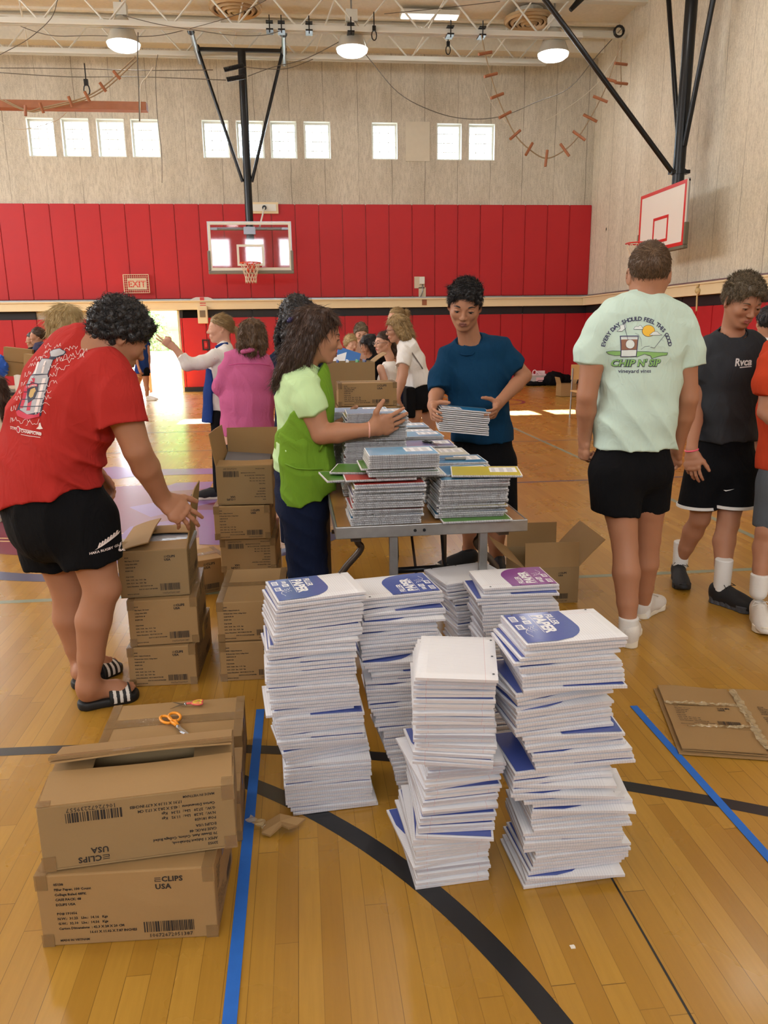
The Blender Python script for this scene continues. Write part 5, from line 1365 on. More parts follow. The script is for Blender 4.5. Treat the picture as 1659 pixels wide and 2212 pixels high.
# scissors and knife on the notebooks
scissors('black-handled scissors lying on the purple notebook', (0.62, 3.58, zs+0.0005), radians(-68), M_blackmetal, None, 34, 0.19, 0.85)
t = thing('folding_knife', 'folding utility knife lying on the blue notebook', 'knife', (0.60, 3.17, zk+0.001), radians(-6))
b = MB(); b.box((0, -0.008, 0), (0.09, 0.010, 0.010)); b.build('handle', plain('knife_grey', srgb(140, 134, 122), 0.4, 0.5), t, bevel=0.003)
b = MB(); b.prism([(-0.075, -0.001), (0.0, -0.007), (0.0, 0.005), (-0.05, 0.004)], 0.004, 0.0055); b.build('blade', M_blade, t)
# the bundle the boy in blue holds
MB_ = Matrix.Translation((0.722, 4.02, 0.925)) @ Matrix.Rotation(radians(-5), 4, 'Z') @ Matrix.Rotation(radians(6), 4, 'Y')
for k in range(12):
    last = k == 11
    M = MB_ @ Matrix.Translation((rn.uniform(-.005, .005)+(0.0 if k > 2 else 0.004), rn.uniform(-.004, .004), k*0.0108)) @ Matrix.Rotation(radians(rn.uniform(-1.5, 1.5)), 4, 'Z')
    notebook(0, 0, 0, 0, 'blue' if last else 'white', 'blue notebook on top of the bundle held by the boy in the navy shirt' if last else 'notebook in the bundle held by the boy in the navy shirt', None if last else 'notebooks in the held bundle', M=M, flip=True)
# ------------------------------------------------------------ soft-surface modelling of people and cloth: distance fields meshed into one skin
f32 = np.float32
def _smin(a, b, k):
    if k <= 0: return np.minimum(a, b)
    h = np.maximum(k-np.abs(a-b), 0)/k
    return np.minimum(a, b)-h*h*k*0.25
def V3(p): return np.array([p[0], p[1], p[2]], float)
def nrm(v):
    v = V3(v); return v/max(1e-9, np.linalg.norm(v))
class Sdf:
    def __init__(s): s.ops = []; s.disp = None
    def op(s, fn, lo, hi, k=0.02, mode='u'):
        s.ops.append((fn, None if lo is None else V3(lo), None if hi is None else V3(hi), k, mode)); return s
    def cap(s, a, b, ra, rb=None, k=0.02, mode='u', clip=None):
        a, b = V3(a), V3(b); rb = ra if rb is None else rb; d = b-a; L2 = max(1e-9, float(d@d))
        def fn(x, y, z):
            px, py, pz = x-a[0], y-a[1], z-a[2]
            t = np.clip((px*d[0]+py*d[1]+pz*d[2])/L2, 0, 1)
            q = np.sqrt((px-t*d[0])**2+(py-t*d[1])**2+(pz-t*d[2])**2)-(ra+(rb-ra)*t)
            for (c, n) in (clip or []): q = np.maximum(q, (x-c[0])*n[0]+(y-c[1])*n[1]+(z-c[2])*n[2])
            return q
        r = max(ra, rb)
        return s.op(fn, np.minimum(a, b)-r, np.maximum(a, b)+r, k, mode)
    def chain(s, pts, rs, k=0.02, mode='u'):
        for i in range(len(pts)-1): s.cap(pts[i], pts[i+1], rs[i], rs[i+1], k, mode)
        return s
    def ell(s, c, r, R=None, k=0.02, mode='u'):
        c = V3(c); r = V3(r) if not np.isscalar(r) else np.array([r]*3, float); R = np.eye(3) if R is None else np.array(R, float)
        def fn(x, y, z):
            px, py, pz = x-c[0], y-c[1], z-c[2]
            u = (px*R[0][0]+py*R[0][1]+pz*R[0][2])/r[0]; v = (px*R[1][0]+py*R[1][1]+pz*R[1][2])/r[1]; w = (px*R[2][0]+py*R[2][1]+pz*R[2][2])/r[2]
            k0 = np.sqrt(u*u+v*v+w*w); k1 = np.sqrt((u/r[0])**2+(v/r[1])**2+(w/r[2])**2)
            return k0*(k0-1)/np.maximum(k1, 1e-6)
        m = r.max()
        return s.op(fn, c-m, c+m, k, mode)
    def loft(s, secs, X, k=0.03, p=2.3, clip=None, mode='u', kk=0.03):
        """secs: (centre, half width along X, half depth)"""
        cs = [V3(q[0]) for q in secs]; A = [q[1] for q in secs]; B = [q[2] for q in secs]; X = nrm(X)
        def fn(x, y, z):
            D = None
            for i in range(len(cs)-1):
                a, b = cs[i], cs[i+1]; d = b-a; L = np.linalg.norm(d); dn = d/L; Xi = nrm(X-dn*(X@dn)); Yi = np.cross(dn, Xi)
                px, py, pz = x-a[0], y-a[1], z-a[2]
                al = px*dn[0]+py*dn[1]+pz*dn[2]; t = np.clip(al/L, 0, 1)
                u = px*Xi[0]+py*Xi[1]+pz*Xi[2]; w = px*Yi[0]+py*Yi[1]+pz*Yi[2]; e = al-t*L
                aa = A[i]+(A[i+1]-A[i])*t; bb = B[i]+(B[i+1]-B[i])*t; m = np.minimum(aa, bb)
                r = (np.abs(u/aa)**p+np.abs(w/bb)**p+np.abs(e/m)**p)**(1.0/p)
                q = (r-1)*m
                D = q if D is None else _smin(D, q, kk)
            for (c, n) in (clip or []): D = np.maximum(D, (x-c[0])*n[0]+(y-c[1])*n[1]+(z-c[2])*n[2])
            return D
        m = max(max(A), max(B)); C_ = np.array(cs)
        return s.op(fn, C_.min(0)-m, C_.max(0)+m, k, mode)
    def cut(s, c, n, k=0.004):
        """keep what lies behind the plane through c with normal n"""
        c, n = V3(c), nrm(n)
        return s.op(lambda x, y, z: (x-c[0])*n[0]+(y-c[1])*n[1]+(z-c[2])*n[2]+0*x, None, None, k, 'i')
    def combine(s, D, d, k, mode):
        if mode == 'u': return _smin(D, d, k)
        if mode == 's': return -_smin(-D, d, k)
        return -_smin(-D, -d, k)
    def grid(s, lo, hi, h):
        lo, hi = V3(lo), V3(hi); n = np.maximum(3, np.ceil((hi-lo)/h).astype(int)+1)
        ax = [(lo[i]+h*np.arange(n[i])).astype(f32) for i in range(3)]
        D = np.full(tuple(n), 0.5, f32)
        for fn, l, u, k, mode in s.ops:
            if l is None: sl = [slice(0, n[i]) for i in range(3)]
            else:
                m = k+3*h; a = np.floor((l-m-lo)/h).astype(int); b = np.ceil((u+m-lo)/h).astype(int)+1
                sl = [slice(max(0, a[i]), min(n[i], b[i])) for i in range(3)]
                if any(q.start >= q.stop for q in sl): continue
            x = ax[0][sl[0]][:, None, None]; y = ax[1][sl[1]][None, :, None]; z = ax[2][sl[2]][None, None, :]
            D[tuple(sl)] = s.combine(D[tuple(sl)], fn(x, y, z).astype(f32), k, mode)
        if s.disp is not None: D = D+s.disp(ax[0][:, None, None], ax[1][None, :, None], ax[2][None, None, :]).astype(f32)
        return D, lo
    def at(s, P):
        P = np.atleast_2d(P); x, y, z = P[:, 0], P[:, 1], P[:, 2]; D = np.full(len(P), 0.5)
        for fn, l, u, k, mode in s.ops: D = s.combine(D, fn(x, y, z), k, mode)
        return D
    def bounds(s):
        L = [o for o in s.ops if o[1] is not None and o[4] == 'u']
        return np.min([o[1] for o in L], 0), np.max([o[2] for o in L], 0)
def surfnet(D, lo, h):
    S = D < 0
    c = np.zeros(tuple(np.array(D.shape)-1), np.uint8)
    for i in (0, 1):
        for j in (0, 1):
            for k in (0, 1): c += S[i:i+c.shape[0], j:j+c.shape[1], k:k+c.shape[2]]
    I, J, K = np.nonzero((c > 0) & (c < 8))
    if len(I) == 0: return np.zeros((0, 3)), np.zeros((0, 4), int)
    idx = np.full(c.shape, -1, np.int32); idx[I, J, K] = np.arange(len(I))
    P = np.zeros((len(I), 3)); N = np.zeros(len(I))
    for ax in range(3):
        o1, o2 = [a for a in range(3) if a != ax]
        for p in (0, 1):
            for q in (0, 1):
                a = [I.copy(), J.copy(), K.copy()]; a[o1] = a[o1]+p; a[o2] = a[o2]+q
                b = [v.copy() for v in a]; b[ax] = b[ax]+1
                da, db = D[tuple(a)], D[tuple(b)]; m = (da < 0) != (db < 0)
                t = np.where(m, da/(da-db+1e-12), 0)
                pt = np.stack(a, 1).astype(float); pt[:, ax] += t
                P[m] += pt[m]; N[m] += 1
    P /= N[:, None]
    Q = []
    for ax in range(3):
        o1, o2 = (ax+1) % 3, (ax+2) % 3
        sh = list(D.shape); sl0 = [slice(None)]*3; sl1 = [slice(None)]*3
        sl0[ax] = slice(0, sh[ax]-1); sl1[ax] = slice(1, sh[ax])
        s0, s1 = S[tuple(sl0)], S[tuple(sl1)]
        for flip in (False, True):
            m = (s0 & ~s1) if not flip else (~s0 & s1)
            a = np.array(np.nonzero(m)).T
            ok = (a[:, o1] > 0) & (a[:, o2] > 0) & (a[:, o1] < sh[o1]-1) & (a[:, o2] < sh[o2]-1)
            a = a[ok]
            if len(a) == 0: continue
            def cell(d1, d2):
                b = a.copy(); b[:, o1] += d1; b[:, o2] += d2; return idx[b[:, 0], b[:, 1], b[:, 2]]
            q = np.stack([cell(-1, -1), cell(0, -1), cell(0, 0), cell(-1, 0)], 1)
            if flip: q = q[:, ::-1]
            Q.append(q)
    return P*h+lo, np.concatenate(Q) if Q else np.zeros((0, 4), int)
def sdf_mesh(sd, h, fine=(), lo=None, hi=None, pad=0.02):
    if lo is None:
        lo, hi = sd.bounds(); lo = lo-pad; hi = hi+pad
    D, l = sd.grid(lo, hi, h); V, F = surfnet(D, l, h)
    Vs = []; Fs = []; k = 0
    if len(F):
        cen = V[F].mean(1); keep = np.ones(len(F), bool)
        for (a, b, hf) in fine: keep &= ~np.all((cen > V3(a)+h*0.6) & (cen < V3(b)-h*0.6), axis=1)
        F = F[keep]
    Vs.append(V); Fs.append(F); k += len(V)
    for (a, b, hf) in fine:
        D, l = sd.grid(a, b, hf); v, f = surfnet(D, l, hf)
        Vs.append(v); Fs.append(f+k); k += len(v)
    V = np.concatenate(Vs); F = np.concatenate(Fs)
    used = np.unique(F); mp = np.full(len(V), -1); mp[used] = np.arange(len(used))
    return V[used], mp[F]
def np_mesh(name, V, F, mats, mi=None):
    me = bpy.data.meshes.new(name)
    me.vertices.add(len(V)); me.vertices.foreach_set('co', np.asarray(V, f32).ravel())
    F = np.asarray(F, np.int32); tri = F[:, 2] == F[:, 3]; cnt = np.where(tri, 3, 4)
    msk = np.ones(F.shape, bool); msk[tri, 3] = False; li = F[msk]
    me.loops.add(len(li)); me.loops.foreach_set('vertex_index', li)
    me.polygons.add(len(F)); me.polygons.foreach_set('loop_start', (np.cumsum(cnt)-cnt).astype(np.int32))
    try: me.polygons.foreach_set('loop_total', cnt.astype(np.int32))
    except Exception: pass
    me.polygons.foreach_set('use_smooth', np.ones(len(F), bool))
    for m in (mats if isinstance(mats, (list, tuple)) else [mats]): me.materials.append(m)
    if mi is not None: me.polygons.foreach_set('material_index', np.asarray(mi, np.int32))
    me.update(calc_edges=True); me.validate()
    return me
def soft(name, sd, h, mats, parent, fine=(), region=None, lo=None, hi=None):
    V, F = sdf_mesh(sd, h, fine, lo, hi)
    mi = region(V[F].mean(1)) if region is not None and len(F) else None
    if parent is not None: V = V-V3(parent.location)
    return put(name, np_mesh(name, V, F, mats, mi), parent)
def ridges(terms):
    """cloth folds: terms (direction, waves per metre, depth, warp direction, warp waves, phase, centre or None, radius)"""
    def f(x, y, z):
        o = 0
        for (d, w, a, e, we, ph, c, r) in terms:
            d, e = nrm(d), nrm(e)
            u = (x*d[0]+y*d[1]+z*d[2])*w*2*pi+ph; v = (x*e[0]+y*e[1]+z*e[2])*we*2*pi
            q = np.sin(u+1.3*np.sin(v+ph*1.7))
            q = -((1-np.abs(q))**1.5*1.4-0.45)*a
            if c is not None: q = q*np.exp(-(((x-c[0])**2+(y-c[1])**2+(z-c[2])**2)/(r*r)))
            o = o+q
        return o
    return f

def fuzz(V, F, n, length, width, comb, lift=0.35, seed=1, keep=None, wave=0.0, rnd=0.25):
    """thin tapering locks growing out of a hair surface; comb(points, normals) gives their run"""
    rg = np.random.RandomState(seed)
    t = rg.randint(0, len(F), n); Q = V[F[t]]; w = rg.rand(n, 4)+0.2; w /= w.sum(1)[:, None]; P = (Q*w[:, :, None]).sum(1)
    N = np.cross(Q[:, 2]-Q[:, 0], Q[:, 3]-Q[:, 1]); N /= np.linalg.norm(N, axis=1)[:, None]+1e-9
    if keep is not None: m = keep(P); P, N = P[m], N[m]; n = len(P)
    T = comb(P, N); T = T-N*(T*N).sum(1)[:, None]; T /= np.linalg.norm(T, axis=1)[:, None]+1e-9
    D = T+N*lift+rg.randn(n, 3)*rnd; D /= np.linalg.norm(D, axis=1)[:, None]
    L = length*(0.55+0.9*rg.rand(n))[:, None]; B = np.cross(D, N); B /= np.linalg.norm(B, axis=1)[:, None]+1e-9; W = width*(0.7+0.6*rg.rand(n))[:, None]
    D2 = D-N*lift*0.8+B*wave*rg.randn(n, 1); D2 /= np.linalg.norm(D2, axis=1)[:, None]
    a = P-B*W-N*0.001; b = P+B*W-N*0.001; c = P+N*W*1.3; m1 = P+D*L*0.5; a1 = m1-B*W*0.8; b1 = m1+B*W*0.8; c1 = m1+N*W; e = m1+D2*L*0.5
    VV = np.stack([a, b, c, a1, b1, c1, e], 1).reshape(-1, 3); k = np.arange(n)[:, None]*7
    FF = np.concatenate([k+np.array(q_) for q_ in ((0, 1, 4, 3), (1, 2, 5, 4), (2, 0, 3, 5), (3, 4, 6, 6), (4, 5, 6, 6), (5, 3, 6, 6))])
    return VV, FF
# ------------------------------------------------------------ a head
def head_basis(f, u):
    f = nrm(f); u = nrm(V3(u)-f*(V3(u)@f)); r = np.cross(f, u); return r, f, u
def head_ops(sd, c, r, f, u, S, fem=False, nose=1.0, child=False, ear=1.0):
    R = [r, f, u]; P = lambda a, b, d: V3(c)+S*(a*r+b*f+d*u)
    E = lambda ctr, rad, k=0.03, mode='u', RR=R: sd.ell(P(*ctr), [q*S for q in rad], RR, k*S, mode)
    w = 0.95 if fem else 1.0
    E((0, -0.05, 0.135), (0.335*w, 0.415, 0.355))
    E((0, 0.10, -0.02), (0.29*w, 0.30, 0.30), 0.1)
    E((0, 0.10, -0.19), (0.235*w, 0.27, 0.28), 0.10)
    for s_ in (-1, 1):
        sd.cap(P(0.235*s_*w, -0.02, -0.17), P(0.085*s_*w, 0.235, -0.40), 0.072*S, 0.07*S, 0.09*S)
        E((0.165*s_*w, 0.265, -0.09), (0.105, 0.10, 0.10), 0.08)
    E((0, 0.285, -0.405), (0.085, 0.075, 0.075), 0.08)
    sd.cap(P(-0.15, 0.325, 0.075), P(0.15, 0.325, 0.075), 0.052*S, 0.052*S, 0.07*S)
    for s_ in (-1, 1):
        E((0.148*s_, 0.405, 0.012), (0.088, 0.062, 0.050), 0.05, 's')
        E((0.146*s_, 0.312, 0.008), (0.076, 0.070, 0.062), 0.02)
        # upper lid
        sd.cap(P(0.085*s_, 0.370, 0.014), P(0.146*s_, 0.388, 0.032), 0.014*S, 0.020*S, 0.015*S); sd.cap(P(0.146*s_, 0.388, 0.032), P(0.212*s_, 0.346, 0.010), 0.020*S, 0.013*S, 0.015*S)
        sd.cap(P(0.088*s_, 0.366, -0.020), P(0.205*s_, 0.350, -0.022), 0.013*S, 0.013*S, 0.015*S)
    n = nose
    sd.cap(P(0, 0.365, 0.055), P(0, 0.365+0.085*n, -0.115), 0.028*S, 0.042*S, 0.045*S)
    E((0, 0.37+0.085*n, -0.128), (0.050, 0.050, 0.044), 0.03)
    for s_ in (-1, 1): E((0.052*s_, 0.355+0.06*n, -0.145), (0.034, 0.042, 0.030), 0.03)
    for s_ in (-1, 1): E((0.026*s_, 0.375+0.06*n, -0.178), (0.014, 0.02, 0.010), 0.01, 's')
    # mouth
    E((0, 0.335, -0.275), (0.13, 0.075, 0.075), 0.06)
    sd.chain([P(-0.085, 0.355, -0.272), P(-0.03, 0.402, -0.254), P(0.03, 0.402, -0.254), P(0.085, 0.355, -0.272)], [0.010*S, 0.021*S, 0.021*S, 0.010*S], 0.015*S)
    sd.chain([P(-0.078, 0.355, -0.285), P(0, 0.398, -0.302), P(0.078, 0.355, -0.285)], [0.010*S, 0.027*S, 0.010*S], 0.015*S)
    sd.chain([P(-0.08, 0.385, -0.276), P(0, 0.428, -0.278), P(0.08, 0.385, -0.276)], [0.005*S, 0.008*S, 0.005*S], 0.012*S, 's')
    for s_ in (-1, 1):
        a = radians(16); er = r*cos(a*s_)+f*sin(a*s_)*s_*0-f*0.25*s_*s_; er = nrm(r*s_*0.9-f*0.42); ef = nrm(np.cross(u, er)); 
        Re = [er, ef, u]
        sd.ell(P(0.350*s_*w, -0.055, -0.01), [0.022*S*ear, 0.075*S*ear, 0.125*S*ear], Re, 0.02*S)
        sd.ell(P(0.366*s_*w, -0.035, 0.0), [0.018*S, 0.042*S, 0.078*S], Re, 0.012*S, 's')
        E((0.335*s_*w, -0.03, -0.105), (0.02, 0.032, 0.038), 0.02)
def lip_region(c, r, f, u, S):
    def reg(cen):
        d = cen-V3(c); a, b, e = d@r/S, d@f/S, d@u/S
        m = (np.abs(a) < 0.088) & (b > 0.335) & (((a/0.090)**2+((e+0.278)/0.050)**2) < 1.0)
        return np.where(m, 1, 0)
    return reg
M_eyew = plain('eye_white', srgb(168, 156, 150), 0.3); M_iris = plain('dark_iris', srgb(46, 30, 22), 0.15)
def face_bits(root, c, r, f, u, S, browcol, look=-0.35, sides=(-1, 1), loc=None):
    P = lambda a, b, d: V3(c)+S*(a*r+b*f+d*u)-V3(root.location)
    for s_ in sides:
        b = MB(); e = P(0.146*s_, 0.334, 0.006); rr = 0.055*S
        b.ball(tuple(e), rr, 14, 10)
        o = b.build('eye', M_eyew, root, True)
        g = nrm(f+look*u); b = MB(); p = V3(e)+g*rr*0.985; n_ = 12; t1 = nrm(np.cross(g, u)); t2 = np.cross(t1, g)
        b.add([tuple(p+g*0.0008)]+[tuple(p-g*0.0008+(t1*cos(2*pi*k/n_)+t2*sin(2*pi*k/n_))*rr*0.52) for k in range(n_)], [(0, 1+(k+1) % n_, 1+k) for k in range(n_)]); b.build('iris', M_iris, o)
        b = MB(); b.tube([P(0.085*s_, 0.372, 0.010), P(0.120*s_, 0.400, 0.012), P(0.150*s_, 0.406, 0.014), P(0.185*s_, 0.388, 0.009), P(0.215*s_, 0.355, 0.000)], [0.003*S, 0.008*S, 0.010*S, 0.009*S, 0.004*S], 6); b.build('eyelashes', browcol, root, True)
        b = MB(); b.tube([P(0.06*s_, 0.382, 0.085), P(0.11*s_, 0.390, 0.106), P(0.165*s_, 0.372, 0.118), P(0.225*s_, 0.322, 0.096)], [0.010*S, 0.017*S, 0.015*S, 0.006*S], 6); b.build('eyebrow', browcol, root, True)
def glasses(root, c, r, f, u, S, m):
    P = lambda a, b, d: V3(c)+S*(a*r+b*f+d*u)-V3(root.location)
    b = MB()
    for s_ in (-1, 1):
        b.tube([P(0.15*s_+0.095*cos(k*pi/8), 0.455, -0.005+0.080*sin(k*pi/8)) for k in range(17)], 0.007*S, 6)
        b.tube([P(0.245*s_, 0.45, 0.02), P(0.33*s_, 0.25, 0.02), P(0.35*s_, -0.02, 0.02)], 0.007*S, 6)
    b.tube([P(-0.055, 0.47, 0.0), P(0.055, 0.47, 0.0)], 0.007*S, 6)
    b.build('glasses', m, root, True)
# hair
def hair_cap(sd, c, r, f, u, S, t=0.03, top=0.02, front=(0.34, 0.26), nape=(-0.33, -0.34), back=0.0, sidecut=True):
    P = lambda a, b, d: V3(c)+S*(a*r+b*f+d*u); R = [r, f, u]
    sd.ell(P(0, -0.055-back/2, 0.135+top/2), [(0.335+t)*S, (0.42+t+back/2)*S, (0.36+t+top)*S], R, 0)
    a, b_ = np.array(front), np.array(nape); d = (b_-a)/np.linalg.norm(b_-a); n2 = np.array([-d[1], d[0]])   # points down-front
    if n2[0] < 0: n2 = -n2
    sd.cut(P(0, a[0], a[1]), n2[0]*f+n2[1]*u, 0.05*S)
def strands(sd, c, r, f, u, S, specs, seed=1, k=0.010):
    """long hair: (azimuth deg from the face, start height, end point offset in head units (side, fwd, up), radius, radius end)"""
    P = lambda a, b, d: V3(c)+S*(a*r+b*f+d*u)
    for (az, z0, end, r0, r1) in specs:
        a = radians(az); x, y = sin(a), cos(a)
        p0 = P(0.10*x, -0.05+0.12*y, 0.50); p1 = P(0.30*x, -0.06+0.36*y, 0.36); p2 = P(0.375*x, -0.06+0.43*y, 0.08)
        e = P(*end); p3 = p2*0.45+e*0.55+S*0.05*(x*r+y*f)
        sd.chain([p0, p1, p2, p3, e], [r0*0.7*S, r0*S, r0*S, (r0+r1)/2*S, r1*S], k)

# ------------------------------------------------------------ a hand
def hand_ops(sd, W, F, N, side, s=1.0, curl=(25, 30, 20), spread=6, thumb=(0.75, 0.6, 0.25), curls=None, fat=1.0):
    W, F = V3(W), nrm(F); N = nrm(V3(N)-F*(V3(N)@F)); T = np.cross(F, N)*side
    L = 0.185*s; q = L/0.185
    sd.loft([(W-F*0.01*q, 0.027*q*fat, 0.020*q*fat), (W+F*0.03*q, 0.034*q*fat, 0.018*q*fat), (W+F*0.065*q, 0.041*q*fat, 0.015*q*fat), (W+F*0.090*q, 0.041*q*fat, 0.0115*q*fat)], T, 0.012*q, 2.4, kk=0.01)
    sd.cap(W+F*0.02*q+T*0.022*q+N*0.006*q, W+F*0.055*q+T*0.026*q+N*0.008*q, 0.015*q*fat, 0.013*q*fat, 0.015*q)
    lay = ((0.0305, 0.088, 0.072, 0.0086, 1.0), (0.0105, 0.093, 0.080, 0.0089, 0.3), (-0.0100, 0.089, 0.074, 0.0084, -0.4), (-0.0290, 0.079, 0.058, 0.0074, -1.2))
    tips = []
    for i, (o, fw, ln, rd, sp) in enumerate(lay):
        cu = curls[i] if curls else curl
        p = W+F*fw*q+T*o*q
        a0 = radians(spread*sp); d = nrm(F*cos(a0)+T*sin(a0)); n_ = N
        sd.ell(p-N*0.003*q, [0.0095*q*fat]*3, None, 0.008*q)
        ang = 0
        for j, fr in enumerate((0.45, 0.30, 0.25)):
            ang += radians(cu[j]); dd = d*cos(ang)+n_*sin(ang); e = p+dd*ln*fr*q
            sd.cap(p, e, rd*(1-0.09*j)*q*fat, rd*(1-0.09*(j+1))*q*fat, 0.004*q); p = e
        tips.append(p)
    p = W+F*0.028*q+T*0.026*q+N*0.006*q; d = nrm(T*thumb[0]+F*thumb[1]+N*thumb[2])
    e = p+d*0.040*q; sd.cap(p, e, 0.0150*q*fat, 0.0115*q*fat, 0.012*q)
    d2 = nrm(d*0.75+F*0.45+N*0.12); e2 = e+d2*0.031*q; sd.cap(e, e2, 0.0112*q*fat, 0.0100*q*fat, 0.006*q)
    d3 = nrm(d2*0.85+F*0.25+N*0.15); sd.cap(e2, e2+d3*0.024*q, 0.0100*q*fat, 0.0082*q*fat, 0.005*q)
    return tips
# ------------------------------------------------------------ shoes
def shoe_local(style):
    up = Sdf(); w = 1.0
    up.ell((0.205, 0, 0.030), (0.085, 0.046, 0.040), None, 0.03); up.ell((0.125, 0, 0.045), (0.10, 0.041, 0.050), None, 0.03); up.ell((0.04, 0, 0.050), (0.045, 0.036, 0.055), None, 0.03)
    up.ell((0.055, 0, 0.082), (0.052, 0.035, 0.034), None, 0.03); up.cap((0.10, 0, 0.088), (0.17, 0, 0.062), 0.022, 0.018, 0.02)
    up.ell((0.058, 0, 0.128), (0.045, 0.027, 0.035), None, 0.006, 's'); up.cut((0, 0, 0.018), (0, 0, -1))
    so = Sdf()
    thick = {'run': 0.036, 'cloud': 0.036, 'flat': 0.028}.get(style, 0.03)
    def sole(x, y, z):
        def c2(ax, bx, ra, rb, ay=0, by=0):
            t = np.clip((x-ax)/(bx-ax), 0, 1); return np.sqrt((x-ax-t*(bx-ax))**2+(y-ay-t*(by-ay))**2)-(ra+(rb-ra)*t)
        d = _smin(_smin(c2(0.035, 0.12, 0.036, 0.034), c2(0.12, 0.20, 0.034, 0.048), 0.02), c2(0.20, 0.255, 0.048, 0.030), 0.02)
        t = thick+0.010*np.clip((0.08-x)/0.08, 0, 1)
        d = d-0.006*np.clip(z/0.03, 0, 1)*0
        if style == 'cloud': d = d+0.004*np.maximum(0, np.sin(x*2*pi/0.032))*(np.abs(z-0.016) < 0.012)
        lift = 0.018*np.clip((x-0.20)/0.08, 0, 1)**2
        return np.maximum(d, np.abs(z-lift-t/2)-t/2)
    so.op(sole, (-0.01, -0.055, 0.0), (0.295, 0.055, 0.055), 0)
    return up, so
SH = {}
def shoe(root, heel, toe, style, m_up, m_so, s=1.0, extra=None, tilt=0.0, m_lace=None):
    if style not in SH:
        up, so = shoe_local(style)
        SH[style] = (sdf_mesh(up, 0.0045), sdf_mesh(so, 0.004))
    (V1, F1), (V2, F2) = SH[style]
    heel, toe = V3(heel), V3(toe); d = toe-heel; a = atan2(d[1], d[0])
    M = Matrix.Translation(Vector(heel)-Vector(root.location)) @ Matrix.Rotation(a, 4, 'Z') @ Matrix.Rotation(-tilt, 4, 'Y') @ Matrix.Scale(s, 4)
    o = put('shoe', np_mesh('shoe', V1, F1, m_up), root); o.matrix_local = M
    q = put('sole', np_mesh('sole', V2, F2, m_so), o)
    if m_lace is not None:
        b = MB()
        for k in range(5):
            x = 0.105+0.018*k; z = 0.110-0.0085*k
            b.tube([(x, -0.022, z-0.008), (x+0.006*(k % 2), 0, z+0.001), (x, 0.022, z-0.008)], 0.0026, 6)
        b.tube([(0.10, 0.0, 0.114), (0.085, 0.03, 0.120), (0.11, 0.045, 0.105), (0.105, 0.01, 0.113)], 0.0022, 6); b.tube([(0.10, 0.0, 0.114), (0.09, -0.03, 0.118), (0.115, -0.045, 0.10), (0.105, -0.01, 0.113)], 0.0022, 6)
        b.build('laces', m_lace, o, True)
    return o
def decal(mb, target, origin, X, Yv, name, mats, parent, off=0.0016, sub=0.012):
    """wraps flat lettering or shapes (drawn in metres in the xy plane) onto the cloth object target, seen from along X x Y"""
    X, Yv = Vector(X).normalized(), Vector(Yv).normalized(); N = X.cross(Yv).normalized(); Yv = N.cross(X)
    me = mb.data(name, mats)
    bm = bmesh.new(); bm.from_mesh(me)
    for _ in range(3):
        es = [e for e in bm.edges if e.calc_length() > sub]
        if not es: break
        bmesh.ops.triangulate(bm, faces=[f for f in bm.faces if len(f.verts) > 4])
        es = [e for e in bm.edges if e.calc_length() > sub]
        bmesh.ops.subdivide_edges(bm, edges=es, cuts=1)
    bm.to_mesh(me); bm.free()
    tm = target.data; bv = BVHTree.FromPolygons([v.co for v in tm.vertices], [p.vertices for p in tm.polygons])
    o0 = Vector(origin)-Vector(parent.location)
    for v in me.vertices:
        p = o0+X*v.co.x+Yv*v.co.y; hit = bv.ray_cast(p+N*0.6, -N, 1.5)
        q = (hit[0]+hit[1]*(off+v.co.z*2.5)) if hit[0] is not None and hit[1].dot(N) > 0 else (hit[0]+N*(off+v.co.z) if hit[0] is not None else p)
        v.co = q
    me.update()
    return put(name, me, target, True)
# ------------------------------------------------------------ the people
SK_tan = skin('skin_tan', srgb(170, 120, 92)); SK_fair = skin('skin_fair', srgb(204, 158, 134)); SK_mid = skin('skin_medium', srgb(178, 132, 106)); SK_olive = skin('skin_olive', srgb(176, 126, 98))
LIP = skin('lip_rose', srgb(160, 92, 82)); LIPd = skin('lip_brown', srgb(132, 80, 68))
H_black = hairmat('hair_black', srgb(14, 12, 14), srgb(46, 42, 44)); H_dkbrown = hairmat('hair_dark_brown', srgb(34, 24, 22), srgb(92, 66, 52)); H_brown = hairmat('hair_brown', srgb(60, 44, 34), srgb(120, 92, 66))
H_blond = hairmat('hair_blond', srgb(150, 122, 78), srgb(214, 190, 140)); H_dkblond = hairmat('hair_dark_blond', srgb(112, 88, 56), srgb(186, 156, 108)); H_grey = hairmat('hair_ash_brown', srgb(70, 58, 46), srgb(140, 122, 96))
C_red = cloth('cotton_red', srgb(176, 48, 44)); C_black = cloth('black_fabric', srgb(14, 14, 17), 0.1); C_mint = cloth('cotton_mint', srgb(200, 222, 210), 0.03); C_navy = cloth('cotton_navy', srgb(14, 54, 84)); C_char = cloth('cotton_charcoal', srgb(52, 54, 58))
C_lime = cloth('cotton_pale_lime', srgb(196, 226, 170), 0.03); C_apron = cloth('apron_green', srgb(112, 152, 44), 0.05); C_denim = cloth('dark_denim', srgb(22, 30, 54), 0.2); C_white = cloth('cotton_white', srgb(226, 222, 218), 0.03); C_pink = cloth('linen_pink', srgb(190, 96, 140), 0.05)
C_orange = cloth('cotton_orange', srgb(190, 66, 36)); C_grey = cloth('grey_marl', srgb(84, 88, 94), 0.15); C_blueap = cloth('apron_navy', srgb(32, 58, 120)); C_tan = cloth('cotton_tan', srgb(198, 160, 140)); C_cream = cloth('cotton_cream', srgb(222, 206, 182)); C_sock = plain('sock_white', srgb(224, 222, 220), 0.9)
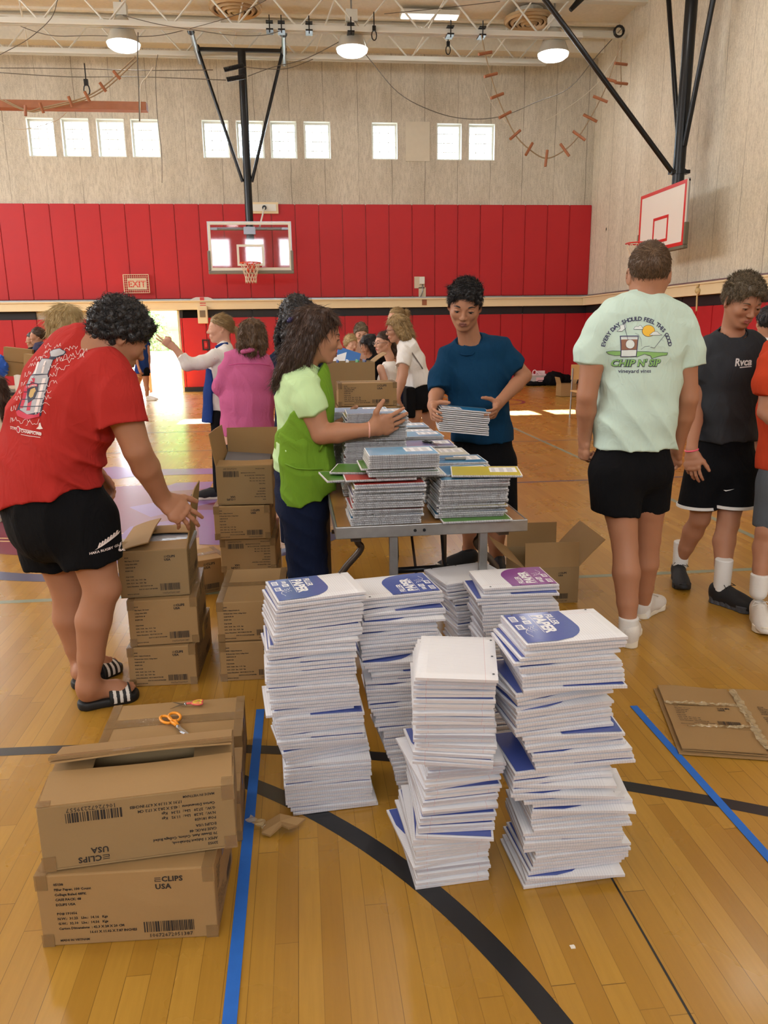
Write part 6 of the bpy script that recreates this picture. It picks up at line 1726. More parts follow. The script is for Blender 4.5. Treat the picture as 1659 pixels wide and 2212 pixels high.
M_shoew = plain('white_knit', srgb(214, 208, 202), 0.8, bump=0.3, bscale=300); M_shoeb = plain('black_knit', srgb(20, 21, 26), 0.7, bump=0.3, bscale=300); M_solew = plain('cream_foam', srgb(222, 214, 198), 0.6); M_soleb = plain('black_rubber', srgb(16, 16, 18), 0.6); M_soleg = plain('grey_foam', srgb(70, 72, 80), 0.6)
def pts_seed(secs): return abs(float(V3(secs[0][0])@V3((3.1, 1.7, 5.3))))
class Human:
    def __init__(s, label, x, y, skin_m, lip=None, h=0.009, group=None):
        s.root = thing('person', label, 'person', (x, y, 0), group=group)
        s.b = Sdf(); s.fine = []; s.sk = skin_m; s.lip = lip or LIP; s.h = h; s.hd = None
    def head(s, c, f, u=(0, 0, 1), S=0.225, fem=False, nose=1.0, detail=None, neck=None, nr=0.055, ear=1.0):
        c = V3(c); r, f, u = head_basis(f, u); s.hd = (c, r, f, u, S)
        head_ops(s.b, c, r, f, u, S, fem, nose, ear=ear)
        if neck is not None: s.b.cap(c-f*0.09*S-u*0.20*S, V3(neck), nr*S/0.225, nr*1.08*S/0.225, 0.035*S/0.225)
        e = 0.62*S; s.fine.append((c-e, c+e, detail or s.h*0.45))
        return s
    def torso(s, secs, X): s.b.loft([(c, a*0.93, b*0.90) for c, a, b in secs], X, 0.03); s.X = X; return s
    def arm(s, sh, el, wr, side, F, N, r=(0.052, 0.042, 0.036, 0.026), hs=1.0, hd=None, **kw):
        sh, el, wr = V3(sh), V3(el), V3(wr); d = nrm(wr-el); r = [q_*0.97 for q_ in r]
        s.b.chain([sh, sh*0.5+el*0.5, el], [r[0], r[0]*0.96, r[1]], 0.010)
        s.b.chain([el, el*0.66+wr*0.34, wr], [r[1], r[1]*1.02, r[3]], 0.010)
        s.b.cap(wr-d*0.03, V3(wr)+nrm(F)*0.012, r[3], r[3]*0.98, 0.012)
        s.tips = hand_ops(s.b, V3(wr)+nrm(F)*0.006, F, N, side, hs, **kw)
        pts = np.array(s.tips+[wr]); m = 0.045*hs+0.012
        s.fine.append((pts.min(0)-m, pts.max(0)+m, hd or s.h*0.36))
        return s
    def leg(s, hip, kn, an, r=(0.088, 0.058, 0.055, 0.036), foot=None):
        hip, kn, an = V3(hip), V3(kn), V3(an); r = [q_*0.95 for q_ in r]
        back = nrm((-(foot[0]) if foot is not None else 0, -(foot[1]) if foot is not None else 1, 0))
        s.b.chain([hip, hip*0.45+kn*0.55, kn], [r[0], r[0]*0.88, r[1]], 0.012)
        cf = kn*0.68+an*0.32+back*0.014
        s.b.chain([kn, cf, kn*0.3+an*0.7+back*0.004, an], [r[1]*0.96, r[2]*1.06, r[2]*0.80, r[3]], 0.014)
        s.b.ell(kn-back*0.016, r[1]*0.80, None, 0.02)
        return s
    def bare_foot(s, an, heel, toe, w=1.0):
        an, heel, toe = V3(an), V3(heel), V3(toe); d = nrm(toe-heel); L = np.linalg.norm(toe-heel); t = nrm(np.cross(d, (0, 0, 1)))
        s.b.cap(an, heel+d*0.035+np.array([0, 0, 0.035]), 0.036, 0.032, 0.03); s.b.cap(an+np.array([0, 0, -0.02]), heel+d*L*0.62+np.array([0, 0, 0.030]), 0.034, 0.026, 0.04)
        s.b.cap(heel+d*0.03+np.array([0, 0, 0.026]), heel+d*L*0.66+np.array([0, 0, 0.022]), 0.028, 0.030, 0.03)
        s.b.ell(heel+d*L*0.68+np.array([0, 0, 0.02]), [0.05, 0.046, 0.020], [d, t, (0, 0, 1)], 0.02)
        for i, (o, ln, rr) in enumerate(((-0.030, 0.0, 0.0125), (-0.008, 0.004, 0.0095), (0.009, -0.004, 0.0088), (0.024, -0.013, 0.0084), (0.037, -0.024, 0.008))):
            s.b.cap(heel+d*(L*0.78)+t*o+np.array([0, 0, 0.016]), heel+d*(L*0.95+ln)+t*o+np.array([0, 0, 0.012]), rr, rr*0.92, 0.008)
        s.fine.append((np.minimum(heel, toe)-0.06, np.maximum(heel, toe)+np.array([0.06, 0.06, 0.07]), s.h*0.4))
        return s
    def body(s):
        reg = lip_region(*s.hd) if s.hd else None
        s.bo = soft('body', s.b, s.h, [s.sk, s.lip], s.root, s.fine, reg); return s
    def face(s, brow, look=-0.35, sides=(-1, 1)): face_bits(s.root, *s.hd, brow, look, sides); return s
    def hair(s, m, h=None, t=0.03, top=0.03, front=(0.34, 0.26), nape=(-0.33, -0.34), amp=0.004, freq=38, ops=None, name='hair', back=0.0, locks=None):
        sd = Sdf(); c, r, f, u, S = s.hd
        hair_cap(sd, c, r, f, u, S, t, top, front, nape, back)
        if ops: ops(sd, c, r, f, u, S)
        if amp:
            def dsp(x, y, z): return amp*(np.sin(x*freq*2.1+np.sin(z*freq*1.7)*1.5)*np.sin(y*freq*2.4+x*freq*0.6)*np.sin(z*freq*1.9+y*freq)+0.5*np.sin(x*freq*5.1+z*freq*2)*np.sin(y*freq*4.6+x*freq))
            sd.disp = dsp
        V, F = sdf_mesh(sd, h or s.h*0.5)
        if locks:
            kind, n, ln, wd = locks
            if kind == 'down': cb = lambda P_, N_: np.tile(V3((0, 0, -1))[None], (len(P_), 1))+0.15*N_-(f[None]*0.25)
            elif kind == 'short': cb = lambda P_, N_: (lambda q_: q_*(f*1.0)[None]+(1-q_)*(-u-f*0.35)[None])(np.clip(((P_-c)@u/S+0.1)/0.7, 0, 1)[:, None])
            elif kind == 'up': cb = lambda P_, N_: (lambda q_: q_*(f*0.6+r*0.5+u*0.4)[None]+(1-q_)*(-u-f*0.3)[None])(np.clip(((P_-c)@u/S+0.1)/0.6, 0, 1)[:, None])
            else: cb = lambda P_, N_: np.random.RandomState(3).randn(len(P_), 3)
            if kind == 'back': cb = lambda P_, N_: np.tile((-f*0.85-u*0.35)[None], (len(P_), 1))
            lift = {'back': 0.05, 'down': 0.10, 'short': 0.30, 'up': 0.75, 'curl': 1.0}[kind]
            V2, F2 = fuzz(V, F, n, ln, wd, cb, lift, 5, None, 0.5 if kind in ('curl', 'down') else 0.2, 0.6 if kind == 'curl' else 0.10 if kind == 'back' else 0.22)
            V = np.concatenate([V, V2]); F = np.concatenate([F, F2+len(V)-len(V2)])
        s.ho = put(name, np_mesh(name, V-V3(s.root.location), F, m), s.root); return s
    def tee(s, m, secs, X, sleeves, name='shirt', hem=None, neck=None, folds=None, h=None, k=0.03, p=2.4, neckr=0.068, extra=None, hollow=False):
        sd = Sdf()
        clip = [(V3(hem[0]), nrm(hem[1]))] if hem else None
        sd.loft(secs, X, 0.02, p, clip)
        for sl in sleeves:
            pts = [V3(q) for q in sl[0]]; rr = sl[1]; e = pts[-1]; n = nrm(pts[-1]-pts[-2])
            if len(sl) > 2: n = nrm(sl[2])
            for i in range(len(pts)-1): sd.cap(pts[i], pts[i+1]+(n*0.03 if i == len(pts)-2 else 0), rr[i], rr[i+1], k, clip=[(e, n)] if i == len(pts)-2 else None)
            if hollow: sd.cap(e-n*0.012, e+n*0.06, rr[-1]*0.82, rr[-1]*0.86, 0.004, 's')
        if neck is not None: sd.ell(neck[0], neck[1], None, 0.008, 's')
        if extra: extra(sd)
        ph = (len(folds or [])*1.7+pts_seed(secs)) % 6
        if folds: sd.disp = ridges(list(folds)+[((1, 0.3, 0.5), 2.3, 0.0055, (0.2, 0, 1), 1.3, ph, None, 0), ((0.3, 0.2, 1), 2.1, 0.003, (1, 0.3, 0), 1.4, ph+2, None, 0)])
        s.so = soft(name, sd, h or s.h, m, s.root)
        if neck is not None and s.h < 0.0095:
            me = s.so.data; bv = BVHTree.FromPolygons([v.co for v in me.vertices], [p.vertices for p in me.polygons]); c0 = Vector(neck[0])-Vector(s.root.location); pp = []
            for k in range(37):
                a = 2*pi*k/36; d = Vector((cos(a)*neck[1][0]*0.99, sin(a)*neck[1][1]*0.99, 0)); hit = bv.ray_cast(c0+d+Vector((0, 0, 0.15)), Vector((0, 0, -1)), 0.4); pp.append(hit[0] if hit[0] is not None else c0+d)
            z = [p.z for p in pp[:36]]; pp = [Vector((p.x, p.y, sum(z[(i+j) % 36] for j in range(-5, 6))/11+0.001)) for i, p in enumerate(pp[:36])]; pp.append(pp[0])
            b = MB(); b.tube(pp, 0.0055, 8, False); b.build('collar', m, s.root, True)
        return s
    def shorts(s, m, pelvis, legs, X, name='shorts', h=None, folds=None, k=0.03, top=None, p=2.3):
        """legs: (hip, hem point, r hip, r hem, normal of the hem)"""
        sd = Sdf()
        sd.loft(pelvis, X, 0.02, p, [(V3(top[0]), nrm(top[1]))] if top else None)
        for (a, e, r0, r1, n) in legs:
            a, e = V3(a), V3(e); n = nrm(n) if n is not None else nrm(e-a)
            sd.cap(a, e+nrm(e-a)*0.05, r0, r1, k, clip=[(e, n)])
            sd.cap(e-nrm(e-a)*0.008, e+nrm(e-a)*0.08, r1*0.86, r1*0.9, 0.003, 's')
        if folds: sd.disp = ridges(folds)
        s.sh_o = soft(name, sd, h or s.h, m, s.root); return s
    def sock(s, a, b, r, m=None, name='sock'):
        sd = Sdf(); a, b = V3(a), V3(b); n = nrm(a-b); sd.cap(a+n*0.02, b, r[0], r[1], 0.01, clip=[(a, n)])
        z0 = a[2]
        sd.disp = lambda x, y, z: 0.0008*np.sin(z*2*pi/0.008)+0*x
        soft(name, sd, 0.005, m or C_sock, s.root); return s

# ---- the man in the red shirt, bending to the opened carton
J = aty
f_ = nrm((0.62, 0.78, 0)); X_ = nrm(np.cross(f_, (0, 0, 1)))
P = Human('person in a red printed t-shirt and black shorts bending over the pile of three cartons', -0.98, 3.0, SK_tan, LIPd, 0.008)
hc = J(258, 728, 2.98)
P.head(hc, (0.74, 0.42, -0.52), (0.42, 0.18, 0.86), 0.228, neck=J(205, 752, 3.0), nr=0.062)
secs = [(J(205, 752, 3.0), 0.10, 0.08), (J(185, 782, 3.0), 0.20, 0.115), (J(162, 850, 3.0), 0.225, 0.135), (J(128, 930, 3.0), 0.200, 0.135), (J(112, 1000, 3.0), 0.195, 0.14), (J(112, 1080, 3.0), 0.20, 0.145)]
P.torso(secs, X_)
sR, eR, wR = J(243, 822, 2.86), J(296, 972, 2.86), J(350, 1076, 3.00)
P.arm(sR, eR, wR, 1, J(404, 1118, 3.01)-J(350, 1076, 3.00), (-0.30, 0.80, -0.50), r=(0.066, 0.052, 0.05, 0.033), hs=1.08, curls=[(8, 12, 8), (14, 16, 10), (24, 20, 14), (34, 26, 18)], spread=12, thumb=(0.85, 0.75, 0.1), fat=1.08)
P.arm(J(175, 815, 3.2), J(165, 940, 3.22), J(200, 1010, 3.18), -1, (0.5, 0.1, -0.8), (0, -0.3, -0.6), r=(0.06, 0.05, 0.046, 0.03))
hR, kR, aR = J(178, 1110, 2.93), J(220, 1272, 2.90), J(190, 1478, 2.90)
hL, kL, aL = J(95, 1110, 3.12), J(148, 1275, 3.14), J(178, 1446, 3.17)
P.leg(hR, kR, aR, (0.098, 0.070, 0.066, 0.040), (1, 0.1)); P.leg(hL, kL, aL, (0.098, 0.070, 0.066, 0.040), (0.8, 0.6))
h1, t1 = atz(170, 1532), atz(306, 1503); h2, t2 = atz(160, 1490), atz(264, 1442)
P.bare_foot(aR, Vector(h1)+Vector((0.01, 0, 0.035)), Vector(t1)+Vector((-0.02, 0, 0.03))); P.bare_foot(aL, Vector(h2)+Vector((0.01, 0, 0.035)), Vector(t2)+Vector((-0.02, 0, 0.03)))
P.body()
P.face(H_black, -0.5, (1,))
rc = random.Random(9)
def curls(sd, c, r, f, u, S):
    for i in range(230):
        v = nrm([rc.gauss(0, 1), rc.gauss(0, 1), rc.gauss(0, 1)])
        if v[1]*0.62-v[2]*0.78 > 0.50 or v[2] < -0.85: continue
        if v[1] > 0.42 and v[2] < -0.02: continue
        q = V3(c)+S*(v[0]*0.37*r+(-0.06+v[1]*0.455)*f+(0.15+v[2]*0.44)*u)
        rr = rc.uniform(0.045, 0.085)*S
        sd.ell(q, [rr*rc.uniform(0.8, 1.3), rr*rc.uniform(0.8, 1.3), rr], None, 0.012*S)
    for i in range(26):
        a = rc.uniform(-1, 1); q = V3(c)+S*(a*0.30*r+(0.36-abs(a)*0.1+rc.uniform(-.03, .05))*f+(0.30+rc.uniform(-.08, .10))*u)
        sd.ell(q, rc.uniform(0.045, 0.075)*S, None, 0.01*S)
P.hair(H_black, 0.0038, 0.06, 0.06, (0.36, 0.22), (-0.33, -0.36), 0.0030, 60, curls, locks=('curl', 2600, 0.020, 0.0011))
fold_red = [((1, 0, 0.35), 4.2, 0.010, (0, 0, 1), 2.0, 0.3, J(170, 980, 2.9), 0.22), ((0.3, 0, 1), 5.0, 0.009, (1, 0, 0), 1.5, 1.1, J(200, 1020, 2.85), 0.16), ((1, 0, -0.5), 3.0, 0.006, (0, 1, 1), 2.0, 2.0, None, 0)]
P.tee(C_red, [(J(203, 745, 3.0), 0.095, 0.075), (J(182, 792, 3.0), 0.192, 0.118), (J(156, 850, 3.0), 0.218, 0.142), (J(124, 930, 3.0), 0.210, 0.150), (J(108, 1000, 3.0), 0.205, 0.156), (J(110, 1075, 3.0), 0.214, 0.168), (J(116, 1120, 3.0), 0.220, 0.175)], X_,
      [([J(232, 800, 2.88), J(252, 862, 2.85), J(262, 915, 2.84)], [0.085, 0.082, 0.088], (0.12, 0, -1)), ([J(175, 815, 3.15), J(165, 880, 3.2)], [0.08, 0.08])],
      hem=(J(116, 1068, 3.0), (0.22, -0.05, -1)), neck=(Vector(J(214, 738, 3.0)), (0.068, 0.068, 0.045)), folds=fold_red, h=0.007)
P.shorts(C_black, [(J(112, 1020, 3.0), 0.185, 0.13), (J(112, 1080, 3.0), 0.208, 0.158), (J(122, 1120, 3.0), 0.212, 0.168)], [(J(182, 1120, 2.93), J(200, 1214, 2.91), 0.128, 0.112, (0.1, 0, -1)), (J(95, 1110, 3.10), J(118, 1222, 3.10), 0.13, 0.112, (0, 0, -1))], X_, h=0.008, folds=[((1, 0, 0), 4, 0.005, (0, 0, 1), 1.5, 0.4, None, 0)])
for (a, e, z_) in ((h1, t1, 0), (h2, t2, 0)):
    d = (Vector(e)-Vector(a)).normalized(); L_ = (Vector(e)-Vector(a)).length
    sd = Sdf()
    n_ = Vector((-d.y, d.x, 0))
    A0, A1, A2 = Vector(a)+d*0.04, Vector(a)+d*L_*0.5, Vector(e)-d*0.06
    for (p_, q_, ra, rb) in ((A0, A1, 0.044, 0.042), (A1, A2, 0.042, 0.052)):
        p_, q_ = p_+Vector((0, 0, 0.018)), q_+Vector((0, 0, 0.018))
        sd.cap(p_, q_, ra, rb, 0.02)
    sd.cut((0, 0, 0.034), (0, 0, 1)); sd.cut((0, 0, 0.0), (0, 0, -1))
    so_ = soft('sandal', sd, 0.005, M_soleb, P.root)
    st = Sdf(); m_ = Vector(a)+d*L_*0.66
    st.loft([(m_-d*0.045+Vector((0, 0, 0.03)), 0.054, 0.050), (m_+d*0.04+Vector((0, 0, 0.025)), 0.056, 0.040)], n_, 0, 2.2)
    st.cut(m_+d*0.04, d); st.cut(m_-d*0.045, -d); st.cut((0, 0, 0.012), (0, 0, -1))
    V, F = sdf_mesh(st, 0.0022)
    M0 = V3(m_)
    def stripes(cen, M0=M0, d=d): q = (cen-M0)@V3(d); return np.where((np.abs(q-0.025) < 0.006) | (np.abs(q) < 0.006) | (np.abs(q+0.025) < 0.006), 1, 0)
    put('strap', np_mesh('strap', V-V3(P.root.location), F, [M_soleb, M_shoew], stripes(V[F].mean(1))), so_)
# print on the back: trophy, shield, signatures and banner
b = MB(); grey, white, red_, dark, gold = 0, 1, 2, 3, 4
mats = [plain('print_silver', srgb(172, 168, 172), 0.7), plain('print_white', srgb(232, 216, 212), 0.8), plain('print_crimson', srgb(196, 36, 66), 0.7), plain('print_navy', srgb(32, 34, 58), 0.7), plain('print_gold', srgb(196, 160, 92), 0.7)]
def poly(b, pts, m, z=0.0): b.cur = m; b.add([(x, y, z) for x, y in pts], [tuple(range(len(pts)))])
def ring_poly(cx, cy, rx, ry, n=20, a0=0, a1=360): return [(cx+rx*cos(radians(a0+(a1-a0)*k/n)), cy+ry*sin(radians(a0+(a1-a0)*k/n))) for k in range(n+(a1-a0 < 360))]
K = 0.00066
def q(x, y): return ((x-300)*K*1.0, -(y-760)*K*1.0)
poly(b, [q(*p) for p in ((255, 712), (372, 712), (382, 740), (330, 935), (240, 952), (178, 925), (165, 905), (215, 800), (240, 740))], dark, 0.0)
poly(b, [q(*p) for p in ((260, 716), (368, 716), (376, 742), (326, 915), (240, 925), (190, 898), (222, 800), (245, 742))], grey, 0.0002)
poly(b, [q(*p) for p in ((318, 620), (402, 632), (372, 716), (262, 712))], dark, 0.0); poly(b, [q(*p) for p in ((322, 625), (398, 636), (368, 712), (268, 708))], grey, 0.0002)
poly(b, [q(*p) for p in ((366, 588), (392, 576), (440, 574), (474, 596), (462, 614), (420, 626), (405, 636), (372, 628), (378, 612))], dark, 0.0); poly(b, [q(*p) for p in ((371, 590), (394, 580), (438, 578), (468, 597), (458, 610), (416, 620), (385, 618))], grey, 0.0002)
for (xa, ya, xb, yb, w) in ((232, 770, 200, 890, 22), (278, 730, 248, 905, 26), (350, 735, 300, 915, 20), (300, 640, 288, 708, 14), (352, 640, 335, 706, 12)):
    poly(b, [q(xa-w/2, ya), q(xa+w/2, ya), q(xb+w/2, yb), q(xb-w/2, yb)], red_ if w > 20 else white, 0.0004)
for k in range(4): y0 = 760+k*40; poly(b, [q(228-k*12, y0), q(368-k*10, y0+3), q(367-k*10, y0+7), q(227-k*12, y0+4)], dark, 0.0006)
poly(b, [q(*p) for p in ((166, 908), (182, 898), (240, 925), (300, 930), (325, 918), (322, 940), (240, 955), (178, 932))], red_, 0.0006)
poly(b, [q(*p) for p in ((240, 765), (275, 752), (315, 762), (312, 800), (290, 840), (245, 866), (236, 820))], dark, 0.0008)
poly(b, [q(*p) for p in ((244, 770), (275, 758), (310, 766), (308, 778), (275, 772), (242, 786))], red_, 0.001)
poly(b, [q(*p) for p in ((262, 790), (292, 782), (300, 800), (288, 812), (280, 832), (262, 838), (248, 826), (254, 806))], gold, 0.001)
b.cur = white; add_text(b, 'FLORIDA', q(246, 782)[0], q(246, 778)[1], 0.0098, 0.0002, rot=0.06, z=0.0012)
b.cur = white; add_text(b, 'STANLEY', q(122, 1010)[0], q(122, 1000)[1], 0.0145, 0.0002, rot=-0.17, z=0.0004); poly(b, ring_poly(*q(182, 1005), 0.0095, 0.0125, 14), white, 0.0002); poly(b, ring_poly(*q(182, 1005), 0.0068, 0.0098, 14), red_, 0.0005)
b.cur = white; add_text(b, 'CHAMPIONS', q(200, 1020)[0], q(200, 1020)[1], 0.0150, 0.0003, rot=-0.17, z=0.0004); add_text(b, '2025', q(300, 1040)[0], q(290, 1034)[1], 0.010, 0.0003, rot=-0.17, z=0.0004)
for (xa, ya, xb, yb) in ((122, 985, 325, 1024), (198, 1030, 322, 1050)): poly(b, [q(xa, ya), q(xb, yb), q(xb, yb+3), q(xa, ya+3)], white, 0.0003)
poly(b, [q(*p) for p in ((318, 975), (326, 972), (330, 990), (338, 1005), (320, 1008), (300, 1004), (315, 992))], white, 0.0003)
rs = random.Random(4)
for (cx, cy, sz) in [(350, 555, 30), (420, 560, 28), (500, 585, 40), (560, 600, 34), (355, 590, 26), (280, 625, 36), (330, 615, 30), (255, 655, 30), (495, 625, 40), (480, 655, 44), (230, 705, 34), (400, 680, 34), (455, 690, 44), (400, 722, 36), (200, 755, 26), (180, 800, 24), (170, 835, 24), (395, 770, 44), (360, 810, 40), (365, 845, 36), (345, 885, 40), (325, 930, 38), (150, 890, 22), (150, 950, 26), (215, 970, 50), (275, 975, 44), (440, 640, 26), (560, 625, 26)]:
    pts = [(cx+sz*(-0.9+1.8*i/9)+rs.uniform(-4, 4), cy+rs.choice((-1, 1))*rs.uniform(4, 15)-sz*0.25*(i/9)) for i in range(10)]
    b.cur = white
    for (xa, ya), (xb, yb) in zip(pts[:-1], pts[1:]):
        A, B = Vector(q(xa, ya)), Vector(q(xb, yb)); n_ = (B-A); n_ = Vector((-n_.y, n_.x)).normalized()*0.00065; poly(b, [tuple(A-n_), tuple(B-n_), tuple(B+n_), tuple(A+n_)], white, 0.0002)
decal(b, P.so, J(101, 818, 3.0)+Vector((0, -0.2, 0)), (0.96, 0.02, 0.0), (0.10, 0.12, 1), 'back_print', mats, P.root)
b = MB(); b.cur = 0; add_text(b, 'HAKA RUGBY GLOBAL', 0, 0, 0.0125, 0.0003, align='CENTER')
for k in range(7): poly(b, [(-0.034+0.0095*k, 0.020+0.004*k), (-0.029+0.0095*k, 0.018+0.004*k), (-0.021+0.0095*k, 0.034+0.004*k), (-0.026+0.0095*k, 0.036+0.004*k)], 0)
poly(b, [(-0.045, 0.012), (-0.02, 0.020), (0.035, 0.044), (0.04, 0.052), (0.02, 0.046), (-0.02, 0.026)], 0)
decal(b, P.sh_o, J(232, 1194, 2.8), (0.93, 0.1, 0.06), (-0.06, 0, 1), 'leg_print', [mats[1]], P.root)
# ---- the woman in the green apron
f_ = nrm((1, 0.06, 0)); X_ = nrm(np.cross(f_, (0, 0, 1))); YW = 3.50
P = Human('person in a pale lime t-shirt and green apron reaching for the tall notebook pile', 0.02, YW, SK_olive, LIPd, 0.0075)
P.head(J(688, 727, YW), (0.97, 0.02, -0.20), (0.18, 0, 0.98), 0.225, fem=True, neck=J(655, 806, YW), nr=0.047, nose=1.05, detail=0.003)
secs = [(J(655, 806, YW), 0.07, 0.055), (J(648, 836, YW), 0.155, 0.085), (J(655, 880, YW), 0.16, 0.11), (J(655, 935, YW), 0.145, 0.105), (J(652, 985, YW), 0.15, 0.11), (J(655, 1060, YW), 0.165, 0.125)]
P.torso(secs, X_)
sh, el, wr = J(662, 850, YW-0.17), J(694, 938, YW-0.20), J(797, 928, YW-0.26)
P.arm(sh, el, wr, 1, J(845, 914, YW-0.245)-J(797, 928, YW-0.26), (-0.10, 0.93, 0.22), r=(0.055, 0.045, 0.041, 0.026), hs=1.04, curls=[(4, 6, 4), (8, 8, 5), (14, 12, 8), (22, 16, 10)], spread=11, thumb=(0.95, 0.25, -0.15))
P.arm(J(650, 850, YW+0.17), J(690, 930, YW+0.22), J(735, 918, YW+0.10), -1, (0.8, -0.3, 0.1), (0.2, -0.85, 0), r=(0.05, 0.042, 0.038, 0.025))
hpR, knR, anR = J(652, 1060, YW-0.08), J(668, 1190, YW-0.06), (P.root.location.x+0.0, YW-0.08, 0.09)
hpL, knL, anL = J(652, 1060, YW+0.08), J(660, 1190, YW+0.10), (P.root.location.x-0.03, YW+0.12, 0.09)
P.leg(hpR, knR, anR, (0.085, 0.055, 0.05, 0.035), (1, 0)); P.leg(hpL, knL, anL, (0.085, 0.055, 0.05, 0.035), (1, 0))
P.body(); P.face(H_dkbrown, -0.2, (1,))
b = MB(); b.ball(tuple(V3(J(676, 739, YW-0.088))-V3(P.root.location)), 0.005); b.build('earring', M_shoew, P.root, True)
rr_ = random.Random(2)
def longhair(sd, c, r, f, u, S):
    sp = []
    for i in range(40):
        az = rr_.uniform(78, 282)
        ex = 0.36*sin(radians(az))+rr_.uniform(-.06, .06)
        sp.append((az, 0, (ex, -0.40+rr_.uniform(-.34, .16)+(0.10 if az < 110 or az > 250 else 0), rr_.uniform(-1.10, -0.86)), rr_.uniform(0.040, 0.066), rr_.uniform(0.016, 0.035)))
    strands(sd, c, r, f, u, S, sp, k=0.012)
    # swept-back crown lock gathered at the clip
    P_ = lambda a, b, d: V3(c)+S*(a*r+b*f+d*u)
    for a in (-0.26, -0.13, 0, 0.13, 0.26): sd.chain([P_(a, 0.30, 0.34), P_(a*1.1, 0.05, 0.50), P_(a*0.9, -0.26, 0.44), P_(a*0.3, -0.46, 0.24)], [0.03*S, 0.05*S, 0.05*S, 0.03*S], 0.01)
P.hair(H_dkbrown, 0.0038, 0.035, 0.035, (0.30, 0.30), (-0.30, -0.42), 0.0018, 50, longhair, locks=('down', 5000, 0.055, 0.0011))
b = MB(); p = V3(J(633, 694, YW))-V3(P.root.location); b.tube([p+V3((-0.02, -0.03, 0)), p+V3((0.0, 0, 0.012)), p+V3((0.02, 0.03, 0))], 0.009, 8); b.tube([p+V3((-0.015, -0.02, 0.012)), p+V3((0.012, 0.02, -0.01))], 0.007, 6); b.build('hair_clip', plain('navy_clip', srgb(30, 26, 84), 0.4), P.root, True)
P.tee(C_lime, [(J(654, 804, YW), 0.075, 0.06), (J(648, 832, YW), 0.165, 0.095), (J(652, 880, YW), 0.172, 0.112), (J(651, 935, YW), 0.160, 0.108), (J(648, 985, YW), 0.165, 0.116), (J(648, 1040, YW), 0.168, 0.118)], X_,
      [([J(658, 838, YW-0.15), J(672, 872, YW-0.185), J(678, 892, YW-0.195)], [0.066, 0.068, 0.072], (0.35, 0, -1)), ([J(648, 838, YW+0.15), J(668, 880, YW+0.2)], [0.06, 0.066])],
      hem=(J(640, 1012, YW), (0, 0, -1)), neck=(Vector(J(664, 796, YW)), (0.055, 0.055, 0.035)), folds=[((1, 0, 0.5), 4, 0.006, (0, 0, 1), 1.5, 0.2, None, 0), ((0.3, 0, 1), 6, 0.008, (1, 0, 0), 1.5, 0.6, J(625, 990, YW-0.1), 0.14)], h=0.0065)
# apron: skirt, bib, straps, tie, pocket
sd = Sdf()
sd.loft([(J(656, 935, YW), 0.190, 0.127), (J(656, 962, YW), 0.190, 0.128), (J(658, 1000, YW), 0.192, 0.132), (J(660, 1050, YW), 0.195, 0.135), (J(659, 1110, YW), 0.202, 0.140)], X_, 0.02, 2.5)
p0 = J(604, 1000, YW-0.1); sd.cut(p0, (-1, -0.05, 0.03)); sd.cut(J(650, 1086, YW-0.15), (0.28, 0.1, -1))
a, c2 = V3(J(676, 812, YW-0.1)), V3(J(602, 940, YW-0.1)); dd = nrm(c2-a); nn = np.array([-dd[2]*-1, 0, dd[0]*-1])
nn = nrm((dd[2], 0, -dd[0]));  nn = nn if nn[0] < 0 else -nn
sd.cut(a, nn)
sd.disp = ridges([((1, 0.2, 0.1), 5.0, 0.007, (0, 0, 1), 1.2, 0.5, J(660, 1040, YW-0.15), 0.3), ((0.4, 0, 1), 4, 0.004, (1, 0, 0), 2, 1.2, None, 0)])
soft('apron', sd, 0.0065, C_apron, P.root)
sd = Sdf()
sd.loft([(J(668, 812, YW), 0.10, 0.092), (J(659, 850, YW), 0.182, 0.120), (J(658, 890, YW), 0.190, 0.127), (J(656, 935, YW), 0.190, 0.126), (J(656, 962, YW), 0.190, 0.128)], X_, 0.02, 2.3)
a3 = V3(J(684, 812, YW-0.16)); c3 = V3(J(674, 905, YW-0.16)); c4 = V3(J(603, 942, YW-0.14))
sd.cut(a3, (-0.80, 0, 0.58))
sd.disp = ridges([((1, 0, 0.5), 5, 0.004, (0, 0, 1), 2, 0.2, None, 0)])
o = soft('apron_bib', sd, 0.0065, C_apron, P.root)
root = P.root; L0_ = V3(root.location)
b = MB(); b.tube([V3(J(690, 830, YW-0.10))-L0_, V3(J(672, 806, YW-0.085))-L0_, V3(J(656, 792, YW-0.05))-L0_, V3(J(648, 790, YW))-L0_, V3(J(668, 806, YW+0.08))-L0_], 0.006, 6); b.build('neck_strap', C_apron, root, True)
b = MB(); b.tube([V3(J(602, 944, YW-0.12))-L0_, V3(J(640, 950, YW-0.19))-L0_, V3(J(680, 953, YW-0.19))-L0_, V3(J(716, 950, YW-0.10))-L0_], 0.007, 6)
b.tube([V3(J(690, 952, YW-0.18))-L0_, V3(J(700, 944, YW-0.2))-L0_, V3(J(712, 950, YW-0.19))-L0_, V3(J(698, 958, YW-0.2))-L0_, V3(J(690, 975, YW-0.2))-L0_], 0.005, 6); b.build('apron_tie', C_apron, root, True)
b = MB(); b.tube([V3(J(616, 1002, YW-0.19))-L0_, V3(J(640, 1012, YW-0.215))-L0_, V3(J(665, 1014, YW-0.215))-L0_, V3(J(697, 1013, YW-0.205))-L0_], 0.0035, 6); b.build('pocket_seam', plain('apron_seam', srgb(108, 152, 36), 0.9), root, True)
b = MB(); b.tube([V3(wr)-L0_+0.030*(nrm((0, cos(t), sin(t)))) *np.array([1, 0.85, 1.05]) for t in [2*pi*k/20 for k in range(21)]], 0.0045, 6); b.build('bracelet', plain('pink_band', srgb(226, 166, 150), 0.4), root, True)
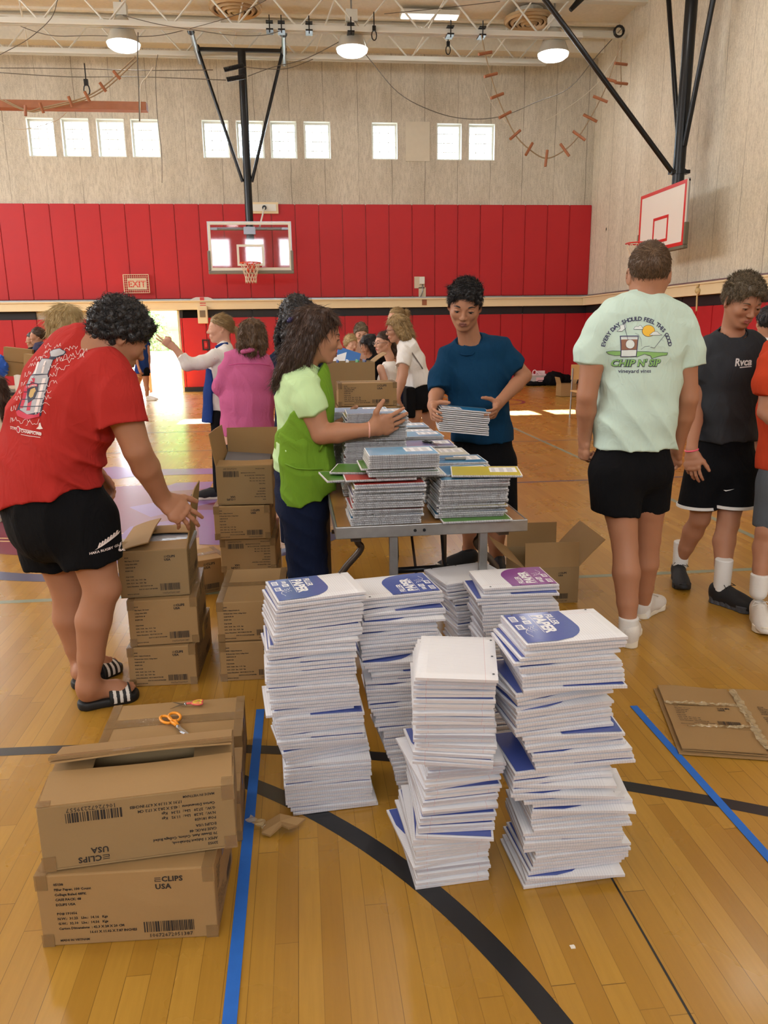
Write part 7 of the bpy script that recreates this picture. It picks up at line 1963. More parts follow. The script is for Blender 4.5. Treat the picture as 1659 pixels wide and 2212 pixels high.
P.shorts(C_denim, [(J(652, 1030, YW), 0.165, 0.125), (J(654, 1080, YW), 0.170, 0.13)], [(J(654, 1080, YW-0.085), (anR[0]+0.0, anR[1], 0.06), 0.105, 0.075, (0, 0, -1)), (J(654, 1080, YW+0.085), (anL[0], anL[1], 0.06), 0.105, 0.075, (0, 0, -1))], X_, name='jeans', h=0.009, folds=[((0.2, 0, 1), 6, 0.004, (1, 0, 0), 2, 0.2, None, 0)])
shoe(root, (anR[0]-0.06, anR[1], 0), (anR[0]+0.2, anR[1], 0), 'flat', M_shoeb, M_solew, 0.9); shoe(root, (anL[0]-0.06, anL[1], 0), (anL[0]+0.2, anL[1], 0), 'flat', M_shoeb, M_solew, 0.9)

# ---- the boy in the navy t-shirt
f_ = nrm((-0.30, -0.95, 0)); X_ = nrm(np.cross(f_, (0, 0, 1))); YN = 4.42
P = Human('person in a plain navy t-shirt holding a bundle of notebooks behind the table', 1.22, YN+0.05, SK_tan, LIPd, 0.008)
P.head(J(1004, 661, YN-0.12), (-0.24, -0.90, -0.36), (0.0, -0.36, 0.93), 0.25, neck=J(1018, 752, YN), nr=0.054, detail=0.0032)
P.torso([(J(1018, 752, YN), 0.08, 0.07), (J(1022, 772, YN), 0.17, 0.09), (J(1030, 815, YN), 0.165, 0.11), (J(1036, 880, YN), 0.15, 0.11), (J(1042, 960, YN), 0.155, 0.11), (J(1045, 1000, YN), 0.16, 0.12)], X_)
P.arm(J(966, 775, YN+0.03), J(945, 845, YN-0.02), J(934, 876, YN-0.28), 1, J(937, 905, YN-0.42)-J(934, 876, YN-0.28), (0.95, -0.15, 0.0), r=(0.05, 0.042, 0.038, 0.027), curls=[(18, 20, 15), (18, 22, 15), (20, 22, 15), (22, 24, 15)], spread=4, thumb=(0.35, 0.15, 0.95))
P.arm(J(1090, 765, YN-0.06), J(1133, 812, YN-0.06), J(1076, 872, YN-0.30), -1, J(1064, 902, YN-0.42)-J(1076, 872, YN-0.30), (-0.95, -0.1, 0.05), r=(0.05, 0.042, 0.04, 0.028), curls=[(18, 20, 15), (18, 22, 15), (20, 22, 15), (22, 24, 15)], spread=4, thumb=(0.35, 0.15, 0.95))
aR = J(1013, 1212, YN+0.22); aL = J(1072, 1232, YN-0.02)
P.leg(J(1018, 1000, YN), J(1014, 1120, YN+0.05), aR, (0.085, 0.056, 0.055, 0.035), (-1, -0.3)); P.leg(J(1070, 1000, YN), J(1073, 1120, YN-0.04), aL, (0.085, 0.056, 0.055, 0.035), (0, -1))
P.body(); P.face(H_black, -0.55)
def topmess(sd, c, r, f, u, S):
    P_ = lambda a, b, d: V3(c)+S*(a*r+b*f+d*u); q = random.Random(14)
    for i in range(70):
        a, b = q.uniform(-.34, .34), q.uniform(-.36, .40); z = 0.13+0.40*sqrt(max(0.05, 1-(a/.40)**2-((b+.05)/.50)**2))
        p = P_(a, b, z); sd.cap(p, p+S*(q.uniform(-.06, .06)*r+q.uniform(-.05, .03)*f+0.03*u), 0.045*S, 0.018*S, 0.01)
P.hair(H_black, 0.004, 0.020, 0.06, (0.35, 0.27), (-0.30, -0.28), 0.0018, 60, topmess, locks=('up', 3600, 0.026, 0.0010))
P.tee(C_navy, [(J(1016, 748, YN), 0.095, 0.085), (J(1024, 764, YN), 0.185, 0.10), (J(1030, 815, YN), 0.178, 0.125), (J(1036, 880, YN), 0.170, 0.125), (J(1042, 950, YN), 0.176, 0.128), (J(1044, 985, YN), 0.178, 0.13)], X_,
      [([J(972, 772, YN+0.02), J(950, 818, YN-0.01), J(947, 842, YN-0.05)], [0.068, 0.066, 0.068], (0, -0.5, -1)), ([J(1082, 758, YN-0.05), J(1106, 783, YN-0.06), J(1116, 795, YN-0.07)], [0.070, 0.068, 0.070], (0.75, 0, -0.75))],
      hem=(J(1040, 958, YN-0.1), (0, 0, -1)), neck=(Vector(J(1014, 735, YN-0.03)), (0.072, 0.07, 0.05)), folds=[((1, 0, 0.3), 4, 0.005, (0, 0, 1), 1.5, 0.9, None, 0)])
P.shorts(C_black, [(J(1042, 940, YN), 0.168, 0.118), (J(1045, 1000, YN), 0.18, 0.13)], [(J(1012, 1000, YN), J(1008, 1125, YN+0.03), 0.105, 0.10, (0, 0, -1)), (J(1078, 1000, YN-0.03), J(1082, 1125, YN-0.05), 0.105, 0.10, (0, 0, -1))], X_, h=0.009)
P.sock(V3(aR)+np.array([0, 0, 0.10]), V3(aR)-np.array([0, 0, 0.02]), (0.045, 0.042), C_black); P.sock(V3(aL)+np.array([0, 0, 0.06]), V3(aL)-np.array([0, 0, 0.02]), (0.045, 0.042), C_black)
h_ = atz(1030, 1222); t_ = atz(938, 1234); h_.z = t_.z = 0
shoe(P.root, h_, t_, 'run', M_shoeb, M_solew, 0.98)
shoe(P.root, (aL.x+0.02, aL.y+0.05, 0), (aL.x-0.02, aL.y-0.2, 0), 'run', M_shoeb, M_solew, 0.98)

# ---- the man in the mint t-shirt, seen from behind
f_ = nrm((0.10, 0.99, 0)); X_ = nrm(np.cross(f_, (0, 0, 1))); YM = 3.38
P = Human('person seen from behind in a mint t-shirt with a printed back and black shorts', 1.56, YM, SK_tan, LIP, 0.008)
P.head(J(1401, 594, YM+0.02), (0.28, 0.95, -0.03), (0, 0.05, 1), 0.25, neck=J(1392, 668, YM), nr=0.060, ear=1.15)
P.torso([(J(1392, 668, YM), 0.09, 0.07), (J(1388, 695, YM), 0.185, 0.09), (J(1380, 760, YM), 0.175, 0.11), (J(1376, 840, YM), 0.155, 0.11), (J(1370, 920, YM), 0.155, 0.115), (J(1365, 1000, YM), 0.160, 0.125)], X_)
P.arm(J(1290, 720, YM), J(1268, 855, YM-0.02), J(1263, 945, YM+0.06), -1, (0.02, 0.06, -1), (1, 0.1, 0), r=(0.056, 0.046, 0.042, 0.029), curls=[(55, 60, 40), (60, 65, 45), (65, 70, 45), (70, 70, 50)], thumb=(0.55, 0.7, 0.5))
P.arm(J(1474, 720, YM), J(1487, 860, YM-0.02), J(1462, 968, YM+0.10), 1, J(1458, 1000, YM+0.16)-J(1462, 968, YM+0.10), (-0.9, -0.2, -0.1), r=(0.056, 0.046, 0.042, 0.029), curls=[(18, 28, 20), (25, 32, 24), (30, 36, 26), (36, 40, 30)], spread=6, thumb=(0.45, 0.75, 0.45))
aL, aR = J(1357, 1352, YM-0.17), J(1388, 1310, YM+0.16)
P.leg(J(1332, 1015, YM), J(1350, 1180, YM-0.08), aL, (0.09, 0.062, 0.062, 0.038), (0.3, 1)); P.leg(J(1402, 1015, YM), J(1400, 1165, YM+0.06), aR, (0.09, 0.062, 0.060, 0.038), (0.5, 0.9))
P.body()
P.hair(H_brown, 0.004, 0.012, 0.045, (0.34, 0.30), (-0.36, -0.34), 0.0010, 90, locks=('short', 5200, 0.015, 0.0009))
P.tee(C_mint, [(J(1391, 664, YM), 0.105, 0.082), (J(1386, 688, YM), 0.208, 0.104), (J(1381, 745, YM), 0.202, 0.125), (J(1379, 830, YM), 0.176, 0.128), (J(1372, 900, YM), 0.178, 0.132), (J(1367, 1000, YM), 0.190, 0.138)], X_,
      [([J(1296, 712, YM), J(1277, 760, YM), J(1271, 786, YM)], [0.074, 0.072, 0.074], (-0.1, 0, -1)), ([J(1470, 712, YM), J(1485, 760, YM), J(1490, 788, YM)], [0.074, 0.072, 0.074], (0.1, 0, -1))],
      hem=(J(1366, 977, YM-0.12), (0.0, 0.0, -1)), neck=(Vector(J(1391, 652, YM+0.02)), (0.075, 0.072, 0.042)), folds=[((1, 0, 0.55), 4.6, 0.010, (0, 0, 1), 0.8, 0.9, J(1380, 930, YM-0.13), 0.20), ((1, 0, 0.4), 3, 0.004, (0, 0, 1), 1.2, 2.1, None, 0), ((0.5, 0, 1), 6, 0.006, (1, 0, 0), 2, 0.1, J(1490, 765, YM), 0.08), ((-0.5, 0, 1), 6, 0.006, (1, 0, 0), 2, 0.1, J(1275, 765, YM), 0.08)], h=0.0068)
P.shorts(C_black, [(J(1367, 955, YM), 0.158, 0.112), (J(1366, 1010, YM), 0.180, 0.130)], [(J(1328, 1020, YM-0.01), J(1330, 1108, YM-0.02), 0.122, 0.112, (-0.08, 0, -1)), (J(1402, 1020, YM+0.02), J(1402, 1101, YM+0.05), 0.11, 0.092, (0, 0, -1))], X_, folds=[((1, 0, 0), 4, 0.004, (0, 0, 1), 1, 0, None, 0)])
P.sock(V3(aL)+np.array([0, 0, 0.045]), V3(aL)-np.array([0, 0, 0.04]), (0.046, 0.042)); P.sock(V3(aR)+np.array([0, 0, 0.045]), V3(aR)-np.array([0, 0, 0.04]), (0.046, 0.042))
shoe(P.root, (aL.x-0.01, aL.y-0.05, 0), (aL.x+0.09, aL.y+0.16, 0), 'flat', M_shoew, M_solew, 1.0, m_lace=M_shoew); shoe(P.root, (aR.x-0.03, aR.y-0.03, 0), (aR.x+0.14, aR.y+0.12, 0), 'flat', M_shoew, M_solew, 1.0, m_lace=M_shoew)
b = MB(); ce = V3(J(1392, 655, YM))-V3(P.root.location); b.tube([ce+np.array([0.068*cos(t), 0.064*sin(t), -0.012*sin(t)+0.004]) for t in [2*pi*k/28 for k in range(29)]], 0.0012, 5); b.build('necklace', plain('gold_chain', srgb(200, 160, 80), 0.3, 0.9), P.root, True)
# back print
c_navy, c_gold, c_green, c_white, c_brown = range(5)
mats = [plain('ink_navy', srgb(62, 62, 96), 0.8), plain('ink_yellow', srgb(236, 188, 66), 0.8), plain('ink_green', srgb(140, 190, 112), 0.8), plain('ink_white', srgb(222, 230, 228), 0.8), plain('ink_brown', srgb(146, 104, 84), 0.8)]
b = MB(); K = 1.0/3.614/ (1650/3.42)
def q(x, y): return ((x-690)*K, -(y-880)*K)
def txt_arc(s_, cx, cy, R, a0, a1, size, m):
    # spread the letters from angle a0 to a1 over an arc, measured clockwise from the top
    b.cur = m; n = len(s_)
    wd = {'I': 0.45, ' ': 0.55, 'L': 0.8, 'F': 0.85, 'E': 0.85}
    ws = [wd.get(ch, 1.0) for ch in s_]; T_ = sum(ws); t = 0
    for ch, w in zip(s_, ws):
        a = radians(a0+(a1-a0)*(t+w/2)/T_); t += w
        if ch == ' ': continue
        x, y = cx+R*sin(a), cy+R*cos(a)
        add_text(b, ch, x, y, size, 0.0007, rot=-a, align='CENTER', z=0.0003)
cx, cy = q(690, 950)
txt_arc('EVERY DAY SHOULD FEEL THIS GOOD', cx, cy, 238*K, -79, 79, 0.0245, c_navy)
def line(pts, w, m, z=0.0004):
    for (xa, ya), (xb, yb) in zip(pts[:-1], pts[1:]):
        A, B = Vector(q(xa, ya)), Vector(q(xb, yb)); n_ = (B-A); n_ = Vector((-n_.y, n_.x)).normalized()*w/2; poly(b, [tuple(A-n_), tuple(B-n_), tuple(B+n_), tuple(A+n_)], m, z)
poly(b, [q(767+47*cos(t), 788+44*sin(t)) for t in [2*pi*k/26 for k in range(26)]], c_navy, 0.0); poly(b, [q(767+44*cos(t), 788+41*sin(t)) for t in [2*pi*k/26 for k in range(26)]], c_gold, 0.0002)
for pts in (((660, 775), (668, 758), (682, 752), (694, 757), (704, 746), (718, 752), (724, 765), (730, 776), (660, 776)), ((772, 820), (786, 808), (798, 797), (815, 792), (832, 795), (845, 808), (868, 820), (772, 820))):
    poly(b, [q(*p) for p in pts[:-1]], c_white, 0.0004); line(pts, 0.0012, c_navy, 0.0006)
gr = [(468, 938), (520, 932), (570, 934), (680, 938), (760, 940), (840, 946), (922, 950), (918, 968), (860, 975), (800, 992), (790, 972), (740, 958), (690, 978), (620, 960), (540, 968), (490, 955)]
poly(b, [q(*p) for p in gr], c_green, 0.0002); line(gr+[gr[0]], 0.0015, c_navy, 0.0006)
poly(b, [q(*p) for p in ((560, 822), (695, 822), (682, 978), (572, 978))], c_navy, 0.0008); poly(b, [q(*p) for p in ((567, 830), (688, 830), (676, 972), (578, 972))], c_white, 0.0010); poly(b, [q(*p) for p in ((569, 850), (686, 850), (680, 925), (573, 925))], c_brown, 0.0012)
poly(b, [q(632+33*cos(t), 885+33*sin(t)) for t in [2*pi*k/20 for k in range(20)]], c_white, 0.0014); line([(632+33*cos(t), 885+33*sin(t)) for t in [2*pi*k/20 for k in range(21)]], 0.0012, c_navy, 0.0016)
line([(572, 838), (690, 836)], 0.001, c_navy, 0.0014); line([(573, 926), (680, 926)], 0.0015, c_navy, 0.0014); line([(615, 850), (590, 735)], 0.002, c_navy, 0.0016)
poly(b, [q(*p) for p in ((540, 790), (562, 770), (560, 745), (600, 735), (604, 765), (575, 790))], c_white, 0.0014); line([(540, 790), (562, 770), (560, 745), (600, 735), (604, 765), (575, 790), (540, 790)], 0.0013, c_navy, 0.0016)
line([(670, 805), (695, 815), (712, 850), (718, 900)], 0.001, c_navy); line([(895, 812), (812, 915), (795, 910), (782, 908)], 0.0018, c_navy); line([(715, 925), (740, 903), (776, 900)], 0.0012, c_navy)
for dx, dy, m, z, bo in ((0.0012, -0.0012, c_navy, 0.0003, 0.0030), (0, 0, c_green, 0.0009, 0.0012)):
    b.cur = m; add_text(b, "CHIP N' SIP", q(690, 1000)[0]+dx, q(690, 1047)[1]+dy, 0.0405, bo, align='CENTER', z=z, shear=0.12)
b.cur = c_navy; add_text(b, 'vineyard vines', q(685, 1000)[0], q(690, 1098)[1], 0.0235, 0.0002, align='CENTER', z=0.0004)
decal(b, P.so, J(1391, 743, YM-0.2)+Vector((0, 0, 0)), (1, -0.10, 0.0), (-0.02, 0, 1), 'back_print', mats, P.root)

# ---- the boy in the charcoal t-shirt
f_ = nrm((0.15, -0.98, 0)); X_ = nrm(np.cross(f_, (0, 0, 1))); YB_ = 3.88
P = Human('person in a charcoal t-shirt and long black shorts looking down beside the man in mint', 2.17, YB_, SK_tan, LIP, 0.008)
P.head(J(1603, 652, YB_-0.08), (0.10, -0.90, -0.42), (0.05, -0.42, 0.90), 0.236, neck=J(1578, 738, YB_), nr=0.052, detail=0.0032)
P.torso([(J(1578, 738, YB_), 0.08, 0.07), (J(1580, 757, YB_), 0.155, 0.085), (J(1577, 810, YB_), 0.15, 0.10), (J(1572, 880, YB_), 0.14, 0.10), (J(1566, 960, YB_), 0.145, 0.105), (J(1560, 1010, YB_), 0.155, 0.115)], X_)
w_ = J(1494, 972, YB_-0.16)
P.arm(J(1522, 768, YB_), J(1504, 880, YB_+0.0), w_, 1, J(1496, 1010, YB_-0.18)-w_, (0.65, 0.55, 0), r=(0.048, 0.040, 0.037, 0.025), curls=[(12, 18, 12), (16, 22, 14), (20, 25, 16), (28, 30, 20)], spread=7, thumb=(0.6, 0.7, 0.2))
P.arm(J(1638, 768, YB_), J(1648, 870, YB_+0.12), J(1640, 955, YB_+0.12), -1, (-0.05, -0.1, -1), (-1, 0, 0), r=(0.048, 0.040, 0.037, 0.025))
aR, aL = J(1470, 1208, YB_+0.18), J(1560, 1258, YB_-0.22)
P.leg(J(1525, 1010, YB_), J(1512, 1120, YB_+0.05), aR, (0.085, 0.056, 0.055, 0.036), (-0.3, -0.9)); P.leg(J(1592, 1010, YB_), J(1572, 1130, YB_-0.09), aL, (0.085, 0.058, 0.057, 0.036), (0.2, -0.95))
P.body(); P.face(H_brown, -0.5)
P.hair(H_grey, 0.004, 0.020, 0.065, (0.36, 0.28), (-0.30, -0.26), 0.0018, 60, topmess, locks=('up', 4200, 0.028, 0.0010))
P.tee(C_char, [(J(1576, 735, YB_), 0.095, 0.082), (J(1580, 754, YB_), 0.185, 0.10), (J(1577, 805, YB_), 0.182, 0.118), (J(1572, 880, YB_), 0.168, 0.118), (J(1566, 950, YB_), 0.168, 0.12), (J(1564, 985, YB_), 0.17, 0.122)], X_,
      [([J(1522, 765, YB_), J(1512, 800, YB_), J(1508, 818, YB_)], [0.068, 0.068, 0.068], (-0.1, 0, -1)), ([J(1634, 765, YB_), J(1643, 800, YB_+0.03), J(1646, 835, YB_+0.05)], [0.066, 0.066, 0.066], (0.1, 0, -1))],
      hem=(J(1566, 958, YB_-0.12), (0, 0, -1)), neck=(Vector(J(1580, 724, YB_-0.02)), (0.07, 0.068, 0.045)), folds=[((1, 0, 0.3), 4, 0.005, (0, 0, 1), 1.5, 0.5, None, 0)])
n1, n2 = (0, 0, -1), (0, 0, -1)
P.shorts(C_black, [(J(1566, 945, YB_), 0.152, 0.112), (J(1562, 1010, YB_), 0.168, 0.125)], [(J(1526, 1010, YB_), J(1508, 1096, YB_+0.02), 0.110, 0.108, n1), (J(1590, 1010, YB_), J(1582, 1094, YB_-0.05), 0.115, 0.116, n2)], X_)
for (c_, rx) in ((J(1508, 1091, YB_+0.02), 0.1135), (J(1582, 1089, YB_-0.05), 0.1215)):
    b = MB(); b.lathe([(rx-0.006, -0.008), (rx, -0.008), (rx, 0.008), (rx-0.006, 0.008)], tuple(c_-P.root.location), 40); b.build('hem_stripe', C_sock, P.root, 'auto')
P.sock(V3(aR)+np.array([0, 0.0, 0.11]), V3(aR)-np.array([0, 0, 0.03]), (0.045, 0.042)); P.sock(V3(aL)+np.array([0, 0, 0.13]), V3(aL)-np.array([0, 0, 0.04]), (0.046, 0.042))
shoe(P.root, (aR.x+0.015, aR.y+0.06, 0), (aR.x-0.07, aR.y-0.19, 0), 'cloud', M_shoeb, M_soleb, 0.98, m_lace=M_soleb); shoe(P.root, (aL.x-0.03, aL.y+0.055, 0), (aL.x+0.09, aL.y-0.16, 0), 'cloud', M_shoeb, M_soleg, 1.02, m_lace=M_soleb)
b = MB(); b.cur = 0; add_text(b, 'Rvca', 0, 0, 0.052, 0.0016, shear=0.35); poly(b, [(0.03, -0.012), (0.10, -0.010), (0.10, -0.005), (0.03, -0.007)], 0)
decal(b, P.so, J(1607, 792, YB_-0.2), (0.97, 0.12, 0.03), (-0.03, 0, 1), 'chest_print', [C_sock], P.root)
b = MB(); poly(b, [(0, 0.004), (0.012, -0.004), (0.045, 0.012), (0.014, 0.003)], 0); decal(b, P.sh_o, J(1603, 1072, YB_-0.25), (0.97, 0.12, 0), (0, 0, 1), 'leg_mark', [C_sock], P.root)
b = MB(); b.tube([V3(w_)-V3(P.root.location)+np.array([0.031*cos(t), 0.029*sin(t), 0.006*cos(t)]) for t in [2*pi*k/20 for k in range(21)]], 0.0045, 6); b.build('wristband', plain('pink_rubber', srgb(238, 96, 120), 0.5), P.root, True)

# ---- the person in orange, cut by the right edge
YO = 3.52; f_ = nrm((-0.5, -0.85, 0)); X_ = nrm(np.cross(f_, (0, 0, 1)))
P = Human('person in an orange t-shirt and grey shorts, cut off by the right edge', 2.62, YO, SK_tan, LIP, 0.009)
P.head(J(1730, 660, YO), (-0.7, -0.6, -0.1), (0, 0, 1), 0.22, neck=J(1722, 738, YO)); 
P.torso([(J(1720, 740, YO), 0.08, 0.07), (J(1718, 765, YO), 0.15, 0.085), (J(1712, 820, YO), 0.145, 0.10), (J(1708, 900, YO), 0.135, 0.10), (J(1706, 1020, YO), 0.15, 0.11)], X_)
P.arm(J(1668, 790, YO-0.05), J(1655, 890, YO-0.10), J(1700, 925, YO-0.26), 1, (0.8, -0.2, -0.1), (0, 0, -1), r=(0.046, 0.04, 0.038, 0.026))
P.arm(J(1770, 790, YO+0.05), J(1790, 890, YO), J(1780, 960, YO-0.1), -1, (0, 0, -1), (-1, 0, 0), r=(0.046, 0.04, 0.038, 0.026))
aR, aL = J(1640, 1262, YO-0.12), J(1715, 1262, YO-0.05)
P.leg(J(1690, 1030, YO), J(1656, 1150, YO-0.05), aR, (0.08, 0.055, 0.052, 0.035), (-0.4, -0.9)); P.leg(J(1735, 1030, YO), J(1725, 1150, YO), aL, (0.08, 0.055, 0.052, 0.035), (-0.4, -0.9))
P.body(); P.face(H_brown); P.hair(H_brown, locks=('up', 2500, 0.025, 0.0011))
P.tee(C_orange, [(J(1720, 738, YO), 0.08, 0.08), (J(1718, 762, YO), 0.15, 0.10), (J(1712, 820, YO), 0.15, 0.115), (J(1710, 900, YO), 0.150, 0.118), (J(1708, 1050, YO), 0.158, 0.125)], X_, [([J(1668, 785, YO-0.05), J(1660, 825, YO-0.08), J(1658, 852, YO-0.09)], [0.064, 0.064, 0.064], (0, 0, -1)), ([J(1768, 785, YO+0.05), J(1785, 850, YO)], [0.064, 0.064])], hem=(J(1700, 1024, YO-0.1), (0, 0, -1)), folds=[((1, 0, 0.3), 4, 0.005, (0, 0, 1), 1.5, 0.5, None, 0)])
P.shorts(C_grey, [(J(1708, 1000, YO), 0.14, 0.11), (J(1706, 1040, YO), 0.145, 0.118)], [(J(1678, 1045, YO), J(1668, 1138, YO-0.03), 0.095, 0.092, (0, 0, -1)), (J(1738, 1045, YO), J(1735, 1138, YO), 0.105, 0.098, (0, 0, -1))], X_)
P.sock(V3(aR)+np.array([0, 0, 0.05]), V3(aR)-np.array([0, 0, 0.04]), (0.045, 0.042)); P.sock(V3(aL)+np.array([0, 0, 0.05]), V3(aL)-np.array([0, 0, 0.04]), (0.045, 0.042))
shoe(P.root, (aR.x+0.03, aR.y+0.05, 0), (aR.x-0.06, aR.y-0.18, 0), 'run', M_shoew, M_solew, 0.97, m_lace=M_shoew); shoe(P.root, (aL.x+0.02, aL.y+0.05, 0), (aL.x-0.06, aL.y-0.18, 0), 'run', M_shoew, M_solew, 0.97)
# ---- people and tables farther down the hall
def folks(label, Y, cx, headpx, S, f, skin_m, hairm, hk, top, bottom, neck, secs, arms, sleeves=(), hem=None, legs=(), hemp=None, u=(0, 0, 1), fem=True, h=0.012, locks=None, hops=None, face=None, short_r=None, pelvis=None, foldk=True, shorts_len=None, hf=(0.34, 0.26), hn=(-0.33, -0.34), xf=None, topname='shirt', shoes=None):
    fb = nrm((xf or f)[0:2]+(0,)) if True else None
    fb = nrm((fb[0], fb[1], 0)); X_ = nrm(np.cross(fb, (0, 0, 1)))
    P = Human(label, J(cx, 800, Y).x, Y, skin_m, LIP, h)
    P.head(J(headpx[0], headpx[1], Y), f, u, S, fem=fem, neck=J(neck[0], neck[1], Y), nr=0.046 if fem else 0.052, detail=max(0.0042, h*0.42))
    SE = [(J(a, b, Y), c, d) for a, b, c, d in secs]
    P.torso([(a, c*0.9, d*0.9) for a, c, d in SE], X_)
    for (sh, el, wr, side, F, N, kw) in arms:
        P.arm(J(*sh[:2], Y+sh[2]), J(*el[:2], Y+el[2]), J(*wr[:2], Y+wr[2]), side, F, N, r=kw.pop('r', (0.043, 0.037, 0.034, 0.023)), hd=0.0052, **kw)
    for (hp_, kn, an) in legs: P.leg(J(*hp_[:2], Y+hp_[2]), J(*kn[:2], Y+kn[2]), J(*an[:2], Y+an[2]), (0.082, 0.056, 0.052, 0.034), (fb[0], fb[1]))
    P.body()
    if face: P.face(face[0], -0.2, face[1])
    P.hair(hairm, max(0.005, h*0.45), hk.get('t', 0.035), hk.get('top', 0.04), hf, hn, hk.get('amp', 0.003), 45, hops, locks=locks)
    P.tee(top, SE, X_, [([J(*q_[:2], Y+q_[2]) for q_ in sl[0]], sl[1]) for sl in sleeves], name=topname, hem=(J(hem[0], hem[1], Y-0.1), hemp or (0, 0, -1)) if hem else None, folds=[((1, 0, 0.4), 4, 0.006, (0, 0, 1), 1.5, 0.7, None, 0)] if foldk else None, h=h*0.8)
    if bottom is not None:
        P.shorts(bottom, [(J(a, b, Y), c, d) for a, b, c, d in pelvis], [(J(*a[:2], Y+a[2]), J(*e[:2], Y+e[2]), r0, r1, (0, 0, -1)) for a, e, r0, r1 in short_r], X_, name=shorts_len or 'shorts', h=h*0.9)
    for (an, dx, dy, mu, ms) in (shoes or ()):
        p = J(*an[:2], Y+an[2]); shoe(P.root, (p.x, p.y, 0), (p.x+dx, p.y+dy, 0), 'flat', mu, ms, 0.95)
    return P
def longops(n, lo, hi, az=(75, 285), r0=0.055, r1=0.035, seed=3, spread=0.36, fz=-0.35):
    def g(sd, c, r, f, u, S):
        q_ = random.Random(seed); sp = []
        for i in range(n):
            a = q_.uniform(*az); sp.append((a, 0, (spread*sin(radians(a))+q_.uniform(-.05, .05), fz+0.25*cos(radians(a))+q_.uniform(-.06, .06), q_.uniform(lo, hi)), r0*q_.uniform(0.8, 1.2), r1))
        strands(sd, c, r, f, u, S, sp, k=0.012)
    return g
def tailops(pts, r):
    def g(sd, c, r_, f, u, S):
        P_ = lambda a, b, d: V3(c)+S*(a*r_+b*f+d*u)
        sd.chain([P_(*p) for p in pts], [q_*S for q_ in r], 0.012)
    return g
# pointing woman
Y = 6.9
PW = folks('person in a white top and navy apron with a ponytail, pointing toward the doorway', Y, 480, (476, 711), 0.235, (-0.98, -0.15, 0.02), SK_fair, H_dkblond, dict(t=0.02, top=0.02), C_white, C_black, (486, 748),
    [(487, 750, 0.07, 0.06), (485, 762, 0.14, 0.085), (480, 800, 0.15, 0.115), (480, 850, 0.145, 0.12), (483, 900, 0.15, 0.125)],
    [((462, 772, -0.16), (404, 786, -0.22), (378, 752, -0.24), 1, (-0.72, -0.1, 0.62), (-0.2, 0.5, 0.6), dict(curls=[(2, 4, 2), (4, 6, 4), (60, 70, 40), (70, 70, 40)], thumb=(0.2, 0.7, 0.7), spread=10, r=(0.047, 0.04, 0.036, 0.024))),
     ((492, 775, 0.16), (485, 830, 0.22), (475, 868, 0.12), -1, (-0.4, 0, -0.9), (0, -1, 0), {})],
    sleeves=[([(466, 768, -0.14), (438, 783, -0.19), (404, 787, -0.22), (391, 766, -0.235)], [0.062, 0.058, 0.052, 0.045]), ([(492, 772, 0.14), (485, 828, 0.21), (477, 860, 0.13)], [0.055, 0.05, 0.042])],
    hem=(480, 888), locks=('back', 2200, 0.045, 0.0012), hops=tailops([(0, -0.40, 0.12), (0, -0.56, -0.02), (0, -0.68, -0.28), (0.0, -0.80, -0.46)], [0.10, 0.09, 0.12, 0.05]), face=(H_brown, (1,)), hn=(-0.40, -0.10),
    legs=[((478, 900, -0.08), (476, 990, -0.06), (474, 1060, -0.08)), ((486, 900, 0.08), (488, 990, 0.1), (490, 1055, 0.08))], pelvis=[(480, 875, 0.13, 0.105), (482, 900, 0.145, 0.118)], short_r=[((478, 905, -0.08), (474, 1062, -0.08), 0.092, 0.05), ((486, 905, 0.08), (490, 1058, 0.08), 0.092, 0.05)], shorts_len='trousers',
    shoes=[((478, 1060, -0.08), -0.22, 0, M_shoeb, M_solew)])
sd = Sdf(); fx = nrm((-1, 0, 0)); Xw = (0, -1, 0)
sd.loft([(J(478, 800, Y), 0.145, 0.13), (J(476, 850, Y), 0.155, 0.14), (J(474, 915, Y), 0.165, 0.155)], Xw, 0.02); sd.cut(J(468, 850, Y), (1, -0.15, -0.06)); sd.cut(J(480, 912, Y-0.1), (0, 0, -1)); sd.cut(J(470, 800, Y-0.1), (0.2, 0, 1)); soft('apron', sd, 0.010, C_blueap, PW.root)
b = MB(); l0 = V3(PW.root.location); b.tube([V3(J(448, 846, Y-0.06))-l0, V3(J(470, 849, Y-0.19))-l0, V3(J(496, 847, Y-0.17))-l0, V3(J(507, 845, Y-0.05))-l0], 0.009, 6); b.build('apron_tie', C_blueap, PW.root, True)
b = MB(); b.tube([V3(J(466, 750, Y-0.08))-l0, V3(J(478, 744, Y-0.095))-l0, V3(J(492, 742, Y-0.07))-l0], 0.012, 6); b.build('neck_strap', C_blueap, PW.root, True)
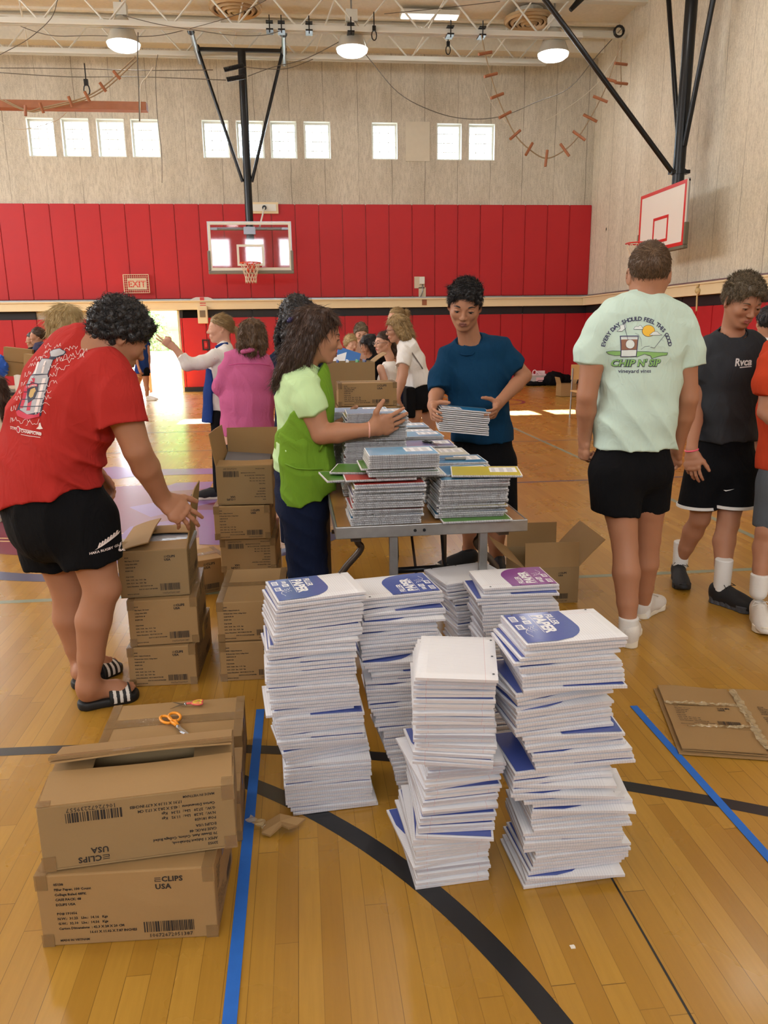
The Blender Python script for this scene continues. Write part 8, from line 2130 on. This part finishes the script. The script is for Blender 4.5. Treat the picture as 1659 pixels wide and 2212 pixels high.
# woman in pink
Y = 6.25
PP = folks('person seen from behind in a loose pink button shirt', Y, 542, (547, 728), 0.235, (0.25, 0.95, -0.05), SK_fair, H_brown, dict(t=0.045, top=0.05, amp=0.005), C_pink, C_black, (545, 765),
    [(544, 766, 0.09, 0.075), (540, 780, 0.195, 0.10), (536, 820, 0.20, 0.13), (534, 870, 0.205, 0.145), (534, 950, 0.225, 0.16)],
    [((492, 795, 0), (474, 838, 0.04), (500, 850, 0.25), -1, (0.4, 1, 0), (0, 0, -1), {}), ((580, 795, 0), (596, 845, 0.04), (592, 850, 0.25), 1, (0, 1, 0), (0, 0, -1), {})],
    sleeves=[([(496, 790, 0), (476, 836, 0.03), (490, 848, 0.15)], [0.072, 0.066, 0.06]), ([(580, 790, 0), (594, 840, 0.03), (590, 846, 0.15)], [0.072, 0.066, 0.06])],
    hem=(534, 942), locks=('down', 2600, 0.05, 0.0014), hops=longops(26, -0.62, -0.42, (70, 290), 0.075, 0.05, 6, 0.40, -0.2),
    legs=[((515, 960, 0), (515, 1060, 0), (515, 1130, 0)), ((555, 960, 0), (557, 1060, 0), (557, 1130, 0))], pelvis=[(534, 920, 0.16, 0.12), (534, 965, 0.17, 0.13)], short_r=[((515, 970, 0), (515, 1130, 0), 0.10, 0.055), ((555, 970, 0), (557, 1130, 0), 0.10, 0.055)], shorts_len='trousers',
    shoes=[((515, 1130, -0.06), 0, 0.24, M_shoeb, M_solew), ((557, 1130, -0.06), 0, 0.24, M_shoeb, M_solew)])
b = MB(); l0 = V3(PP.root.location); b.tube([V3(J(494, 789, Y-0.15))-l0, V3(J(515, 786, Y-0.165))-l0, V3(J(560, 786, Y-0.165))-l0, V3(J(584, 790, Y-0.14))-l0], 0.004, 6); b.build('yoke_seam', plain('pink_seam', srgb(186, 70, 128), 0.9), PP.root, True)
sd = Sdf(); sd.chain([J(524, 760, Y-0.10), J(545, 755, Y-0.12), J(566, 762, Y-0.08)], [0.018, 0.022, 0.018], 0.01); soft('collar', sd, 0.006, C_pink, PP.root)
# blond woman behind the man in red
Y = 5.35
folks('person with long blond hair standing behind the man in red', Y, 150, (148, 706), 0.24, (0.92, 0.38, 0), SK_fair, H_blond, dict(t=0.04, top=0.05), C_white, C_cream, (150, 756),
    [(150, 758, 0.07, 0.06), (150, 775, 0.17, 0.09), (155, 830, 0.155, 0.12), (160, 890, 0.15, 0.12), (165, 960, 0.165, 0.13)],
    [((160, 800, -0.15), (170, 880, -0.15), (200, 930, -0.1), 1, (1, 0, -0.3), (0, 1, 0), {}), ((150, 800, 0.15), (165, 880, 0.15), (195, 930, 0.1), -1, (1, 0, -0.3), (0, 1, 0), {})],
    sleeves=[([(158, 795, -0.14), (166, 860, -0.15)], [0.06, 0.055]), ([(150, 795, 0.14), (165, 870, 0.15)], [0.055, 0.055])], hem=(165, 960),
    locks=('down', 3400, 0.07, 0.0015), hops=longops(34, -0.95, -0.62, (62, 298), 0.06, 0.05, 8, 0.40, -0.12), face=(H_brown, (1,)),
    legs=[((170, 980, -0.08), (200, 1070, -0.05), (190, 1170, -0.1)), ((170, 980, 0.08), (205, 1070, 0.1), (200, 1165, 0.08))], pelvis=[(165, 950, 0.15, 0.12), (170, 990, 0.165, 0.13)], short_r=[((172, 990, -0.08), (196, 1175, -0.08), 0.10, 0.075), ((180, 990, 0.08), (212, 1165, 0.08), 0.10, 0.075)], shorts_len='trousers', shoes=[((190, 1170, -0.1), 0.24, 0.05, M_shoew, M_solew)])
o = bpy.data.objects[-1] if False else None
# little girl at the left edge
Y = 6.2
folks('small child with long hair in a cream tank top at the left edge', Y, -8, (-14, 842), 0.20, (-0.75, 0.65, 0), SK_tan, H_dkbrown, dict(t=0.04, top=0.04), C_cream, C_cream, (-8, 880),
    [(-6, 884, 0.05, 0.05), (-5, 895, 0.115, 0.07), (0, 925, 0.105, 0.08), (2, 965, 0.10, 0.08), (2, 990, 0.11, 0.09)],
    [((-32, 905, 0), (-38, 950, 0), (-36, 990, -0.05), -1, (0, 0, -1), (1, 0, 0), dict(hs=0.75, r=(0.032, 0.028, 0.026, 0.018))), ((25, 905, 0), (31, 950, 0.0), (26, 985, -0.02), 1, (0, 0, -1), (-1, 0, 0), dict(hs=0.75, r=(0.032, 0.028, 0.026, 0.018)))],
    hem=(2, 975), locks=('down', 1800, 0.06, 0.0014), hops=longops(24, -1.05, -0.8, (70, 290), 0.06, 0.05, 4, 0.34, -0.2), topname='tank_top',
    legs=[((-12, 1000, 0), (-13, 1050, 0), (-12, 1105, 0)), ((14, 1000, 0), (14, 1050, 0), (13, 1105, 0))], pelvis=[(1, 975, 0.11, 0.09), (1, 995, 0.118, 0.095)], short_r=[((-13, 1000, 0), (-14, 1022, 0), 0.07, 0.068), ((14, 1000, 0), (15, 1022, 0), 0.07, 0.068)], shoes=[((-12, 1105, 0), 0.0, 0.18, M_shoew, M_solew), ((13, 1105, 0), 0.0, 0.18, M_shoew, M_solew)])
# two girls with cartons, far left
Y = 11.6
folks('girl with tied dark hair in a dark plaid shirt carrying cartons far left', Y, 84, (81, 727), 0.23, (-0.9, -0.35, 0), SK_mid, H_dkbrown, dict(t=0.02, top=0.03), cloth('plaid_dark', srgb(62, 60, 84), 0.5), C_black, (86, 745),
    [(86, 746, 0.06, 0.05), (87, 752, 0.16, 0.09), (88, 780, 0.15, 0.11), (88, 830, 0.16, 0.12)],
    [((80, 757, -0.1), (76, 778, -0.15), (62, 780, -0.2), 1, (-1, 0, 0), (0, 0, 1), {}), ((92, 757, 0.1), (80, 778, 0.15), (64, 780, 0.1), -1, (-1, 0, 0), (0, 0, 1), {})],
    sleeves=[([(80, 756, -0.1), (76, 777, -0.15), (66, 780, -0.19)], [0.055, 0.05, 0.045])], hem=(88, 822), locks=('back', 700, 0.04, 0.0016), hops=tailops([(0, -0.4, 0.1), (0, -0.55, 0.1), (0, -0.62, -0.1)], [0.1, 0.1, 0.05]), face=(H_black, (1,)), h=0.014,
    legs=[((84, 830, -0.05), (84, 880, -0.05), (84, 925, -0.05)), ((92, 830, 0.05), (92, 880, 0.05), (92, 925, 0.05))], pelvis=[(88, 815, 0.14, 0.11), (88, 835, 0.15, 0.12)], short_r=[((84, 835, -0.06), (84, 925, -0.06), 0.085, 0.05), ((92, 835, 0.06), (92, 925, 0.06), 0.085, 0.05)], shorts_len='trousers', shoes=[((84, 925, 0), -0.2, 0, M_shoeb, M_solew)])
Y = 12.4
folks('dark-haired girl in black mostly hidden behind the girl in plaid', Y, 72, (71, 735), 0.22, (-0.8, -0.5, 0), SK_mid, H_black, dict(t=0.04, top=0.04), C_black, C_black, (72, 752),
    [(72, 753, 0.06, 0.05), (72, 759, 0.15, 0.08), (72, 785, 0.14, 0.1), (72, 830, 0.15, 0.11)], [((62, 765, 0), (62, 790, 0), (62, 805, -0.1), 1, (0, 0, -1), (1, 0, 0), {}), ((82, 765, 0), (82, 790, 0), (82, 805, -0.1), -1, (0, 0, -1), (-1, 0, 0), {})],
    hem=(72, 825), hops=longops(16, -0.9, -0.6, (70, 290), 0.06, 0.05, 4), h=0.015, legs=[((69, 830, 0), (69, 875, 0), (69, 912, 0)), ((76, 830, 0), (76, 875, 0), (76, 912, 0))], pelvis=[(72, 818, 0.13, 0.1), (72, 832, 0.14, 0.11)], short_r=[((69, 832, 0), (69, 912, 0), 0.08, 0.05), ((76, 832, 0), (76, 912, 0), 0.08, 0.05)], shorts_len='trousers')
# girl at the door
Y = 17.5
folks('person in a navy apron and black shorts walking in at the open doorway', Y, 306, (306, 716), 0.235, (-0.7, 0.7, 0), SK_tan, H_dkbrown, dict(t=0.04, top=0.04), C_blueap, C_black, (308, 735),
    [(309, 737, 0.07, 0.06), (309, 742, 0.16, 0.09), (308, 770, 0.15, 0.12), (308, 805, 0.17, 0.14)],
    [((299, 748, -0.1), (294, 775, -0.15), (300, 795, -0.25), -1, (0.3, 0, -1), (0.5, 0.5, 0), {}), ((319, 748, 0), (322, 775, 0), (321, 795, 0), 1, (0, 0, -1), (-1, 0, 0), {})],
    hem=(308, 807), hops=longops(14, -0.8, -0.6), h=0.015, topname='apron',
    legs=[((303, 805, 0), (298, 828, 0.15), (285, 842, 0.35)), ((314, 805, -0.05), (316, 832, -0.05), (318, 860, -0.05))], pelvis=[(307, 785, 0.14, 0.12), (307, 800, 0.15, 0.13)], short_r=[((302, 800, 0.03), (299, 812, 0.06), 0.1, 0.095), ((313, 800, -0.03), (314, 812, -0.04), 0.1, 0.095)], shoes=[((316, 862, -0.05), 0.22, -0.05, M_shoew, M_solew)])
# group round the far table
Y = 10.3
folks('boy with brown hair in a tan t-shirt facing the camera at the far table', Y, 779, (780, 722), 0.24, (0.05, -0.97, -0.2), SK_fair, H_grey, dict(t=0.04, top=0.06), C_tan, C_black, (779, 745),
    [(779, 746, 0.07, 0.06), (777, 752, 0.15, 0.09), (777, 780, 0.15, 0.11), (777, 840, 0.15, 0.12)], [((757, 760, 0), (754, 785, -0.05), (770, 795, -0.2), 1, (1, -0.5, 0), (0, 0, -1), {}), ((797, 760, 0), (800, 785, -0.05), (785, 795, -0.2), -1, (-1, -0.5, 0), (0, 0, -1), {})],
    sleeves=[([(759, 758, 0), (755, 778, -0.03)], [0.058, 0.058]), ([(795, 758, 0), (800, 778, -0.03)], [0.058, 0.058])], hem=(777, 835), fem=False, locks=('up', 900, 0.03, 0.0018), face=(H_brown, (-1, 1)), h=0.013,
    legs=[((770, 840, 0), (770, 895, 0), (770, 940, 0)), ((786, 840, 0), (786, 895, 0), (786, 940, 0))], pelvis=[(777, 825, 0.14, 0.11), (777, 845, 0.15, 0.12)], short_r=[((770, 845, 0), (770, 890, 0), 0.09, 0.09), ((786, 845, 0), (786, 890, 0), 0.09, 0.09)])
Y = 10.0
folks('small blond child peeking behind the raised blue folder', Y, 757, (758, 744), 0.21, (0.5, -0.85, -0.1), SK_fair, H_blond, dict(t=0.05, top=0.05), C_cream, C_black, (757, 764),
    [(757, 766, 0.05, 0.05), (757, 771, 0.12, 0.07), (757, 795, 0.12, 0.09), (757, 850, 0.12, 0.1)], [((745, 778, 0), (744, 800, 0), (746, 815, 0), 1, (0, 0, -1), (1, 0, 0), dict(hs=0.8)), ((769, 778, 0), (770, 800, 0), (769, 815, 0), -1, (0, 0, -1), (-1, 0, 0), dict(hs=0.8))],
    hem=(757, 850), locks=('up', 700, 0.03, 0.0018), h=0.014, legs=[((752, 850, 0), (752, 900, 0), (752, 945, 0)), ((763, 850, 0), (763, 900, 0), (763, 945, 0))], pelvis=[(757, 840, 0.11, 0.09), (757, 858, 0.12, 0.1)], short_r=[((752, 858, 0), (752, 885, 0), 0.07, 0.07), ((763, 858, 0), (763, 885, 0), 0.07, 0.07)])
Y = 9.1
folks('girl with long black hair in a black tank top reaching into a carton', Y, 802, (797, 747), 0.225, (-0.88, -0.3, -0.35), SK_tan, H_black, dict(t=0.035, top=0.04), C_black, C_denim, (804, 770),
    [(805, 772, 0.05, 0.05), (808, 780, 0.12, 0.08), (810, 810, 0.125, 0.10), (812, 870, 0.14, 0.12)],
    [((800, 786, -0.12), (790, 806, -0.2), (770, 780, -0.25), 1, (-1, 0, 0.3), (0, 0, -1), {}), ((806, 782, 0.12), (780, 783, 0.15), (757, 770, 0.0), -1, (-1, 0, 0), (0, 0, -1), {})],
    hem=(812, 860), locks=('down', 1600, 0.07, 0.0018), hops=longops(26, -1.25, -0.9, (65, 295), 0.065, 0.045, 5, 0.34, -0.18), face=(H_black, (1,)), h=0.013, topname='tank_top',
    legs=[((808, 870, -0.05), (808, 930, -0.05), (808, 990, -0.05)), ((816, 870, 0.05), (816, 930, 0.05), (816, 985, 0.05))], pelvis=[(812, 850, 0.14, 0.11), (812, 875, 0.15, 0.12)], short_r=[((808, 875, -0.06), (808, 985, -0.06), 0.09, 0.05), ((816, 875, 0.06), (816, 985, 0.06), 0.09, 0.05)], shorts_len='trousers')
Y = 8.5
PG = folks('girl with glasses and tied dark hair in a white camisole, looking left', Y, 838, (829, 741), 0.235, (-0.93, -0.35, 0.0), SK_fair, H_dkbrown, dict(t=0.015, top=0.02), C_white, C_grey, (842, 772),
    [(843, 790, 0.07, 0.06), (840, 800, 0.115, 0.085), (838, 822, 0.115, 0.105), (838, 850, 0.105, 0.09), (840, 900, 0.13, 0.11)],
    [((822, 795, -0.12), (836, 840, -0.15), (846, 870, -0.2), 1, (0.2, 0, -1), (0, 1, 0), {}), ((858, 790, 0.12), (862, 830, 0.15), (858, 870, 0.1), -1, (0, 0, -1), (0, 1, 0), {})],
    hem=(840, 900), locks=('back', 1300, 0.045, 0.0013), hops=tailops([(0, -0.40, 0.0), (0, -0.50, -0.12), (0, -0.52, -0.42), (0, -0.48, -0.66)], [0.13, 0.14, 0.14, 0.08]), face=(H_dkbrown, (-1, 1)), h=0.012, topname='camisole', hn=(-0.4, -0.05),
    legs=[((836, 905, -0.05), (836, 970, -0.05), (836, 1025, -0.05)), ((846, 905, 0.05), (846, 970, 0.05), (846, 1020, 0.05))], pelvis=[(840, 890, 0.13, 0.105), (840, 912, 0.14, 0.115)], short_r=[((836, 910, -0.06), (836, 1020, -0.06), 0.09, 0.05), ((846, 910, 0.06), (846, 1015, 0.06), 0.09, 0.05)], shorts_len='jeans')
glasses(PG.root, *PG.hd, plain('thin_metal', srgb(150, 140, 140), 0.3, 0.8))
b = MB(); l0 = V3(PG.root.location)
for xx in (824, 852): b.tube([V3(J(xx, 812, Y-0.1))-l0, V3(J(xx+4, 788, Y-0.09))-l0, V3(J(xx+8, 786, Y+0.05))-l0], 0.006, 5)
b.build('strap', C_white, PG.root, True)
Y = 7.7
PB2 = folks('person with wavy dark-blond hair and glasses in a white t-shirt and black shorts leaning left', Y, 892, (858, 712), 0.24, (-0.97, -0.1, -0.12), SK_mid, H_dkblond, dict(t=0.05, top=0.06, amp=0.006), C_white, C_black, (872, 748), u=(-0.2, 0, 1),
    secs=[(872, 744, 0.07, 0.06), (879, 752, 0.165, 0.095), (890, 785, 0.165, 0.125), (902, 820, 0.16, 0.13), (908, 845, 0.165, 0.14)],
    arms=[((872, 770, -0.17), (872, 808, -0.22), (858, 862, -0.26), 1, (-0.1, 0, -1), (0, 1, 0), dict(r=(0.052, 0.044, 0.038, 0.025))), ((872, 770, 0.17), (865, 808, 0.2), (858, 855, 0.15), -1, (0, 0, -1), (0, 1, 0), {})],
    sleeves=[([(874, 764, -0.15), (870, 790, -0.2)], [0.070, 0.070]), ([(874, 764, 0.15), (868, 788, 0.2)], [0.066, 0.066])], hem=(906, 834), hemp=(0.35, 0, -1), locks=('down', 2600, 0.05, 0.0017), hops=longops(30, -0.78, -0.45, (60, 300), 0.085, 0.06, 9, 0.38, -0.30), face=(H_brown, (1,)), h=0.011, foldk=True,
    legs=[((900, 860, -0.09), (892, 930, -0.08), (900, 1015, -0.1)), ((920, 860, 0.09), (930, 930, 0.1), (920, 1010, 0.08))], pelvis=[(906, 832, 0.155, 0.14), (912, 860, 0.17, 0.145)], short_r=[((900, 862, -0.09), (893, 884, -0.09), 0.118, 0.108), ((924, 860, 0.09), (926, 882, 0.1), 0.118, 0.105)], shoes=[((905, 1020, -0.1), -0.24, 0, M_shoew, M_solew), ((922, 1012, 0.08), -0.24, 0, M_shoew, M_solew)])
glasses(PB2.root, *PB2.hd, plain('dark_metal', srgb(60, 40, 40), 0.3, 0.6))
b = MB(); l0 = V3(PB2.root.location); b.tube([V3(J(878, 748, Y-0.12))-l0, V3(J(892, 765, Y-0.19))-l0, V3(J(912, 795, Y-0.17))-l0, V3(J(922, 815, Y-0.05))-l0], 0.007, 6); b.build('bag_strap', plain('grey_strap', srgb(120, 112, 108), 0.8), PB2.root, True)
b = MB(); b.cbox(V3(J(884, 868, Y-0.12))-l0, (0.09, 0.26, 0.30)); tag(b.build('shoulder_bag', C_black, PB2.root, bevel=0.02))
Y = 8.9
folks('person with slicked-back hair and a bun, mostly hidden behind the wavy-haired one', Y, 858, (856, 688), 0.235, (-0.9, -0.4, 0), SK_fair, H_dkblond, dict(t=0.012, top=0.015), C_tan, C_denim, (860, 716),
    [(860, 718, 0.07, 0.06), (862, 726, 0.16, 0.09), (864, 770, 0.15, 0.11), (866, 850, 0.16, 0.12)], [((848, 745, -0.1), (850, 790, -0.1), (850, 820, -0.1), 1, (0, 0, -1), (1, 0, 0), {}), ((880, 745, 0.1), (882, 790, 0.1), (882, 820, 0.1), -1, (0, 0, -1), (-1, 0, 0), {})],
    hem=(866, 845), locks=('back', 1200, 0.045, 0.0013), hops=tailops([(0, -0.42, 0.22), (0, -0.56, 0.26), (0, -0.58, 0.16)], [0.12, 0.15, 0.12]), face=(H_brown, (1,)), h=0.014, hn=(-0.4, 0.0),
    legs=[((860, 855, 0), (860, 920, 0), (860, 985, 0)), ((874, 855, 0), (874, 920, 0), (874, 985, 0))], pelvis=[(866, 840, 0.15, 0.11), (866, 860, 0.16, 0.12)], short_r=[((860, 860, 0), (860, 985, 0), 0.09, 0.05), ((874, 860, 0), (874, 985, 0), 0.09, 0.05)], shorts_len='trousers')
# person behind the woman in the apron
Y = 5.1
folks('person with dark curly hair hidden behind the woman in the green apron', Y, 636, (644, 692), 0.24, (0.3, 0.95, 0), SK_tan, H_black, dict(t=0.09, top=0.07, amp=0.008), C_denim, C_denim, (645, 745),
    [(645, 748, 0.07, 0.06), (645, 762, 0.16, 0.09), (643, 830, 0.15, 0.12), (643, 930, 0.16, 0.13)], [((612, 790, 0), (612, 850, 0.05), (620, 890, 0.15), -1, (0, 0.5, -1), (1, 0, 0), {}), ((680, 790, 0), (684, 850, 0.05), (680, 890, 0.15), 1, (0, 0.5, -1), (-1, 0, 0), {})],
    sleeves=[([(616, 785, 0), (612, 830, 0.03)], [0.06, 0.06]), ([(676, 785, 0), (682, 830, 0.03)], [0.06, 0.06])], hem=(643, 935), locks=('curl', 1600, 0.03, 0.0014), hops=longops(24, -0.9, -0.6, (60, 300), 0.10, 0.07, 9, 0.52, -0.2), h=0.012,
    legs=[((625, 940, 0), (625, 1060, 0), (625, 1170, 0)), ((660, 940, 0), (660, 1060, 0), (660, 1170, 0))], pelvis=[(643, 915, 0.15, 0.12), (643, 950, 0.16, 0.13)], short_r=[((625, 955, 0), (625, 1170, 0), 0.095, 0.055), ((660, 955, 0), (660, 1170, 0), 0.095, 0.055)], shorts_len='jeans')
# person behind the boys at the right edge
Y = 6.2
folks('person seen from behind in a white t-shirt at the right edge, farther back', Y, 1662, (1658, 697), 0.24, (0.2, 0.98, 0), SK_mid, H_black, dict(t=0.03, top=0.04), C_white, C_char, (1660, 735),
    [(1660, 738, 0.08, 0.07), (1664, 750, 0.17, 0.10), (1666, 800, 0.165, 0.12), (1666, 870, 0.165, 0.12)], [((1632, 770, 0), (1628, 820, 0), (1630, 860, 0), -1, (0, 0, -1), (1, 0, 0), {}), ((1704, 770, 0), (1710, 820, 0), (1708, 860, 0), 1, (0, 0, -1), (-1, 0, 0), {})],
    sleeves=[([(1634, 765, 0), (1630, 800, 0)], [0.062, 0.062]), ([(1702, 765, 0), (1708, 800, 0)], [0.062, 0.062])], hem=(1666, 862), fem=False, locks=('short', 1200, 0.02, 0.0014), h=0.012,
    legs=[((1648, 890, 0), (1645, 980, 0), (1645, 1060, 0)), ((1684, 890, 0), (1686, 980, 0), (1686, 1060, 0))], pelvis=[(1666, 850, 0.15, 0.11), (1666, 890, 0.16, 0.12)], short_r=[((1648, 895, 0), (1646, 955, 0), 0.09, 0.09), ((1684, 895, 0), (1686, 955, 0), 0.09, 0.09)], shoes=[((1645, 1065, 0), 0, 0.22, M_shoew, M_solew), ((1686, 1065, 0), 0, 0.22, M_shoew, M_solew)])

# ------------------------------------------------------------ far tables, cartons and bins
M_tbl2 = plain('pale_table_top', srgb(206, 188, 156), 0.4)
folding_table('folding table in the second row under the printed carton', 0.10, 5.45, 0.76, 1.83, 0, 0.742)
folding_table('folding table in the third row where the far group works', -0.02, 7.85, 0.76, 1.83, 0, 0.742, M_tbl2)
tl = aty(30, 812, 11.2)
folding_table('folding table at the left edge holding a blue bag', tl.x-2.0, 10.9, 2.2, 0.76, 0, 0.742, M_tbl2)
carton('lower closed carton under the printed one on the second table', (0.262, 5.52, 0.746), 0, PB, 'book', True)
carton('closed printed carton facing the camera on the second table', (0.268, 5.52, 0.922), 0, (0.423, 0.28, 0.165), 'paper', True, print_dims=(0.423, 0.165))
oc = carton('brown open carton filled with coloured folders left of the printed carton', (0.10, 6.18, 0.746), 0, (0.50, 0.36, 0.46), 'book', True, open_top=True, printed=False, side_label=None, flaps=[('left', 0.12, 150), ('right', 0.12, 140)])
for k, (c, dx) in enumerate(((srgb(60, 150, 90), 0.05), (srgb(220, 60, 120), 0.12), (srgb(40, 90, 170), 0.2), (srgb(240, 240, 240), 0.28), (srgb(60, 150, 90), 0.36), (srgb(30, 50, 110), 0.42))):
    b = MB(); b.obox((0.10+dx, 6.36, 1.12), (0.004, 0, 0.0), (0, 0.13, 0), (0.012, 0, 0.10)); tag(b.build('folder', plain('folder_%d' % k, c, 0.5)), ['green', 'pink', 'blue', 'white', 'second green', 'dark blue'][k]+' folder standing in the brown open carton', 'folder')
carton('small open carton of folders on the third table in front of the girl in black', (0.30, 8.20, 0.746), radians(8), (0.42, 0.28, 0.20), 'paper', True, open_top=True, printed=False, side_label=None, flaps=[('front', 0.13, 120), ('right', 0.13, 80), ('back', 0.12, 60)])
b = MB(); p = aty(752, 772, 8.3); b.obox(p, (0.12, 0.03, -0.04), (0.02, 0.01, 0.075), (0.002, -0.006, 0.001)); tag(b.build('blue_folder', plain('bright_blue_plastic', srgb(70, 130, 210), 0.4)), 'bright blue folder held up over the small open carton', 'folder')
b = MB(); p = aty(728, 782, 6.6); b.obox(p, (0.07, 0.0, 0.02), (0.015, 0.02, 0.06), (0.0, 0.003, 0)); tag(b.build('paper_sheet', M_wht), 'white paper sheet sticking up behind the woman\'s chin', 'paper')
b = MB(); p = aty(858, 800, 8.6); b.cbox((0.58, 8.0, 0.80), (0.22, 0.3, 0.10)); tag(b.build('paper_tray', plain('cream_board', srgb(226, 214, 180), 0.6)), 'cream tray on the third table left of the girl in the camisole', 'tray')
# blue bag and towel on the left table
t = thing('blue_bag', 'bright blue shiny bag on the table at the left edge', 'bag', aty(2, 800, 11.1))
sd = Sdf(); c = aty(-2, 795, 11.1); sd.ell(c, (0.12, 0.1, 0.14), None, 0); sd.ell(c+Vector((0.03, 0, 0.08)), (0.06, 0.06, 0.10), None, 0.03); sd.disp = ridges([((1, 0, 0.6), 9, 0.012, (0, 0, 1), 5, 0.3, None, 0)]); soft('bag_body', sd, 0.01, plain('blue_foil', srgb(30, 90, 200), 0.25, 0.2), t)
b = MB(); p = aty(46, 822, 10.85)
vs = [(p.x-0.09+0.18*i/6, p.y+0.012*sin(i*2.1), p.z+0.07-0.26*j/5+0.01*sin(i+j)) for i in range(7) for j in range(6)]; b.add(vs, [(i*6+j, (i+1)*6+j, (i+1)*6+j+1, i*6+j+1) for i in range(6) for j in range(5)]); b.add([(x, y+0.01, z) for x, y, z in vs], [(i*6+j, i*6+j+1, (i+1)*6+j+1, (i+1)*6+j) for i in range(6) for j in range(5)])
tag(b.build('towel', C_white, smooth=True), 'white cloth hanging off the end of the table at left', 'cloth')
pc = aty(52, 772, 11.2)
for lab, dx, dz, w, h_, rz in (('taped carton with a shipping label, lower one carried by the girl in plaid', -0.14, -0.14, 0.32, 0.20, 12), ('upper carton carried by the girl in plaid', -0.10, 0.055, 0.36, 0.19, 10), ('small pale carton held nearest the girl in plaid', 0.13, -0.03, 0.22, 0.17, -6)):
    k_ = carton(lab, (pc.x+dx-w/2, pc.y-(0.12 if dx > 0 else 0.0), pc.z+dz-h_/2), radians(rz), (w, 0.22 if dx < 0 else 0.12, h_), 'paper', True, printed=False, side_label=None, tape=False)
    k_.rotation_euler = (0, radians(8), radians(rz))
# bins and bags along the far wall
p = atz(1163, 832)
t = thing('plastic_bin', 'clear plastic bin with a pink sign on the floor at the far wall', 'bin', (p.x, 19.35, 0))
b = MB(); w0, w1, d0, d1, hh = 0.19, 0.23, 0.13, 0.16, 0.27
b.add([(-w0, -d0, 0.0), (w0, -d0, 0.0), (w0, d0, 0.0), (-w0, d0, 0.0), (-w1, -d1, hh), (w1, -d1, hh), (w1, d1, hh), (-w1, d1, hh)], [(0, 1, 5, 4), (1, 2, 6, 5), (2, 3, 7, 6), (3, 0, 4, 7), (3, 2, 1, 0)]); b.build('tub', plain('milky_plastic', srgb(200, 196, 192), 0.2), t)
b = MB(); b.box((-w1-0.015, -d1-0.015, hh-0.01), (w1+0.015, -d1+0.01, hh+0.01)); b.box((-w1-0.015, d1-0.01, hh-0.01), (w1+0.015, d1+0.015, hh+0.01)); b.box((-w1-0.015, -d1, hh-0.01), (-w1+0.01, d1, hh+0.01)); b.box((w1-0.01, -d1, hh-0.01), (w1+0.015, d1, hh+0.01)); b.build('rim', M_pinkp, t)
b = MB(); b.box((-0.13, -0.175, 0.03), (0.14, -0.170, 0.21)); sg = b.build('paper_sign', plain('pink_paper', srgb(236, 186, 190), 0.7), t); b = MB()
for k in range(2): b.box((-0.09, -0.178, 0.13-0.04*k), (0.10-0.03*k, -0.1755, 0.145-0.04*k))
b.build('handwriting', M_ink, sg)
b = MB(); b.box((-0.10, -0.02, 0.2), (0.14, 0.0, 0.37)); b.tube([(-0.14+0.05*cos(a), -0.05, 0.33+0.06*sin(a)) for a in [2*pi*k/14 for k in range(15)]], 0.012, 6); b.tube([(-0.10, -0.06, 0.36), (0.04, -0.1, 0.24)], 0.014, 6); b.build('contents', M_pinkp, t)
p = atz(1228, 857)
t = thing('cardboard_box', 'open brown cardboard box on the floor near the far wall behind the man in mint', 'cardboard box', (p.x, p.y, 0))
b = MB(); w, d, hh = 0.17, 0.16, 0.27
b.box((-w, 0, 0), (w, 0.008, hh)); b.box((-w, 2*d, 0), (w, 2*d+0.008, hh)); b.box((-w, 0.008, 0), (-w+0.008, 2*d, hh)); b.box((w-0.008, 0.008, 0), (w, 2*d, hh)); b.box((-w, 0, 0), (w, 2*d, 0.008)); b.build('body', M_card, t)
b = MB(); b.obox((-w-0.02, d, hh+0.07), (0.003, 0, 0.0), (0, d, 0), (-0.02, 0, 0.07)); b.build('flap', M_card, t); b = MB(); b.obox((w+0.0, d, hh+0.05), (0.003, 0, 0.0), (0, d, 0), (0.02, 0, 0.06)); b.build('flap', M_card, t)
sd = Sdf(); c = Vector((6.45, 19.2, 0.0)); sd.ell(c+Vector((0, 0, 0.16)), (0.26, 0.2, 0.20), None, 0); sd.ell(c+Vector((0.28, 0.1, 0.12)), (0.25, 0.2, 0.16), None, 0.08); sd.ell(c+Vector((-0.45, 0.05, 0.05)), (0.28, 0.16, 0.07), None, 0.08); sd.cut((0, 0, 0.0), (0, 0, -1)); sd.disp = ridges([((1, 0, 0.6), 4, 0.014, (0, 0, 1), 3, 0.3, None, 0)])
tag(soft('black_bag', sd, 0.014, C_black, None), 'black bags slumped on the floor at the far wall by the brown box', 'bag')
# chair back at the far wall, just showing left of the man in mint
p = aty(1247, 775, 12.0)
t = thing('wooden_chair', 'wooden chair partly hidden behind the man in mint', 'chair', (p.x+0.18, 12.0, 0))
b = MB(); b.box((-0.20, -0.20, 0.43), (0.20, 0.20, 0.45)); b.build('seat', plain('beech', srgb(204, 160, 104), 0.5), t); b = MB(); b.box((-0.20, 0.19, 0.62), (0.20, 0.205, 0.86)); b.build('backrest', plain('beech', srgb(204, 160, 104)), t)
for sx in (-1, 1):
    for sy in (-1, 1): b = MB(); b.tube([(0.18*sx, 0.18*sy, 0.43 if sy < 0 else 0.8), (0.19*sx, 0.2*sy, 0)], 0.013, 8); b.build('leg', M_steel, t)
